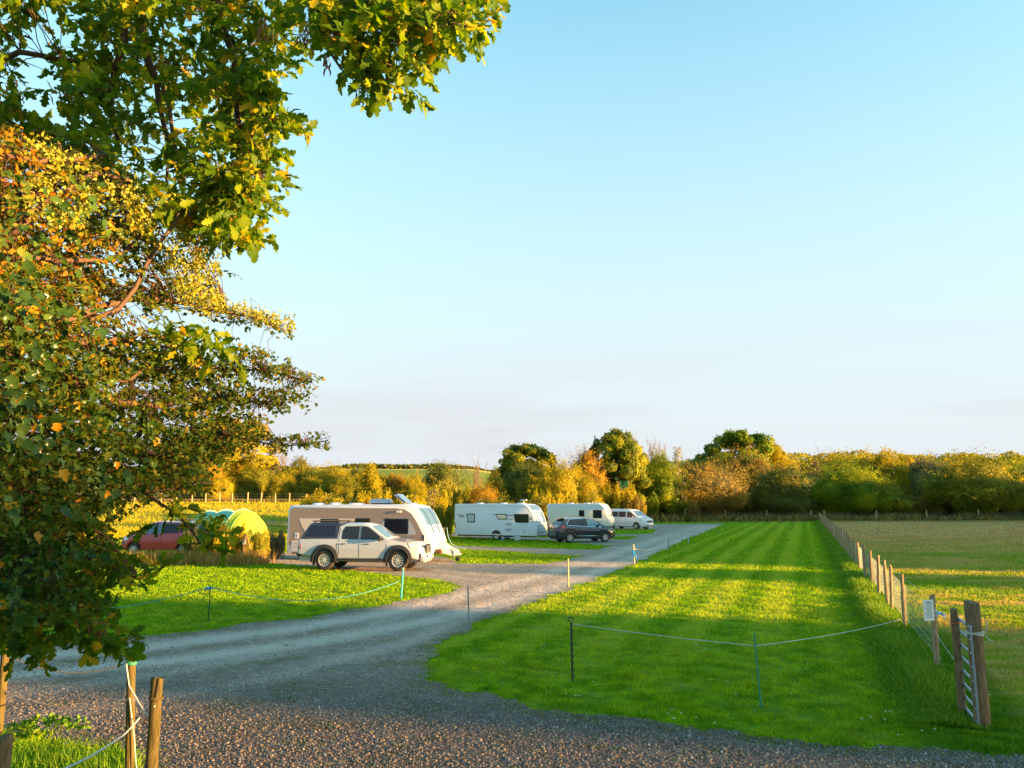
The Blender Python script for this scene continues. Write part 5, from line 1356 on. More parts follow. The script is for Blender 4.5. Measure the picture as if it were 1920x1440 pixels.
# ------------------------------------------------------------------ tent, hook-up posts, small things
def make_tent():
    r = empty("tunnel_tent", label="green and teal hooped tunnel tent with a bright yellow green front", cat="tent")
    def panelm(nm, c): return leaf_cloth(nm, c)
    zs = [(0.0, 1.55, 1.9), (0.35, 1.42, 2.12), (0.9, 1.5, 2.35), (1.45, 1.38, 2.1), (2.0, 1.5, 2.32), (2.6, 1.36, 2.08), (3.2, 1.48, 2.28), (3.8, 1.3, 1.9), (4.4, 1.0, 1.2), (4.8, 0.6, 0.5)]
    def sec(x, w, h, lean=0):
        return [(x + lean * math.sin(a), w * math.cos(a), h * abs(math.sin(a)) ** 0.85) for a in np.linspace(0, math.pi, 19)]
    def skin(name, secs, mats, cap0=None):
        vs = []; fs = []; mb = MB()
        for s_ in secs: vs += s_
        for i in range(len(secs) - 1):
            for j in range(18): fs.append((i * 19 + j, i * 19 + j + 1, (i + 1) * 19 + j + 1, (i + 1) * 19 + j))
        for j, f in enumerate(fs):
            pass
        mb.v = vs; mb.f = fs; mb.sm = [True] * len(fs); mb.mi = [1 if (len(mats) > 1 and 6 <= (k % 18) <= 11) else 0 for k in range(len(fs))]
        return mb.build(name, mats, r, sharp=None)
    y_ = cloth("tent_yellow", (0.42, 0.56, 0.05)); g_ = cloth("tent_green", (0.42, 0.66, 0.16)); t_ = cloth("tent_teal", (0.25, 0.62, 0.52)); p_ = cloth("tent_pale", (0.45, 0.66, 0.58))
    nose = [sec(-0.75, 0.25, 0.35), sec(-0.55, 0.75, 1.05), sec(-0.28, 1.12, 1.60), sec(0.05, 1.38, 1.98), sec(0.45, 1.50, 2.25), sec(0.9, 1.55, 2.36)]
    skin("front_bay", nose, [y_])
    skin("middle_bay", [sec(0.9, 1.50, 2.33), sec(1.3, 1.40, 2.12), sec(1.75, 1.42, 2.16), sec(2.2, 1.52, 2.34)], [g_, t_])
    skin("rear_bay", [sec(2.2, 1.48, 2.31), sec(2.6, 1.36, 2.08), sec(3.1, 1.42, 2.15), sec(3.5, 1.48, 2.26)], [g_, t_])
    skin("tail_bay", [sec(3.5, 1.44, 2.23), sec(4.0, 1.3, 1.95), sec(4.5, 1.0, 1.3), sec(4.8, 0.5, 0.4)], [t_, p_])
    for x, w, h in ((0.9, 1.57, 2.38), (2.2, 1.55, 2.37), (3.5, 1.50, 2.29)):
        MB().tube(sec(x, w, h), 0.022, 6, False).build("hoop", p_, r)
    for x, w, h in ((0.45, 1.51, 2.26), (1.55, 1.42, 2.15), (2.85, 1.40, 2.13)):
        MB().tube(sec(x, w, h), 0.012, 5, False).build("seam", g_, r)
    MB().tube([(-0.62 + .05, -0.35, 0.5), (-0.36, -0.42, 1.2), (-0.16, -0.2, 1.72), (-0.16, 0.2, 1.72), (-0.36, 0.42, 1.2), (-0.57, 0.35, 0.5)], 0.02, 5).build("door_zip", M_BLACK, r)
    gl = MB()
    for x, sd in ((0.9, -1), (2.2, -1), (3.5, -1), (0.9, 1)): gl.tube([(x, sd * 1.2, 1.5), (x - 0.2, sd * 2.6, 0.0)], 0.008, 4)
    gl.build("guy_line", M_ROPE, r)
    return r
def cloth(name, c):
    m, n, l, b = newmat(name); b.inputs["Base Color"].default_value = (*c, 1); b.inputs["Roughness"].default_value = 0.6
    tr = n.new("ShaderNodeBsdfTranslucent"); tr.inputs[0].default_value = (*c, 1); mx = n.new("ShaderNodeMixShader"); mx.inputs[0].default_value = 0.35
    l.new(b.outputs[0], mx.inputs[1]); l.new(tr.outputs[0], mx.inputs[2]); l.new(mx.outputs[0], n["Material Output"].inputs[0]); return m
tn = make_tent()
tn.location = (W(476, 1000, 43).x, 43, 0.0); tn.rotation_euler = (0, 0, R(180 - 28)); tn.scale = (1.0, 0.95, 1.0)

def hookup(px, depth, h, label, hose):
    x = W(px, 1000, depth).x; r = empty("hookup_post", onground(x, depth), 0, label, "service post")
    MB().box((0, 0, h / 2 - 0.05), (0.12, 0.10, h + 0.1)).build("post", M_POST, r)
    MB().rbox((0.0, -0.09, h * .75), (0.16, 0.10, 0.22), 0.03).build("socket_box", M_GREY, r)
    if hose: MB().tube([(0.05, -0.1, h * .95), (0.22, -0.14, h * 1.0), (0.30, -0.14, h * 0.6), (0.5, -0.14, h * .25), (1.0, -.14, 0.05), (1.4, -.1, 0.03)], 0.022, 6).build("blue_hose", plain("hook_hose", (0.22, 0.40, 0.52), 0.5), r)
    return r
hookup(831, 47, 1.25, "timber service post with blue hose between the beige and white caravans", True)
hookup(460, 36.5, 1.25, "grey timber service post beside the orange bag and the tent", False)
hookup(526, 40, 1.35, "timber service post at the rear corner of the beige caravan", False)
hookup(1030, 68, 1.3, "dark service post just behind the white striped caravan's nose", False)
bx = W(489, 1043, 35.6)
ob = empty("orange_bag", (bx.x, 35.6, 0.03), R(8), "crumpled orange bag lying on the gravel pitch behind the pickup", "bag")
vs = []; rd = random.Random(3); mb = MB(); mb.tube([(-0.32, 0, 0.07), (-0.25, 0, 0.12), (-0.05, 0.03, 0.14), (0.15, 0, 0.10), (0.30, 0.02, 0.10), (0.36, 0, 0.05)], [0.03, 0.15, 0.17, 0.12, 0.13, 0.04], 12)
mb.v = [(a + rd.uniform(-.02, .02), b + rd.uniform(-.02, .02), max(-0.02, c + rd.uniform(-.025, .025))) for a, b, c in mb.v]
mb.build("sack", M_ORANGE, ob, sharp=None); MB().tube([(-.25, 0, .22), (-.1, -.05, .33), (.1, -.03, .24)], 0.014, 5).build("strap", M_ORANGE, ob)
pa = W(463, 1003, 36.4); pb = Vector((bx.x - .35, 35.7, 0.05))
tag(MB().tube([pa, pa.lerp(pb, .5) + Vector((0, 0, -.06)), pb], 0.035, 6).build("hanging_strap", woodmat("rusty_strap", (0.25, 0.12, 0.04), (0.42, 0.22, 0.07))), "brown strap slanting from the service post down to the orange bag", "strap")

# wind turbines on the skyline
def turbine(px, py, depth, h, rot, label):
    p = W(px, py, depth); base = float(terrain(p.x, depth)); r = empty("wind_turbine", (p.x, depth, base), 0, label, "wind turbine")
    hub = p.z - base
    MB().tube([(0, 0, 0), (0, 0, hub)], [h * 0.022, h * 0.012], 8).build("tower", M_WHITE, r)
    MB().rbox((0, 0.5, hub), (1.2, 3.0, 1.2), 0.3).build("nacelle", M_WHITE, r)
    b = MB()
    for k in range(3):
        a = R(rot + 120 * k); b.tube([(0, -1.2, hub), (math.cos(a) * h * .22, -1.2, hub + math.sin(a) * h * .22), (math.cos(a) * h * .42, -1.2, hub + math.sin(a) * h * .42)], [0.5, 0.6, 0.15], 5)
    b.build("rotor", M_WHITE, r)
turbine(767, 871, 1150, 22, 0, "left of the two tiny white wind turbines on the skyline")
turbine(784, 873, 1400, 20, 40, "right of the two tiny white wind turbines on the skyline")

# ------------------------------------------------------------------ far bushes and trees
def crown_points(kind, n, rs):
    """points and outward directions of a crown in a unit box (x,y +-0.5, z 0..1)"""
    lobes = []
    if kind == 'bush':
        for _ in range(22):
            a = rs.uniform(0, 6.28); rr = 0.36 * math.sqrt(rs.uniform()); z = rs.uniform(0.15, 0.74) * (1 - 0.72 * (rr / 0.36) ** 2) + .06
            lobes.append((rr * math.cos(a), rr * math.sin(a), z, rs.uniform(0.09, 0.20), rs.uniform(0.11, 0.24)))
        lobes.append((rs.uniform(-.06, .06), rs.uniform(-.06, .06), 0.40, 0.36, 0.43))
    elif kind == 'oak':
        for _ in range(75):
            a = rs.uniform(0, 6.28); e = rs.uniform(-0.55, 1.45); rr = 0.41 * math.cos(e) * rs.uniform(0.35, 1) ** .5
            lobes.append((rr * math.cos(a), rr * math.sin(a), 0.58 + 0.32 * math.sin(e) * rs.uniform(.7, 1), rs.uniform(0.04, 0.10), rs.uniform(0.035, 0.075)))
        for _ in range(3): a = rs.uniform(0, 6.28); lobes.append((0.2 * math.cos(a), 0.2 * math.sin(a), rs.uniform(.5, .7), .14, .14))
    elif kind == 'tall':
        for _ in range(60):
            a = rs.uniform(0, 6.28); z = rs.uniform(0.2, 0.90); rr = 0.36 * math.sqrt(max(0.05, 1 - abs(z - 0.45) ** 2 * 3.2)) * rs.uniform(.3, 1)
            lobes.append((rr * math.cos(a), rr * math.sin(a), z, rs.uniform(0.06, 0.14), rs.uniform(0.05, 0.10)))
    elif kind == 'scrub':
        for _ in range(40):
            a = rs.uniform(0, 6.28); rr = 0.45 * math.sqrt(rs.uniform())
            lobes.append((rr * math.cos(a), rr * math.sin(a), rs.uniform(0.15, 0.6), rs.uniform(0.05, 0.12), rs.uniform(0.15, 0.38)))
    elif kind == 'thin':
        for _ in range(26):
            a = rs.uniform(0, 6.28); z = rs.uniform(0.25, 0.95); rr = 0.42 * (1.05 - z) ** 0.5 * rs.uniform(.2, 1)
            lobes.append((rr * math.cos(a), rr * math.sin(a), z, rs.uniform(0.05, 0.11), rs.uniform(0.04, 0.07)))
    L = np.array(lobes); w = L[:, 3] * L[:, 4]; w = w / w.sum()
    k = rs.choice(len(L), n, p=w); D = rs.normal(0, 1, (n, 3)); D[:, 2] = D[:, 2] * 0.8 + 0.25; D /= np.linalg.norm(D, axis=1)[:, None]
    rad = rs.uniform(0.55, 1.0, n) ** 0.5; spk = rs.normal(0, 1, (700, 3)); spk[:, 2] = np.abs(spk[:, 2]) + .15; spk /= np.linalg.norm(spk, axis=1)[:, None]
    m_ = rs.uniform(0, 1, n) < (0.22 if kind in ('bush', 'scrub') else 0.12)
    si = rs.randint(0, 700, n); D = np.where(m_[:, None], spk[si] + rs.normal(0, .045, (n, 3)), D)
    ks = rs.choice(len(L), 700, p=w); k = np.where(m_, ks[si], k)
    rad = np.where(m_, rs.uniform(0.9, 1.0, n) + rs.uniform(0, 1, n) * (0.15 + 0.4 * ((si * 37) % 100) / 100), rad)
    P = L[k, :3] + D * np.column_stack([L[k, 3], L[k, 3], L[k, 4]]) * rad[:, None]
    P[:, 2] = np.clip(P[:, 2], 0.0, 1.2)
    cn = P - np.array([0, 0, 0.35]); cn /= np.linalg.norm(cn, axis=1)[:, None] + 1e-9
    return P, D * 0.7 + cn * 0.6
def tree_mesh(kind, seed, n, size, up=0.0):
    rs = np.random.RandomState(seed)
    P, N = crown_points(kind, n, rs)
    s = size * rs.uniform(0.6, 1.5, n)
    N = N + rs.normal(0, 0.36, (n, 3)); N /= np.linalg.norm(N, axis=1)[:, None] + 1e-9
    T = np.cross(N, rs.normal(0, 1, (n, 3)) * (1 - up) + 1e-6); T /= np.linalg.norm(T, axis=1)[:, None] + 1e-9
    B = np.cross(N, T)
    if up:
        U = np.array([0, 0, 1.0]) + P * np.array([.8, .8, 0]); B = B * (1 - up) + U * up; B /= np.linalg.norm(B, axis=1)[:, None]
        T = np.cross(B, N); T /= np.linalg.norm(T, axis=1)[:, None] + 1e-9
    asp = 1.5 + up
    V = np.stack([P - B * (s * asp * .5)[:, None], P + T * (s * .5)[:, None], P + B * (s * asp * .5)[:, None], P - T * (s * .5)[:, None]], 1).reshape(-1, 3)
    # colour follows clumps of leaves
    clump = 0.5 + 0.25 * np.sin(P[:, 0] * 17 + seed) * np.sin(P[:, 1] * 15) + 0.2 * np.sin(P[:, 2] * 14 + P[:, 0] * 9)
    r = np.clip(clump + rs.normal(0, 0.09, n), 0, 1)
    o = mesh_np("crown", V, np.arange(4 * n), np.full(n, 4), None, rnd=np.repeat(r, 4)); me = o.data; me.materials.append(None)
    bpy.data.objects.remove(o); return me
def branch_tree(mb, rd, p, d, length, rad, depth, spread=0.55, n=4, up=0.15, kids=3):
    pts = [p]; q = p.copy(); dd = d.normalized()
    for i in range(n):
        dd = (dd + Vector((rd.uniform(-1, 1), rd.uniform(-1, 1), rd.uniform(-.6, 1))) * 0.16 + Vector((0, 0, up * .3))).normalized()
        q = q + dd * length / n; pts.append(q.copy())
    mb.tube(pts, [rad * (1 - 0.5 * i / n) for i in range(n + 1)], 5 if depth > 1 else 3, False)
    if depth <= 0: return
    for k in range(kids if depth > 1 else kids + 1):
        t = rd.uniform(0.3, 1.0) if k else 1.0
        b = pts[min(n, int(t * n))]
        nd = (dd + Vector((rd.uniform(-1, 1), rd.uniform(-1, 1), rd.uniform(-.3, .9))) * spread * 1.3).normalized()
        branch_tree(mb, rd, b, nd, length * rd.uniform(0.5, 0.75), rad * 0.5, depth - 1, spread, n, up, kids)
def trunk_mesh(seed, bush=True):
    rd = random.Random(seed); mb = MB()
    k = 5 if bush else 1
    for i in range(k):
        a = 6.28 * i / k + rd.uniform(-.4, .4)
        d = Vector((math.cos(a) * (0.6 if bush else .05), math.sin(a) * (0.6 if bush else .05), 1))
        branch_tree(mb, rd, Vector((0.03 * math.cos(a), 0.03 * math.sin(a), -0.03)), d, 0.45 if bush else 0.42, 0.014 if bush else 0.032, 2, 0.75)
    o = mb.build("trunk", None, None, sharp=None, recalc=False); me = o.data; bpy.data.objects.remove(o); return me
CROWN = {}
for kind, seeds, n, size, up in (('bush', (1, 2, 3, 11, 12), 95000, 0.0092, 0.45), ('oak', (4, 5), 42000, 0.0135, 0.0), ('tall', (6, 16), 50000, 0.0115, 0.1), ('scrub', (8, 9), 26000, 0.015, 0.5), ('thin', (10,), 1300, 0.018, 0.0)):
    CROWN[kind] = [tree_mesh(kind, s_, n, size, up) for s_ in seeds]
TRB = trunk_mesh(1, True); TRT = trunk_mesh(2, False)
BARK = plain("bark", (0.16, 0.115, 0.075), 0.9, noise=0.5, nscale=6, bump=0.5)
BARKP = plain("pale_bark", (0.19, 0.14, 0.09), 0.9, noise=0.3, nscale=6)
LEAF = {
 'gold': leafmat("leaf_gold", [(0, (0.16, 0.17, 0.008)), (0.5, (0.33, 0.30, 0.010)), (1, (0.50, 0.42, 0.015))], 0.45, big=0.3),
 'orange': leafmat("leaf_orange", [(0, (0.18, 0.13, 0.012)), (0.5, (0.34, 0.22, 0.015)), (1, (0.48, 0.32, 0.02))], 0.4, big=0.3),
 'rust': leafmat("leaf_rust", [(0, (0.14, 0.125, 0.025)), (0.5, (0.25, 0.19, 0.03)), (1, (0.33, 0.27, 0.03))], 0.35, big=0.25),
 'olive': leafmat("leaf_olive", [(0, (0.10, 0.13, 0.010)), (0.5, (0.22, 0.23, 0.014)), (1, (0.36, 0.33, 0.02))], 0.42, big=0.3),
 'green': leafmat("leaf_green", [(0, (0.09, 0.16, 0.006)), (0.5, (0.18, 0.27, 0.010)), (1, (0.34, 0.38, 0.015))], 0.45, big=0.3),
 'dark': leafmat("leaf_dark", [(0, (0.07, 0.095, 0.02)), (0.5, (0.13, 0.16, 0.025)), (1, (0.27, 0.26, 0.03))], 0.35, big=0.3),
 'grey': leafmat("leaf_grey", [(0, (0.10, 0.11, 0.055)), (0.5, (0.17, 0.18, 0.09)), (1, (0.27, 0.26, 0.11))], 0.35, big=0.3),
 'straw': leafmat("leaf_straw", [(0, (0.13, 0.13, 0.05)), (0.5, (0.30, 0.24, 0.06)), (1, (0.44, 0.32, 0.05))], 0.4, big=0.3),
 'oak': leafmat("leaf_oak", [(0, (0.08, 0.11, 0.008)), (0.5, (0.17, 0.22, 0.010)), (1, (0.34, 0.35, 0.015))], 0.45, big=0.4),
}
cnt = {}
def far_tree(px, ytop, ybase, w, depth, kind, leaf, label, name="bush", cat="bush", group="bushes and trees behind the campsite"):
    """px centre, photo rows of top and foot, width in photo pixels, distance"""
    x = W(px, 900, depth).x; g = onground(x, depth)
    top = W(px, ytop, depth).z; sc = depth / FPX * 1.02
    h = top - g.z; wd = w * sc
    i = cnt[kind] = cnt.get(kind, 0) + 1
    rd = random.Random(i * 7 + len(label))
    r = empty(name, g - Vector((0, 0, 0.1)), rd.uniform(0, 6.28), label, cat, group)
    c = bpy.data.objects.new("crown", CROWN[kind][i % len(CROWN[kind])]); col.objects.link(c); c.parent = r
    wk = {'bush': 1.04, 'oak': 1.3, 'tall': 1.3}.get(kind, 1.08)
    c.scale = (wd * wk, wd * wk * rd.uniform(.8, 1.0), h * (1.10 if kind == 'bush' else 1.03))
    c.material_slots[0].link = 'OBJECT'; c.material_slots[0].material = LEAF[leaf]
    t = bpy.data.objects.new("trunk", TRB if kind in ('bush', 'scrub') else TRT); col.objects.link(t); t.parent = r
    t.scale = (wd * .7, wd * .7, h * (0.8 if kind in ('bush', 'scrub') else 1.0))
    t.material_slots[0].link = 'OBJECT'; t.material_slots[0].material = BARK
    return r
BUSHES = [
 # left group on the rise
 (430, 782, 940, 190, 112, 'tall', 'gold', "tall golden green tree nearest the big oak's leaves, highest of the left group", 'tree', 'tree'),
 (352, 815, 940, 150, 108, 'tall', 'gold', "golden tree half hidden by the near branches, left of the tallest one", 'tree', 'tree'),
 (386, 862, 938, 92, 103, 'bush', 'orange', "orange rounded bush in front of the tall golden tree"),
 (414, 890, 938, 72, 100, 'bush', 'gold', "small yellow bush just behind the meadow fence, leftmost clear of the leaves"),
 (470, 872, 938, 100, 106, 'bush', 'olive', "dark olive bush between the tall golden tree and a round yellow bush"),
 (528, 884, 944, 66, 101, 'bush', 'gold', "round yellow bush right behind the meadow fence under the bare tree"),
 (556, 866, 942, 100, 109, 'bush', 'olive', "olive bush with a domed top right of the bare orange tree"),
 (583, 893, 946, 62, 100, 'bush', 'gold', "small round golden bush beside the meadow fence, right of its yellow twin"),
 (622, 869, 946, 96, 108, 'bush', 'gold', "golden bush whose top nearly meets the skyline above the beige caravan's rear"),
 (644, 888, 950, 70, 98, 'bush', 'olive', "low olive bush behind the beige caravan's first roof lights"),
 (668, 872, 948, 82, 112, 'bush', 'dark', "dark green bush below the hill field's left end"),
 (696, 876, 950, 88, 103, 'bush', 'gold', "golden bush behind the caravan's air conditioner"),
 (742, 886, 952, 66, 98, 'bush', 'orange', "orange bush behind the tilted solar panel"),
 (776, 884, 952, 56, 96, 'bush', 'gold', "yellow bush directly left of the big dark rounded bush"),
 (824, 866, 952, 104, 103, 'bush', 'dark', "big rounded dark bush with yellow top standing alone before the hill field"),
 (803, 905, 956, 74, 90, 'scrub', 'gold', "bright yellow scrub at the foot of the big rounded dark bush"),
 (858, 902, 960, 62, 92, 'scrub', 'olive', "olive scrub left of the orange scrub behind the striped caravan"),
 (902, 906, 958, 84, 92, 'bush', 'orange', "orange yellow low bush behind the striped caravan's roof, under the bare tree"),
 (930, 888, 955, 70, 106, 'bush', 'olive', "dull olive bush between the orange low bush and the dark willow"),
 # middle
 (990, 824, 950, 116, 126, 'oak', 'oak', "dark spreading oak with sky gaps, leftmost of the three tall oaks", 'oak_tree', 'tree'),
 (984, 866, 950, 104, 108, 'bush', 'dark', "dark shaded willow bush below the leftmost tall oak"),
 (1050, 858, 952, 132, 105, 'bush', 'gold', "large yellow green willow bush behind the gap between the two white caravans"),
 (1098, 843, 950, 92, 120, 'bush', 'orange', "orange domed tree between the dark oak and the middle oak", 'tree', 'tree'),
 (1157, 799, 950, 112, 124, 'oak', 'oak', "tall rounded oak beside the bare poplars, middle of the three tall oaks", 'oak_tree', 'tree'),
 (1172, 838, 950, 96, 128, 'tall', 'oak', "green tree filling the foot of the middle tall oak", 'tree', 'tree'),
 (1096, 888, 956, 66, 104, 'bush', 'gold', "narrow yellow bush behind the older cream caravan"),
 (1232, 862, 952, 124, 130, 'bush', 'green', "green bush at the foot of the bare poplars"),
 (1271, 838, 950, 56, 128, 'thin', 'grey', "sparse pale tree with wispy top left of the grey green bush", 'tree', 'tree'),
 (1282, 862, 950, 60, 134, 'bush', 'dark', "dark bush under the sparse pale tree"),
 (1150, 902, 950, 92, 118, 'scrub', 'gold', "golden scrub below the middle tall oak, above the white van"),
 (1172, 926, 952, 72, 116, 'scrub', 'rust', "rust brown bracken bank above the white van"),
 (1246, 884, 968, 98, 133, 'bush', 'grey', "grey green bush at the left flank of the big orange topped bush"),
 (1318, 869, 970, 196, 134, 'bush', 'straw', "big wide bush with a bright orange top behind the far lawn"),
 # right
 (1386, 800, 950, 142, 152, 'oak', 'green', "tall bright green oak, rightmost of the three tall oaks", 'oak_tree', 'tree'),
 (1440, 826, 950, 70, 158, 'oak', 'olive', "smaller oak adjoining the tall bright green oak on its right", 'oak_tree', 'tree'),
 (1388, 840, 955, 140, 146, 'bush', 'rust', "rust orange domed tree in front of the tall bright green oak", 'tree', 'tree'),
 (1448, 850, 955, 128, 150, 'bush', 'gold', "yellow green dome between the rust dome and the bare tree"),
 (1468, 872, 970, 120, 135, 'bush', 'dark', "dark shaded bush just left of the netting fence's far end"),
 (1592, 866, 970, 158, 134, 'bush', 'green', "broad bright green bush just right of the netting fence's far end"),
 (1652, 902, 970, 100, 133, 'bush', 'olive', "lower olive bush leaning against the broad bright green bush"),
 (1604, 845, 960, 150, 158, 'bush', 'gold', "golden wood edge behind the broad bright green bush, with rounded top"),
 (1664, 856, 960, 120, 152, 'bush', 'gold', "golden dome with shaded foot between the green bush and the wide right bush"),
 (1738, 856, 960, 110, 150, 'bush', 'grey', "grey green bush in the dip left of the wide right bush"),
 (1700, 926, 970, 90, 138, 'scrub', 'rust', "rusty brown low scrub in the gap behind the hay field"),
 (1822, 851, 970, 206, 134, 'bush', 'olive', "wide olive bush with golden crown behind the hay field at right"),
 (1756, 884, 970, 96, 137, 'bush', 'dark', "shaded dark bush at the left flank of the wide olive bush"),
 (1905, 858, 966, 96, 150, 'bush', 'green', "green tree at the right edge of the picture", 'tree', 'tree'),
 (1990, 856, 970, 170, 140, 'bush', 'olive', "olive bush partly cut by the right picture edge"),
 (1690, 853, 950, 110, 176, 'bush', 'gold', "far golden dome on the skyline above the golden dome with shaded foot"),
]
for b in BUSHES: far_tree(*b)
# weeds and saplings behind the pitches
for b in [
 (640, 915, 975, 150, 68, 'scrub', 'gold', "yellow thicket behind the left half of the beige caravan's roof"),
 (745, 912, 985, 130, 60, 'scrub', 'gold', "yellow flowering thicket behind the solar panel of the beige caravan"),
 (832, 935, 1010, 44, 60, 'scrub', 'olive', "olive thicket between the beige and the striped caravan"),
 (812, 915, 1000, 70, 64, 'thin', 'grey', "thin pale blossoming sapling behind the beige caravan's nose"),
 (1024, 915, 985, 60, 84, 'scrub', 'gold', "yellow shrub rising behind the striped caravan's nose"),
 (950, 925, 980, 130, 80, 'scrub', 'dark', "dark low thicket behind the striped caravan's roof"),
 (480, 985, 1045, 60, 37.2, 'scrub', 'olive', "straggly olive shrub before the yellow tent front"),
 (432, 975, 1050, 60, 37, 'scrub', 'gold', "sunlit yellow shrub in front of the tent's middle"),
 (522, 988, 1040, 34, 39, 'scrub', 'grey', "grey weedy shrub between tent and beige caravan"),
 (380, 980, 1055, 60, 37, 'scrub', 'dark', "dark shrub between the red car and the tent"),
]: far_tree(*b[:8], 'shrub', 'shrub', "shrubs among the pitches")
# dry grass clumps under the red car
rs = np.random.RandomState(77)
pts = []
for px, w, nn in ((290, 45, 1500), (345, 40, 900), (420, 55, 900), (250, 30, 500), (470, 40, 500)):
    x = W(px, 1000, 35.5).x; pts.append(np.column_stack([rs.normal(x, w / FPX * 35 * .45, nn), rs.normal(35.6, 0.5, nn)]))
blades("dry_grass", np.concatenate(pts), np.full(sum(map(len, pts)), 0.6), np.full(sum(map(len, pts)), 0.035), leafmat("straw", [(0, (0.22, 0.14, 0.03)), (1, (0.50, 0.33, 0.10))], 0.4), "tall dry orange grass clumps in front of the red car and tent", "dry grass", 0.45, 9)
# rough grass under the far fences
n = 26000; x = rs.uniform(-2, 125, n); t = (x - ce[0]) / (128 - ce[0]); y = np.where(x > ce[0], ce[1] + t * (121 - ce[1]), ce[1] + 0) + rs.uniform(-2.2, 2.0, n)
blades("rough_grass", np.column_stack([x, y]), np.full(n, 0.34), np.full(n, 0.12), leafmat("rough", [(0, (0.04, 0.07, 0.012)), (0.6, (0.10, 0.12, 0.03)), (1, (0.24, 0.17, 0.07))], 0.35), "rough tussocky grass along the foot of the far fences", "rough grass", 0.7, 10)
n = 14000; x = rs.uniform(-70, -18, n); blades("rough_grass", np.column_stack([x, rs.uniform(93, 99, n)]), np.full(n, 0.4), np.full(n, 0.12), M_DRY, "rough golden grass under the meadow fence", "rough grass", 0.7, 12)
# undergrowth between the far bushes hides bare soil
n = 30000; x = rs.uniform(-70, 120, n); y = rs.uniform(100, 150, n) + np.clip(x, 0, 100) * .25; xx = np.column_stack([x, y])
blades("undergrowth", xx, 0.7 + 0.5 * np.sin(x * .5) * np.sin(y * .4), np.full(n, 0.35), leafmat("under", [(0, (0.05, 0.06, 0.015)), (0.5, (0.13, 0.12, 0.03)), (1, (0.26, 0.18, 0.06))], 0.35), "brambles and undergrowth between the far bushes", "undergrowth", 0.7, 13)
# far wooded ridge
nd_ = 150; dx_ = rs.uniform(62, 330, nd_); dy_ = 232 + rs.uniform(-8, 25, nd_); dr_ = rs.uniform(4, 8, nd_); dh_ = rs.uniform(3.5, 6.2, nd_) * sstep(50, 85, dx_)
n = 130000; k_ = rs.randint(0, nd_, n); D_ = rs.normal(0, 1, (n, 3)); D_[:, 2] = np.abs(D_[:, 2]); D_ /= np.linalg.norm(D_, axis=1)[:, None]
x = dx_[k_] + D_[:, 0] * dr_[k_]; y = dy_[k_] + D_[:, 1] * dr_[k_]
z = terrain(x, y) + D_[:, 2] * dh_[k_] * rs.uniform(.9, 1.08, n)
tg = tri_cloud(np.column_stack([x, y, z]), rs.normal(0, 1, (n, 3)) + np.array([0.3, -.6, .6]), np.full(n, 0.42), rs)
tag(mesh_np("ridge_wood", tg, np.arange(4 * n), np.full(n, 4), LEAF['olive'], rnd=np.repeat(np.clip(rs.normal(.5, .25, n), 0, 1), 4)), "distant wood along the low ridge at right", "wood", kind="stuff")
# far hedge line on the hill
n = 7000; x = rs.uniform(-260, 40, n); y = 425 + rs.uniform(-3, 3, n); z = terrain(x, y) + rs.uniform(0, 1, n) * (1.6 + .8 * np.sin(x * .13) + 2.0 * np.exp(-((x + 62) / 26) ** 2))
tg = tri_cloud(np.column_stack([x, y, z]), rs.normal(0, 1, (n, 3)) + np.array([0, 0, .5]), np.full(n, 1.2), rs)
tag(mesh_np("hill_hedge", tg, np.arange(4 * n), np.full(n, 4), LEAF['dark'], rnd=np.repeat(rs.uniform(0, 1, n), 4)), "thin dark hedge line along the crest of the hill field", "hedge")

def bare_tree(px, ytop, ybase, w, depth, seed, stems, label, mat=BARKP, up=0.5, d=4, leaves=0):
    x = W(px, 900, depth).x; g = onground(x, depth); h = W(px, ytop, depth).z - g.z
    r = empty("bare_tree", g, 0, label, "tree", "bare trees on the skyline"); rd = random.Random(seed); mb = MB()
    wd = w * depth / FPX
    for i in range(stems):
        a = rd.uniform(0, 6.28); sp = wd * .16
        branch_tree(mb, rd, Vector((math.cos(a) * sp * .3, math.sin(a) * sp * .3, -0.1)), Vector((math.cos(a) * wd / h * .35 * (stems > 1) + rd.uniform(-.1, .1), math.sin(a) * .25, 1)), h * 0.50, 0.018 * h / math.sqrt(stems) + 0.03, d, 0.60, 4, up, 4)
    s_ = h / max(v[2] for v in mb.v); sx = wd / (max(v[0] for v in mb.v) - min(v[0] for v in mb.v))
    mb.v = [(a * sx, b * sx, c * s_) for a, b, c in mb.v]
    mb.build("trunk", mat, r, sharp=None, recalc=False)
bare_tree(517, 822, 900, 78, 113, 3, 3, "bare tree glowing orange behind the left golden bushes")
bare_tree(896, 840, 905, 66, 118, 12, 2, "lone bare twisted tree above the hill field, left of the dark oak", up=0.3)
bare_tree(1208, 799, 880, 36, 131, 7, 1, "taller bare poplar against the middle oak", up=1.0)
bare_tree(1236, 806, 880, 46, 134, 9, 2, "shorter bare poplar right of the taller one", up=1.0)
bare_tree(1532, 826, 880, 70, 165, 15, 2, "grey leafless tree on the skyline above the broad green bush", mat=BARK)
bare_tree(1482, 842, 880, 34, 165, 19, 1, "small leafless tree beside the grey leafless tree", mat=BARKP)

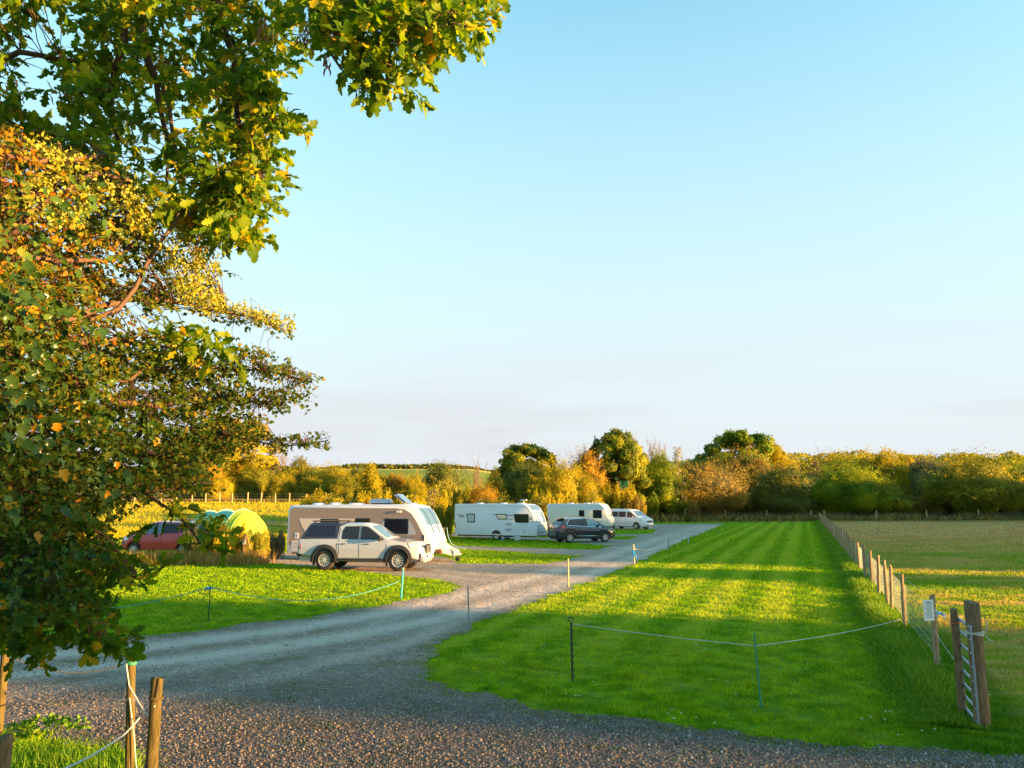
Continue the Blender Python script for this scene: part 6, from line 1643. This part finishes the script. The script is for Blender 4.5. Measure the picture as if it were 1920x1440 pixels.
# ------------------------------------------------------------------ near oak and hawthorn on the left
def leaf_shape(kind):
    """outline points (x along, y across) and a mid rib fold; returned as rib + left + right verts"""
    if kind == 'oak':
        ed = [(0.06, 0.02), (0.14, 0.09), (0.22, 0.17), (0.27, 0.09), (0.38, 0.16), (0.48, 0.27), (0.54, 0.14), (0.64, 0.22), (0.76, 0.29), (0.80, 0.16), (0.90, 0.16), (0.97, 0.10)]
        rib = 1.0
    elif kind == 'haw':
        ed = [(0.12, 0.04), (0.28, 0.20), (0.42, 0.38), (0.52, 0.20), (0.72, 0.34), (0.80, 0.14), (0.95, 0.12)]
        rib = 1.0
    else:
        ed = [(0.0, 0.12), (0.10, 0.36), (0.30, 0.30), (0.52, 0.46), (0.60, 0.22), (0.84, 0.14)]
        rib = 1.0
    k = len(ed)
    ribv = [(a, 0.0) for a, _ in ed]
    V = [(0, 0, 0)] + [(a, 0, 0) for a, _ in ed] + [(rib, 0, 0)] + [(a, b, b * .35) for a, b in ed] + [(a, -b, b * .35) for a, b in ed]
    F = []
    def R_(i): return i            # rib index 0..k+1
    Lf = lambda i: k + 2 + i; Rt = lambda i: 2 * k + 2 + i
    F.append([0, 1, Lf(0)]); F.append([0, Rt(0), 1])
    for i in range(k - 1):
        F.append([i + 1, i + 2, Lf(i + 1), Lf(i)]); F.append([i + 2, i + 1, Rt(i), Rt(i + 1)])
    F.append([k, k + 1, Lf(k - 1)]); F.append([k + 1, k, Rt(k - 1)])
    return np.array(V, float), F
def scatter_leaves(name, mat, parent, P, T, N, L, kind, rs, rnd=None, curl=0.6):
    V0, F0 = leaf_shape(kind); n = len(P)
    T = T / (np.linalg.norm(T, axis=1)[:, None] + 1e-9)
    N = N - T * (N * T).sum(1)[:, None]; N /= np.linalg.norm(N, axis=1)[:, None] + 1e-9
    B = np.cross(N, T)
    cu = rs.uniform(-0.1, curl, n)
    X = V0[None, :, 0]; Y = V0[None, :, 1]; Z = V0[None, :, 2] - cu[:, None] * X ** 2
    wv = rs.uniform(-.06, .06, (n, 1)) * np.sin(X * 9)
    V = P[:, None] + (T[:, None] * X[..., None] + B[:, None] * Y[..., None] + N[:, None] * (Z + wv)[..., None]) * L[:, None, None]
    m = len(V0); sizes = np.tile([len(f) for f in F0], n); flat = np.concatenate([np.array(f) for f in F0])
    FF = (np.arange(n)[:, None] * m + flat[None]).ravel()
    r = rs.uniform(0, 1, n) if rnd is None else rnd
    return mesh_np(name, V.reshape(-1, 3), FF, sizes, mat, parent, smooth=False, rnd=np.repeat(r, m))
def pip(px, py, poly):
    return inside(np.column_stack([px, py]), np.array(poly, float))
def Wn(px, py, d):
    u = (px - 960) / FPX; v = (720 - py) / FPX; cp, sp_ = math.cos(PITCH), math.sin(PITCH)
    y = cp - v * sp_; z = sp_ + v * cp; t = d / y
    return np.column_stack([u * t, d, HCAM + z * t])
def region(poly, n, d0, d1, rs, keep=None):
    a = np.array(poly, float); lo, hi = a.min(0), a.max(0); out = []
    while sum(map(len, out)) < n:
        q = rs.uniform(lo, hi, (n * 2, 2)); q = q[pip(q[:, 0], q[:, 1], poly)]
        if keep is not None: q = q[keep(q)]
        out.append(q)
    q = np.concatenate(out)[:n]
    return Wn(q[:, 0], q[:, 1], rs.uniform(d0, d1, n)), q

OAK_T = Vector((-5.6, 5.2, 0)); HAW_T = Vector((-4.55, 6.6, 0))
oak = empty("oak_tree", OAK_T, 0, "big near oak whose lobed leaves and drooping branches hang over the upper left", "tree")
haw = empty("hawthorn_tree", HAW_T, 0, "near hawthorn with small leaves and pale blossom filling the left side", "tree")
M_OAKL = leafmat("oak_leaf", [(0, (0.045, 0.11, 0.006)), (0.5, (0.10, 0.19, 0.008)), (0.85, (0.22, 0.29, 0.01)), (0.96, (0.42, 0.36, 0.01)), (1, (0.50, 0.28, 0.02))], 0.55, 0.5, tint=(2.0, 1.7, 0.3))
M_HAWL = leafmat("hawthorn_leaf", [(0, (0.035, 0.085, 0.010)), (0.4, (0.09, 0.15, 0.012)), (0.7, (0.26, 0.20, 0.010)), (1, (0.52, 0.19, 0.008))], 0.45, 0.5, tint=(1.5, 1.3, 0.4))  # orange end of the ramp carries the sun glow painted on upper left leaves
M_IVY = leafmat("ivy_leaf", [(0, (0.02, 0.055, 0.010)), (0.6, (0.05, 0.11, 0.020)), (0.93, (0.10, 0.17, 0.03)), (0.96, (0.60, 0.30, 0.01)), (1, (0.65, 0.28, 0.02))], 0.25, 0.22)
M_BLOS = leafmat("blossom", [(0, (0.20, 0.26, 0.02)), (0.6, (0.36, 0.36, 0.03)), (1, (0.50, 0.46, 0.10))], 0.4)
M_CATK = leafmat("catkin", [(0, (0.28, 0.12, 0.04)), (1, (0.50, 0.25, 0.08))], 0.3)
M_TWIG = plain("twig_bark", (0.10, 0.058, 0.032), 0.8, noise=0.5, nscale=20, bump=0.4)

def limb(mb, pix, r0, r1, nodes, jit=0.03, n=7, seed=0):
    """pix: list of (px, py, depth) along the limb"""
    rd = random.Random(seed); P = [W(*p) if not isinstance(p, Vector) else p for p in pix]
    out = []
    for i in range(len(P) - 1):
        a = P[max(i - 1, 0)]; b = P[i]; c = P[i + 1]; d = P[min(i + 2, len(P) - 1)]
        st = max(2, int((c - b).length / 0.14))
        for k in range(st):
            t = k / st
            q = 0.5 * ((2 * b) + (c - a) * t + (2 * a - 5 * b + 4 * c - d) * t * t + (3 * b - a - 3 * c + d) * t ** 3)
            out.append(q + Vector((rd.uniform(-1, 1), rd.uniform(-1, 1), rd.uniform(-1, 1))) * jit * (0.5 if i else 0.2))
    out.append(P[-1])
    m = len(out); mb.tube(out, [r0 + (r1 - r0) * (i / (m - 1)) ** 0.8 for i in range(m)], n, False)
    for i, q in enumerate(out): nodes.append((q, r0 + (r1 - r0) * i / (m - 1)))
def rel(mb, root):
    o = root.location; mb.v = [(a - o.x, b - o.y, c - o.z) for a, b, c in mb.v]; return mb
# --- oak limbs
tb = MB(); on = []
T1 = OAK_T + Vector((0, 0, -0.2)); T2 = OAK_T + Vector((0.1, 0, 3.2)); T3 = OAK_T + Vector((0.5, -0.2, 5.2)); T4 = OAK_T + Vector((0.4, 0.3, 8.5))
limb(tb, [T1, T2, T3, T4], 0.34, 0.12, [], 0.02, 14)
limb(tb, [T3, W(-150, -260, 4.6), W(200, -330, 4.3), W(560, -250, 3.9), W(820, -120, 3.5)], 0.13, 0.03, on, n=9, seed=1)
limb(tb, [T2, W(-330, 300, 5.0), W(-60, 330, 4.8), W(40, 315, 4.7), W(88, 262, 4.6)], 0.09, 0.016, on, seed=2)
limb(tb, [W(-60, 330, 4.8), W(0, 318, 4.7), W(60, 296, 4.7), W(85, 268, 4.6)], 0.03, 0.01, on, seed=31)
limb(tb, [W(200, -330, 4.3), W(232, -100, 4.4), W(236, 60, 4.5), W(226, 90, 4.5), W(205, 175, 4.6), W(222, 265, 4.7)], 0.045, 0.014, on, seed=3)
limb(tb, [W(236, -60, 4.4), W(278, 90, 4.5), W(288, 150, 4.5), W(305, 235, 4.6), W(318, 290, 4.6), W(312, 345, 4.6)], 0.032, 0.008, on, seed=4)
limb(tb, [W(288, 150, 4.5), W(308, 165, 4.5), W(335, 300, 4.5), W(370, 330, 4.5), W(410, 350, 4.4)], 0.016, 0.007, on, seed=5)
limb(tb, [W(400, -200, 4.1), W(410, 30, 4.2), W(438, 110, 4.3), W(444, 200, 4.3), W(450, 250, 4.3), W(485, 330, 4.3), W(440, 400, 4.4)], 0.034, 0.006, on, seed=6)
limb(tb, [W(560, -250, 3.9), W(575, -60, 3.8), W(588, 60, 3.8), W(600, 75, 3.8), W(640, 130, 3.7)], 0.03, 0.006, on, seed=7)
limb(tb, [W(680, -200, 3.7), W(700, -40, 3.6), W(720, 50, 3.5), W(730, 130, 3.4), W(718, 190, 3.4)], 0.028, 0.005, on, seed=8)
limb(tb, [W(820, -120, 3.5), W(800, 0, 3.4), W(850, 30, 3.35), W(895, 60, 3.3)], 0.02, 0.005, on, seed=9)
limb(tb, [W(-330, 300, 5.0), W(-60, 150, 4.6), W(40, 100, 4.5), W(120, 115, 4.5), W(210, 112, 4.5)], 0.04, 0.012, on, seed=10)
limb(tb, [T2, W(-420, 120, 5.0), W(-150, -60, 4.8), W(60, -40, 4.6)], 0.07, 0.02, on, seed=11)
limb(tb, [T2 - Vector((0, 0, 1.2)), W(-380, 760, 5.0), W(-120, 900, 4.6), W(20, 1020, 4.3), W(90, 1150, 4.2), W(150, 1190, 4.1)], 0.07, 0.006, on, seed=12)
limb(tb, [W(-120, 900, 4.6), W(60, 960, 4.4), W(150, 1040, 4.3), W(255, 1085, 4.2)], 0.02, 0.005, on, seed=13)
limb(tb, [W(-200, 640, 4.9), W(0, 780, 4.6), W(200, 880, 4.5), W(330, 960, 4.4), W(375, 1020, 4.3)], 0.03, 0.005, on, seed=14)
# --- oak spray positions
rs = np.random.RandomState(101)
top_poly = [(-420, -420), (860, -420), (905, -60), (908, 55), (880, 55), (850, 30), (820, 80), (790, 100), (770, 150), (735, 165), (718, 200), (690, 170), (665, 120), (640, 80), (612, 110), (560, 92), (535, 110), (520, 60),
            (505, 120), (515, 190), (545, 215), (520, 290), (505, 330), (485, 400), (440, 420), (395, 430), (330, 395), (200, 330), (80, 250), (-420, 250)]
holes = [(55, 60, 55, 30), (60, 95, 40, 26), (142, 35, 26, 34), (25, 130, 40, 24), (80, 165, 26, 20), (160, 160, 26, 14), (245, 160, 22, 12), (290, 62, 16, 28), (318, 32, 20, 14), (175, 222, 16, 12), (395, 235, 34, 44), (265, 270, 30, 22),
         (310, 300, 22, 26), (480, 105, 20, 20), (505, 250, 20, 26), (215, 110, 12, 10), (355, 175, 24, 18), (470, 25, 15, 9), (420, 165, 16, 14), (450, 60, 12, 16), (100, 20, 12, 12), (10, 20, 12, 16), (470, 300, 18, 20), (400, 300, 14, 16)]
def no_hole(q, grow=1.0):
    k = np.ones(len(q), bool)
    for a, b, c, d in holes: k &= ((q[:, 0] - a) / (c * grow)) ** 2 + ((q[:, 1] - b) / (d * grow)) ** 2 > 1
    return k
sprays = []
def add_sprays(P, k, spread, tag_): sprays.append((P, k, spread, tag_))
A, qa = region(top_poly, 2000, 3.9, 5.6, rs, lambda q: no_hole(q, 1.1) & ((q[:, 0] < 560) | (q[:, 1] < 20) | (rs.uniform(0, 1, len(q)) < 0.0)))
tip_poly = [(560, -60), (900, -60), (900, 30), (880, 75), (845, 40), (800, 95), (760, 130), (735, 165), (712, 160), (690, 150), (665, 105), (640, 50), (615, 60), (570, 60)]
Bp, qb = region(tip_poly, 190, 3.2, 3.9, rs)
edge_poly = [(420, 60), (500, 110), (540, 225), (500, 300), (495, 350), (470, 330), (440, 390), (400, 380), (385, 280), (430, 250), (440, 180)]
Cp, qc = region(edge_poly, 105, 4.0, 4.6, rs, lambda q: no_hole(q, 1.0))
haw_oak = [(300, 590), (430, 600), (445, 630), (430, 650), (360, 660), (300, 655)]
Dp, qd = region(haw_oak, 16, 4.0, 4.4, rs)
low_poly = [(-400, 880), (90, 900), (190, 1010), (250, 1070), (200, 1115), (200, 1160), (170, 1160), (140, 1185), (70, 1215), (0, 1190), (-400, 1200)]
Ep, qe = region(low_poly, 420, 3.9, 5.2, rs)
Fp, qf = region([(300, 930), (380, 950), (400, 1020), (350, 1050), (330, 1000)], 9, 4.1, 4.6, rs)
G1, _ = region([(120, 1180), (200, 1175), (185, 1225), (160, 1180)], 8, 4.0, 4.3, rs)
G1b, _ = region([(395, 330), (450, 330), (470, 440), (430, 460), (400, 430)], 40, 4.1, 4.6, rs)
allS = np.concatenate([A, Bp, Cp, Dp, Ep, Fp, G1])
nodes_o = np.array([q[:] for q, _ in on])
def connect(mb, S, nodes, rs, r=0.004, sag_=0.05, maxd=1.2):
    for p in S:
        d = np.linalg.norm(nodes - p, axis=1) + rs.uniform(0, .12, len(nodes)); j = int(np.argmin(d)); a = nodes[j]
        if np.linalg.norm(a - p) > maxd: continue
        m = (a + p) / 2 + rs.normal(0, 0.03, 3) + np.array([0, 0, sag_]); L_ = np.linalg.norm(a - p)
        mb.tube([a, (a + m) / 2 + rs.normal(0, .012, 3), m, (m + p) / 2 + rs.normal(0, .012, 3), p], [r * (1 + L_), r * (1 + .7 * L_), r * (1 + .5 * L_), r * .8, r * .5], 3, False)
connect(tb, allS, nodes_o, rs, 0.0026, 0.03, 0.55)
allS = np.concatenate([allS, G1b])
rel(tb, oak).build("trunk", M_TWIG, oak, sharp=None, recalc=False)
def spray_leaves(S, per, twig, L0, L1, rs, down=0.55, out=0.8):
    n = len(S) * per; P0 = np.repeat(S, per, 0)
    ax = rs.normal(0, 1, (len(S), 3)); ax[:, 2] = -np.abs(ax[:, 2]) * down; ax /= np.linalg.norm(ax, axis=1)[:, None]; ax = np.repeat(ax, per, 0)
    t = np.tile(np.linspace(0, 1, per), len(S))[:, None]
    P = P0 + ax * twig * t
    side = rs.normal(0, 1, (n, 3)); T = ax * 0.55 + side * out * 0.6; T[:, 2] -= 0.25 * down
    N = rs.normal(0, 0.8, (n, 3)) + np.array([0.25, -0.35, 0.6])
    return P, T, N, rs.uniform(L0, L1, n)
P, T, N, Ls = spray_leaves(allS, 10, 0.17, 0.055, 0.108, rs)
far_ = np.linalg.norm(P - np.array([0, 0, HCAM]), axis=1)
o_ = np.array(oak.location)
scatter_leaves("crown", M_OAKL, oak, P - o_, T, N, Ls, 'oak', rs)
# catkins / brown flower bunches
ck = []
for px, py, d, nn in ((640, 60, 3.45, 26), (575, 62, 3.7, 12), (500, 55, 3.8, 12), (608, 108, 3.6, 6), (675, 125, 3.4, 6), (770, 30, 3.4, 14), (310, 115, 4.4, 8), (30, 160, 4.5, 12), (115, 172, 4.5, 6), (405, 150, 4.2, 6), (690, 165, 3.4, 5), (180, 1165, 4.1, 10), (160, 1140, 4.1, 8)):
    c0 = W(px, py, d); ck = []
    for _ in range(nn): ck.append((c0 + Vector((rs.normal(0, .03), rs.normal(0, .03), rs.normal(0, .025)))))
    cm2 = MB()
    for c1 in ck:
        q = c1.copy(); pts = [c0 + Vector((0, 0, .03)), q.copy()]
        for k in range(4): q = q + Vector((rs.normal(0, .006), rs.normal(0, .006), -0.016)); pts.append(q.copy())
        cm2.tube(pts, [0.0008, 0.002, 0.0045, 0.005, 0.004, 0.002], 4, False)
    oc = rel(cm2, oak).build("catkin_bunch", M_CATK, oak, sharp=None, recalc=False); a_ = oc.data.attributes.new("rnd", 'FLOAT', 'POINT'); a_.data.foreach_set("value", rs.uniform(0, 1, len(oc.data.vertices)).astype(np.float32))

# --- hawthorn
hb = MB(); hn = []
H1 = HAW_T + Vector((0, 0, -0.2)); H2 = HAW_T + Vector((-0.1, -.2, 1.8)); H3 = HAW_T + Vector((-0.2, -.5, 3.2)); H4 = HAW_T + Vector((0, -.6, 4.6))
limb(hb, [H1, H2, H3, H4], 0.20, 0.08, [], 0.02, 12)
def wd_(px, d): return d - 1.75 * np.clip(1 - np.asarray(px, float) / 430, 0, 1.15)
def hl(pts, r0, r1, seed):
    pts = [(p + np.array([0, 0, 0]) if False else p) for p in pts]
    limb(hb, [warpv(p) for p in pts], r0, r1, hn, 0.035, 6, seed)
def warpv(p):
    if p is H3 or p is H2: return p
    t_ = p.y; q_ = 960 + FPX * p.x / (p.y * 1.0); f = float(wd_(min(430, q_), t_)) / t_
    return Vector((p.x * f, p.y * f, HCAM + (p.z - HCAM) * f))
hl([H3, W(-60, 560, 5.6), W(100, 610, 5.2), W(220, 575, 4.9), W(300, 455, 4.7), W(335, 400, 4.6)], 0.05, 0.008, 1)
hl([H3, W(-120, 420, 5.6), W(40, 480, 5.2), W(160, 492, 5.0), W(230, 470, 4.9), W(290, 410, 4.8)], 0.045, 0.008, 2)
hl([W(100, 610, 5.2), W(240, 560, 5.0), W(330, 570, 4.9), W(430, 585, 4.8), W(530, 618, 4.7)], 0.028, 0.004, 3)
hl([H2, W(-60, 690, 5.7), W(110, 690, 5.3), W(200, 712, 5.1), W(270, 700, 5.0), W(330, 680, 5.0), W(440, 690, 4.9), W(585, 716, 4.8)], 0.045, 0.004, 4)
hl([W(110, 690, 5.3), W(180, 740, 5.2), W(300, 760, 5.1), W(420, 745, 5.0), W(520, 760, 4.9)], 0.028, 0.005, 5)
hl([H2, W(-40, 800, 5.7), W(140, 800, 5.3), W(300, 850, 5.1), W(430, 820, 5.0), W(520, 835, 4.9), W(615, 826, 4.8)], 0.038, 0.0035, 6)
hl([H2, W(0, 880, 5.6), W(150, 900, 5.3), W(280, 920, 5.1), W(400, 905, 5.0)], 0.035, 0.006, 7)
hl([W(0, 880, 5.6), W(100, 960, 5.3), W(200, 1000, 5.1), W(255, 1075, 5.0)], 0.026, 0.006, 8)
hl([H3, W(-150, 300, 5.5), W(0, 290, 5.2), W(120, 300, 5.0), W(200, 290, 4.9)], 0.04, 0.01, 9)
hl([W(-60, 560, 5.6), W(40, 430, 5.2), W(120, 360, 5.0), W(180, 330, 4.9), W(250, 340, 4.8)], 0.03, 0.008, 10)
hl([H2, W(-40, 950, 5.6), W(60, 1060, 5.3), W(120, 1140, 5.2)], 0.035, 0.008, 11)
hl([W(-60, 690, 5.7), W(60, 650, 5.4), W(180, 640, 5.2), W(260, 640, 5.1), W(340, 650, 5.0)], 0.026, 0.006, 12)
body_poly = [(-420, 200), (0, 225), (90, 250), (200, 330), (300, 370), (385, 400), (400, 470), (415, 520), (400, 560), (320, 570), (270, 600), (300, 650), (340, 660), (430, 680), (470, 700), (480, 760), (470, 800), (430, 850), (395, 900),
             (360, 930), (300, 915), (235, 935), (205, 1000), (215, 1050), (180, 1100), (150, 1150), (60, 1180), (-420, 1200)]
hholes = [(235, 500, 26, 20), (205, 610, 22, 14), (185, 545, 18, 14), (360, 545, 34, 20), (300, 600, 18, 12), (225, 450, 12, 14), (350, 470, 10, 14), (150, 450, 10, 9), (190, 380, 14, 10)]
def hk(q):
    k = np.ones(len(q), bool)
    for a, b, c, d in hholes: k &= ((q[:, 0] - a) / (c * 1.15)) ** 2 + ((q[:, 1] - b) / (d * 1.15)) ** 2 > 1
    return k
Hb, qh = region(body_poly, 2900, 4.6, 6.3, rs, hk)
Hb = Wn(qh[:, 0], qh[:, 1], wd_(qh[:, 0], 4.6 + 1.5 * rs.uniform(0, 1, len(qh)) ** 1.4))
low_body = [(-420, 640), (100, 620), (260, 640), (420, 690), (440, 780), (400, 860), (330, 905), (235, 920), (190, 1000), (195, 1060), (160, 1110), (60, 1150), (-420, 1180)]
Hc, qh3 = region(low_body, 1300, 4.6, 6.6, rs)
Hc = Wn(qh3[:, 0], qh3[:, 1], wd_(qh3[:, 0], rs.uniform(4.9, 6.6, len(qh3))) + 0.2)
Hd, qh4 = region([(-420, 190), (60, 215), (220, 320), (300, 380), (250, 440), (180, 560), (150, 640), (-420, 660)], 1500, 4.6, 6.6, rs)
Hd = Wn(qh4[:, 0], qh4[:, 1], wd_(qh4[:, 0], rs.uniform(5.4, 6.8, len(qh4))))
Hb = np.concatenate([Hb, Hc, Hd]); qh = np.concatenate([qh, qh3, qh4])
def along_pix(lines, k, w, d0, d1):
    q = []
    for ln in lines:
        ln = np.array(ln, float); seg = np.linalg.norm(np.diff(ln, axis=0), axis=1); m = int(seg.sum() * k)
        t = np.sort(rs.uniform(0, 1, m)) * seg.sum(); cs = np.concatenate([[0], np.cumsum(seg)])
        x = np.interp(t, cs, ln[:, 0]); y = np.interp(t, cs, ln[:, 1]); fade = np.interp(t, [0, seg.sum()], [1, .45])
        q.append(np.column_stack([x + rs.normal(0, w, m) * fade, y + rs.normal(0, w, m) * fade]))
    q = np.concatenate(q); return Wn(q[:, 0], q[:, 1], rs.uniform(d0, d1, len(q))), q
He, qe2 = along_pix([[(380, 575), (430, 585), (480, 598), (548, 618)], [(400, 690), (480, 700), (530, 700), (585, 716)], [(440, 660), (500, 680), (560, 690)], [(430, 745), (520, 752), (560, 740)],
                     [(400, 830), (470, 825), (540, 828), (618, 826)], [(420, 650), (470, 660), (505, 668)], [(440, 780), (500, 790)], [(430, 720), (500, 735), (575, 745)]], 0.30, 11, 4.7, 5.1)
Hs = np.concatenate([Hb, He])
connect(hb, Hs, np.array([q[:] for q, _ in hn]), rs, 0.0019, 0.02, 1.3)
for _ in range(130):   # dense fine twigs
    pass
rel(hb, haw).build("trunk", M_TWIG, haw, sharp=None, recalc=False)
h_ = np.array(haw.location)
P, T, N, Ls = spray_leaves(Hb, 13, 0.17, 0.030, 0.052, rs, 0.2, 1.0)
P2, T2, N2, L2 = spray_leaves(He, 7, 0.10, 0.020, 0.036, rs, 0.2, 1.0)
Ls = Ls * np.repeat(Hb[:, 1] / 5.2, 13)
painted_glow = np.concatenate([np.repeat(np.clip(1.15 - qh[:, 0] / 330, 0, 1) * sstep(720, 560, qh[:, 1]) * sstep(100, 220, qh[:, 1] + 60), 13), np.zeros(len(P2))])  # upper left leaves shifted to orange: low sun's glow put into their colour
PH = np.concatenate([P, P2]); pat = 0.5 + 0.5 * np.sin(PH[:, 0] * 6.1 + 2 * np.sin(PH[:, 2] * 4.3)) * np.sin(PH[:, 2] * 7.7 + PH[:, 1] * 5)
hrnd = np.clip(rs.beta(2.2, 4.5, len(painted_glow)) + painted_glow * pat * 0.62 + rs.normal(0, 0.04, len(painted_glow)), 0, 1)
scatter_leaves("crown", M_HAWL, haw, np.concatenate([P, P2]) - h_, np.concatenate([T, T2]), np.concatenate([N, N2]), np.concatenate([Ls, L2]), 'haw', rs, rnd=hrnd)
# blossom bunches
bl = []
for poly, nn in (([(230, 360), (380, 380), (415, 500), (400, 580), (350, 560), (300, 480), (250, 420)], 150), ([(330, 540), (405, 550), (440, 590), (380, 600)], 40), ([(410, 560), (480, 585), (550, 600), (545, 620), (480, 600)], 34), ([(60, 260), (240, 330), (250, 420), (60, 420)], 60)):
    p, q_ = region(poly, nn, 4.45, 4.9, rs); bl.append(Wn(q_[:, 0], q_[:, 1], wd_(q_[:, 0], rs.uniform(4.5, 4.85, len(q_)))))
bl = np.concatenate(bl); bl = np.repeat(bl, 17, 0) + rs.normal(0, 0.022, (len(bl) * 17, 3)); n = len(bl)
scatter_leaves("blossom", M_BLOS, haw, bl - h_, rs.normal(0, 1, (n, 3)), rs.normal(0, 1, (n, 3)) + np.array([.4, -.4, .4]), rs.uniform(0.012, 0.02, n), 'ivy', rs)
# ivy leaves among the lower hawthorn
ivy = empty("ivy_plant", HAW_T + Vector((0.0, -0.3, 0)), 0, "glossy dark ivy with a few yellow leaves climbing through the near hawthorn", "ivy")
Ip, qi = region([(-300, 520), (120, 540), (240, 700), (290, 780), (290, 900), (190, 960), (160, 1050), (60, 1120), (-300, 1150)], 560, 4.3, 5.6, rs)
Iq, qj = region([(-300, 260), (200, 330), (260, 460), (120, 540), (-300, 520)], 160, 4.4, 5.4, rs)
Ip = np.concatenate([Wn(qi[:, 0], qi[:, 1], wd_(qi[:, 0], rs.uniform(4.5, 5.4, len(qi)))), Wn(qj[:, 0], qj[:, 1], wd_(qj[:, 0], rs.uniform(4.5, 5.3, len(qj))))]); P, T, N, Ls = spray_leaves(Ip, 4, 0.16, 0.030, 0.062, rs, 1.2, 0.6)
scatter_leaves("leaves", M_IVY, ivy, P - np.array(ivy.location), T, N * .6 + np.array([0.3, -0.7, .3]), Ls, 'ivy', rs)
iv = MB()
for k in range(9):
    p = Vector((ivy.location.x + rs.uniform(-.3, .5), ivy.location.y + rs.uniform(-.5, .2), 0)); pts = [p.copy()]
    for j in range(9): p = p + Vector((rs.normal(.03, .09), rs.normal(-.06, .07), 0.42)); pts.append(p.copy())
    iv.tube(pts, [0.016 - 0.0014 * j for j in range(10)], 5, False)
rel(iv, ivy).build("stems", M_TWIG, ivy, sharp=None, recalc=False)

# --- twig with leaves and weeds at the foot of the near posts
bram = empty("bramble", (W(20, 1390, 7.6).x, 7.6, 0), 0, "low bramble spray arching over the gravel beside the lower left posts", "bramble")
bs = MB(); nd = []
limb(bs, [Vector((bram.location.x - .2, 7.6, 0)), W(40, 1365, 7.4), W(90, 1345, 7.3), W(150, 1358, 7.2)], 0.008, 0.003, nd, 0.01, 5, 5)
limb(bs, [Vector((bram.location.x - .2, 7.6, 0)), W(30, 1380, 7.4), W(60, 1352, 7.3)], 0.008, 0.003, nd, 0.01, 5, 6)
rel(bs, bram).build("stem", M_TWIG, bram, sharp=None, recalc=False)
q, _ = along_pix([[(20, 1375), (60, 1352), (100, 1345), (155, 1360)], [(10, 1385), (60, 1370)]], 0.5, 7, 7.1, 7.5)
P, T, N, Ls = spray_leaves(q, 5, 0.05, 0.03, 0.055, rs, 0.2, 1.0)
scatter_leaves("leaves", M_LUSH, bram, P - np.array(bram.location), T, N, Ls, 'haw', rs)
n = 9000; q = np.column_stack([rs.uniform(-7.5, -3.0, n), rs.uniform(5.0, 9.3, n)]); q = q[~inside(q, GP)]
blades("corner_grass", q, np.full(len(q), 0.16), np.full(len(q), 0.012), M_LUSH, "longer green grass around the lower left posts", "long grass", 0.8, 14)
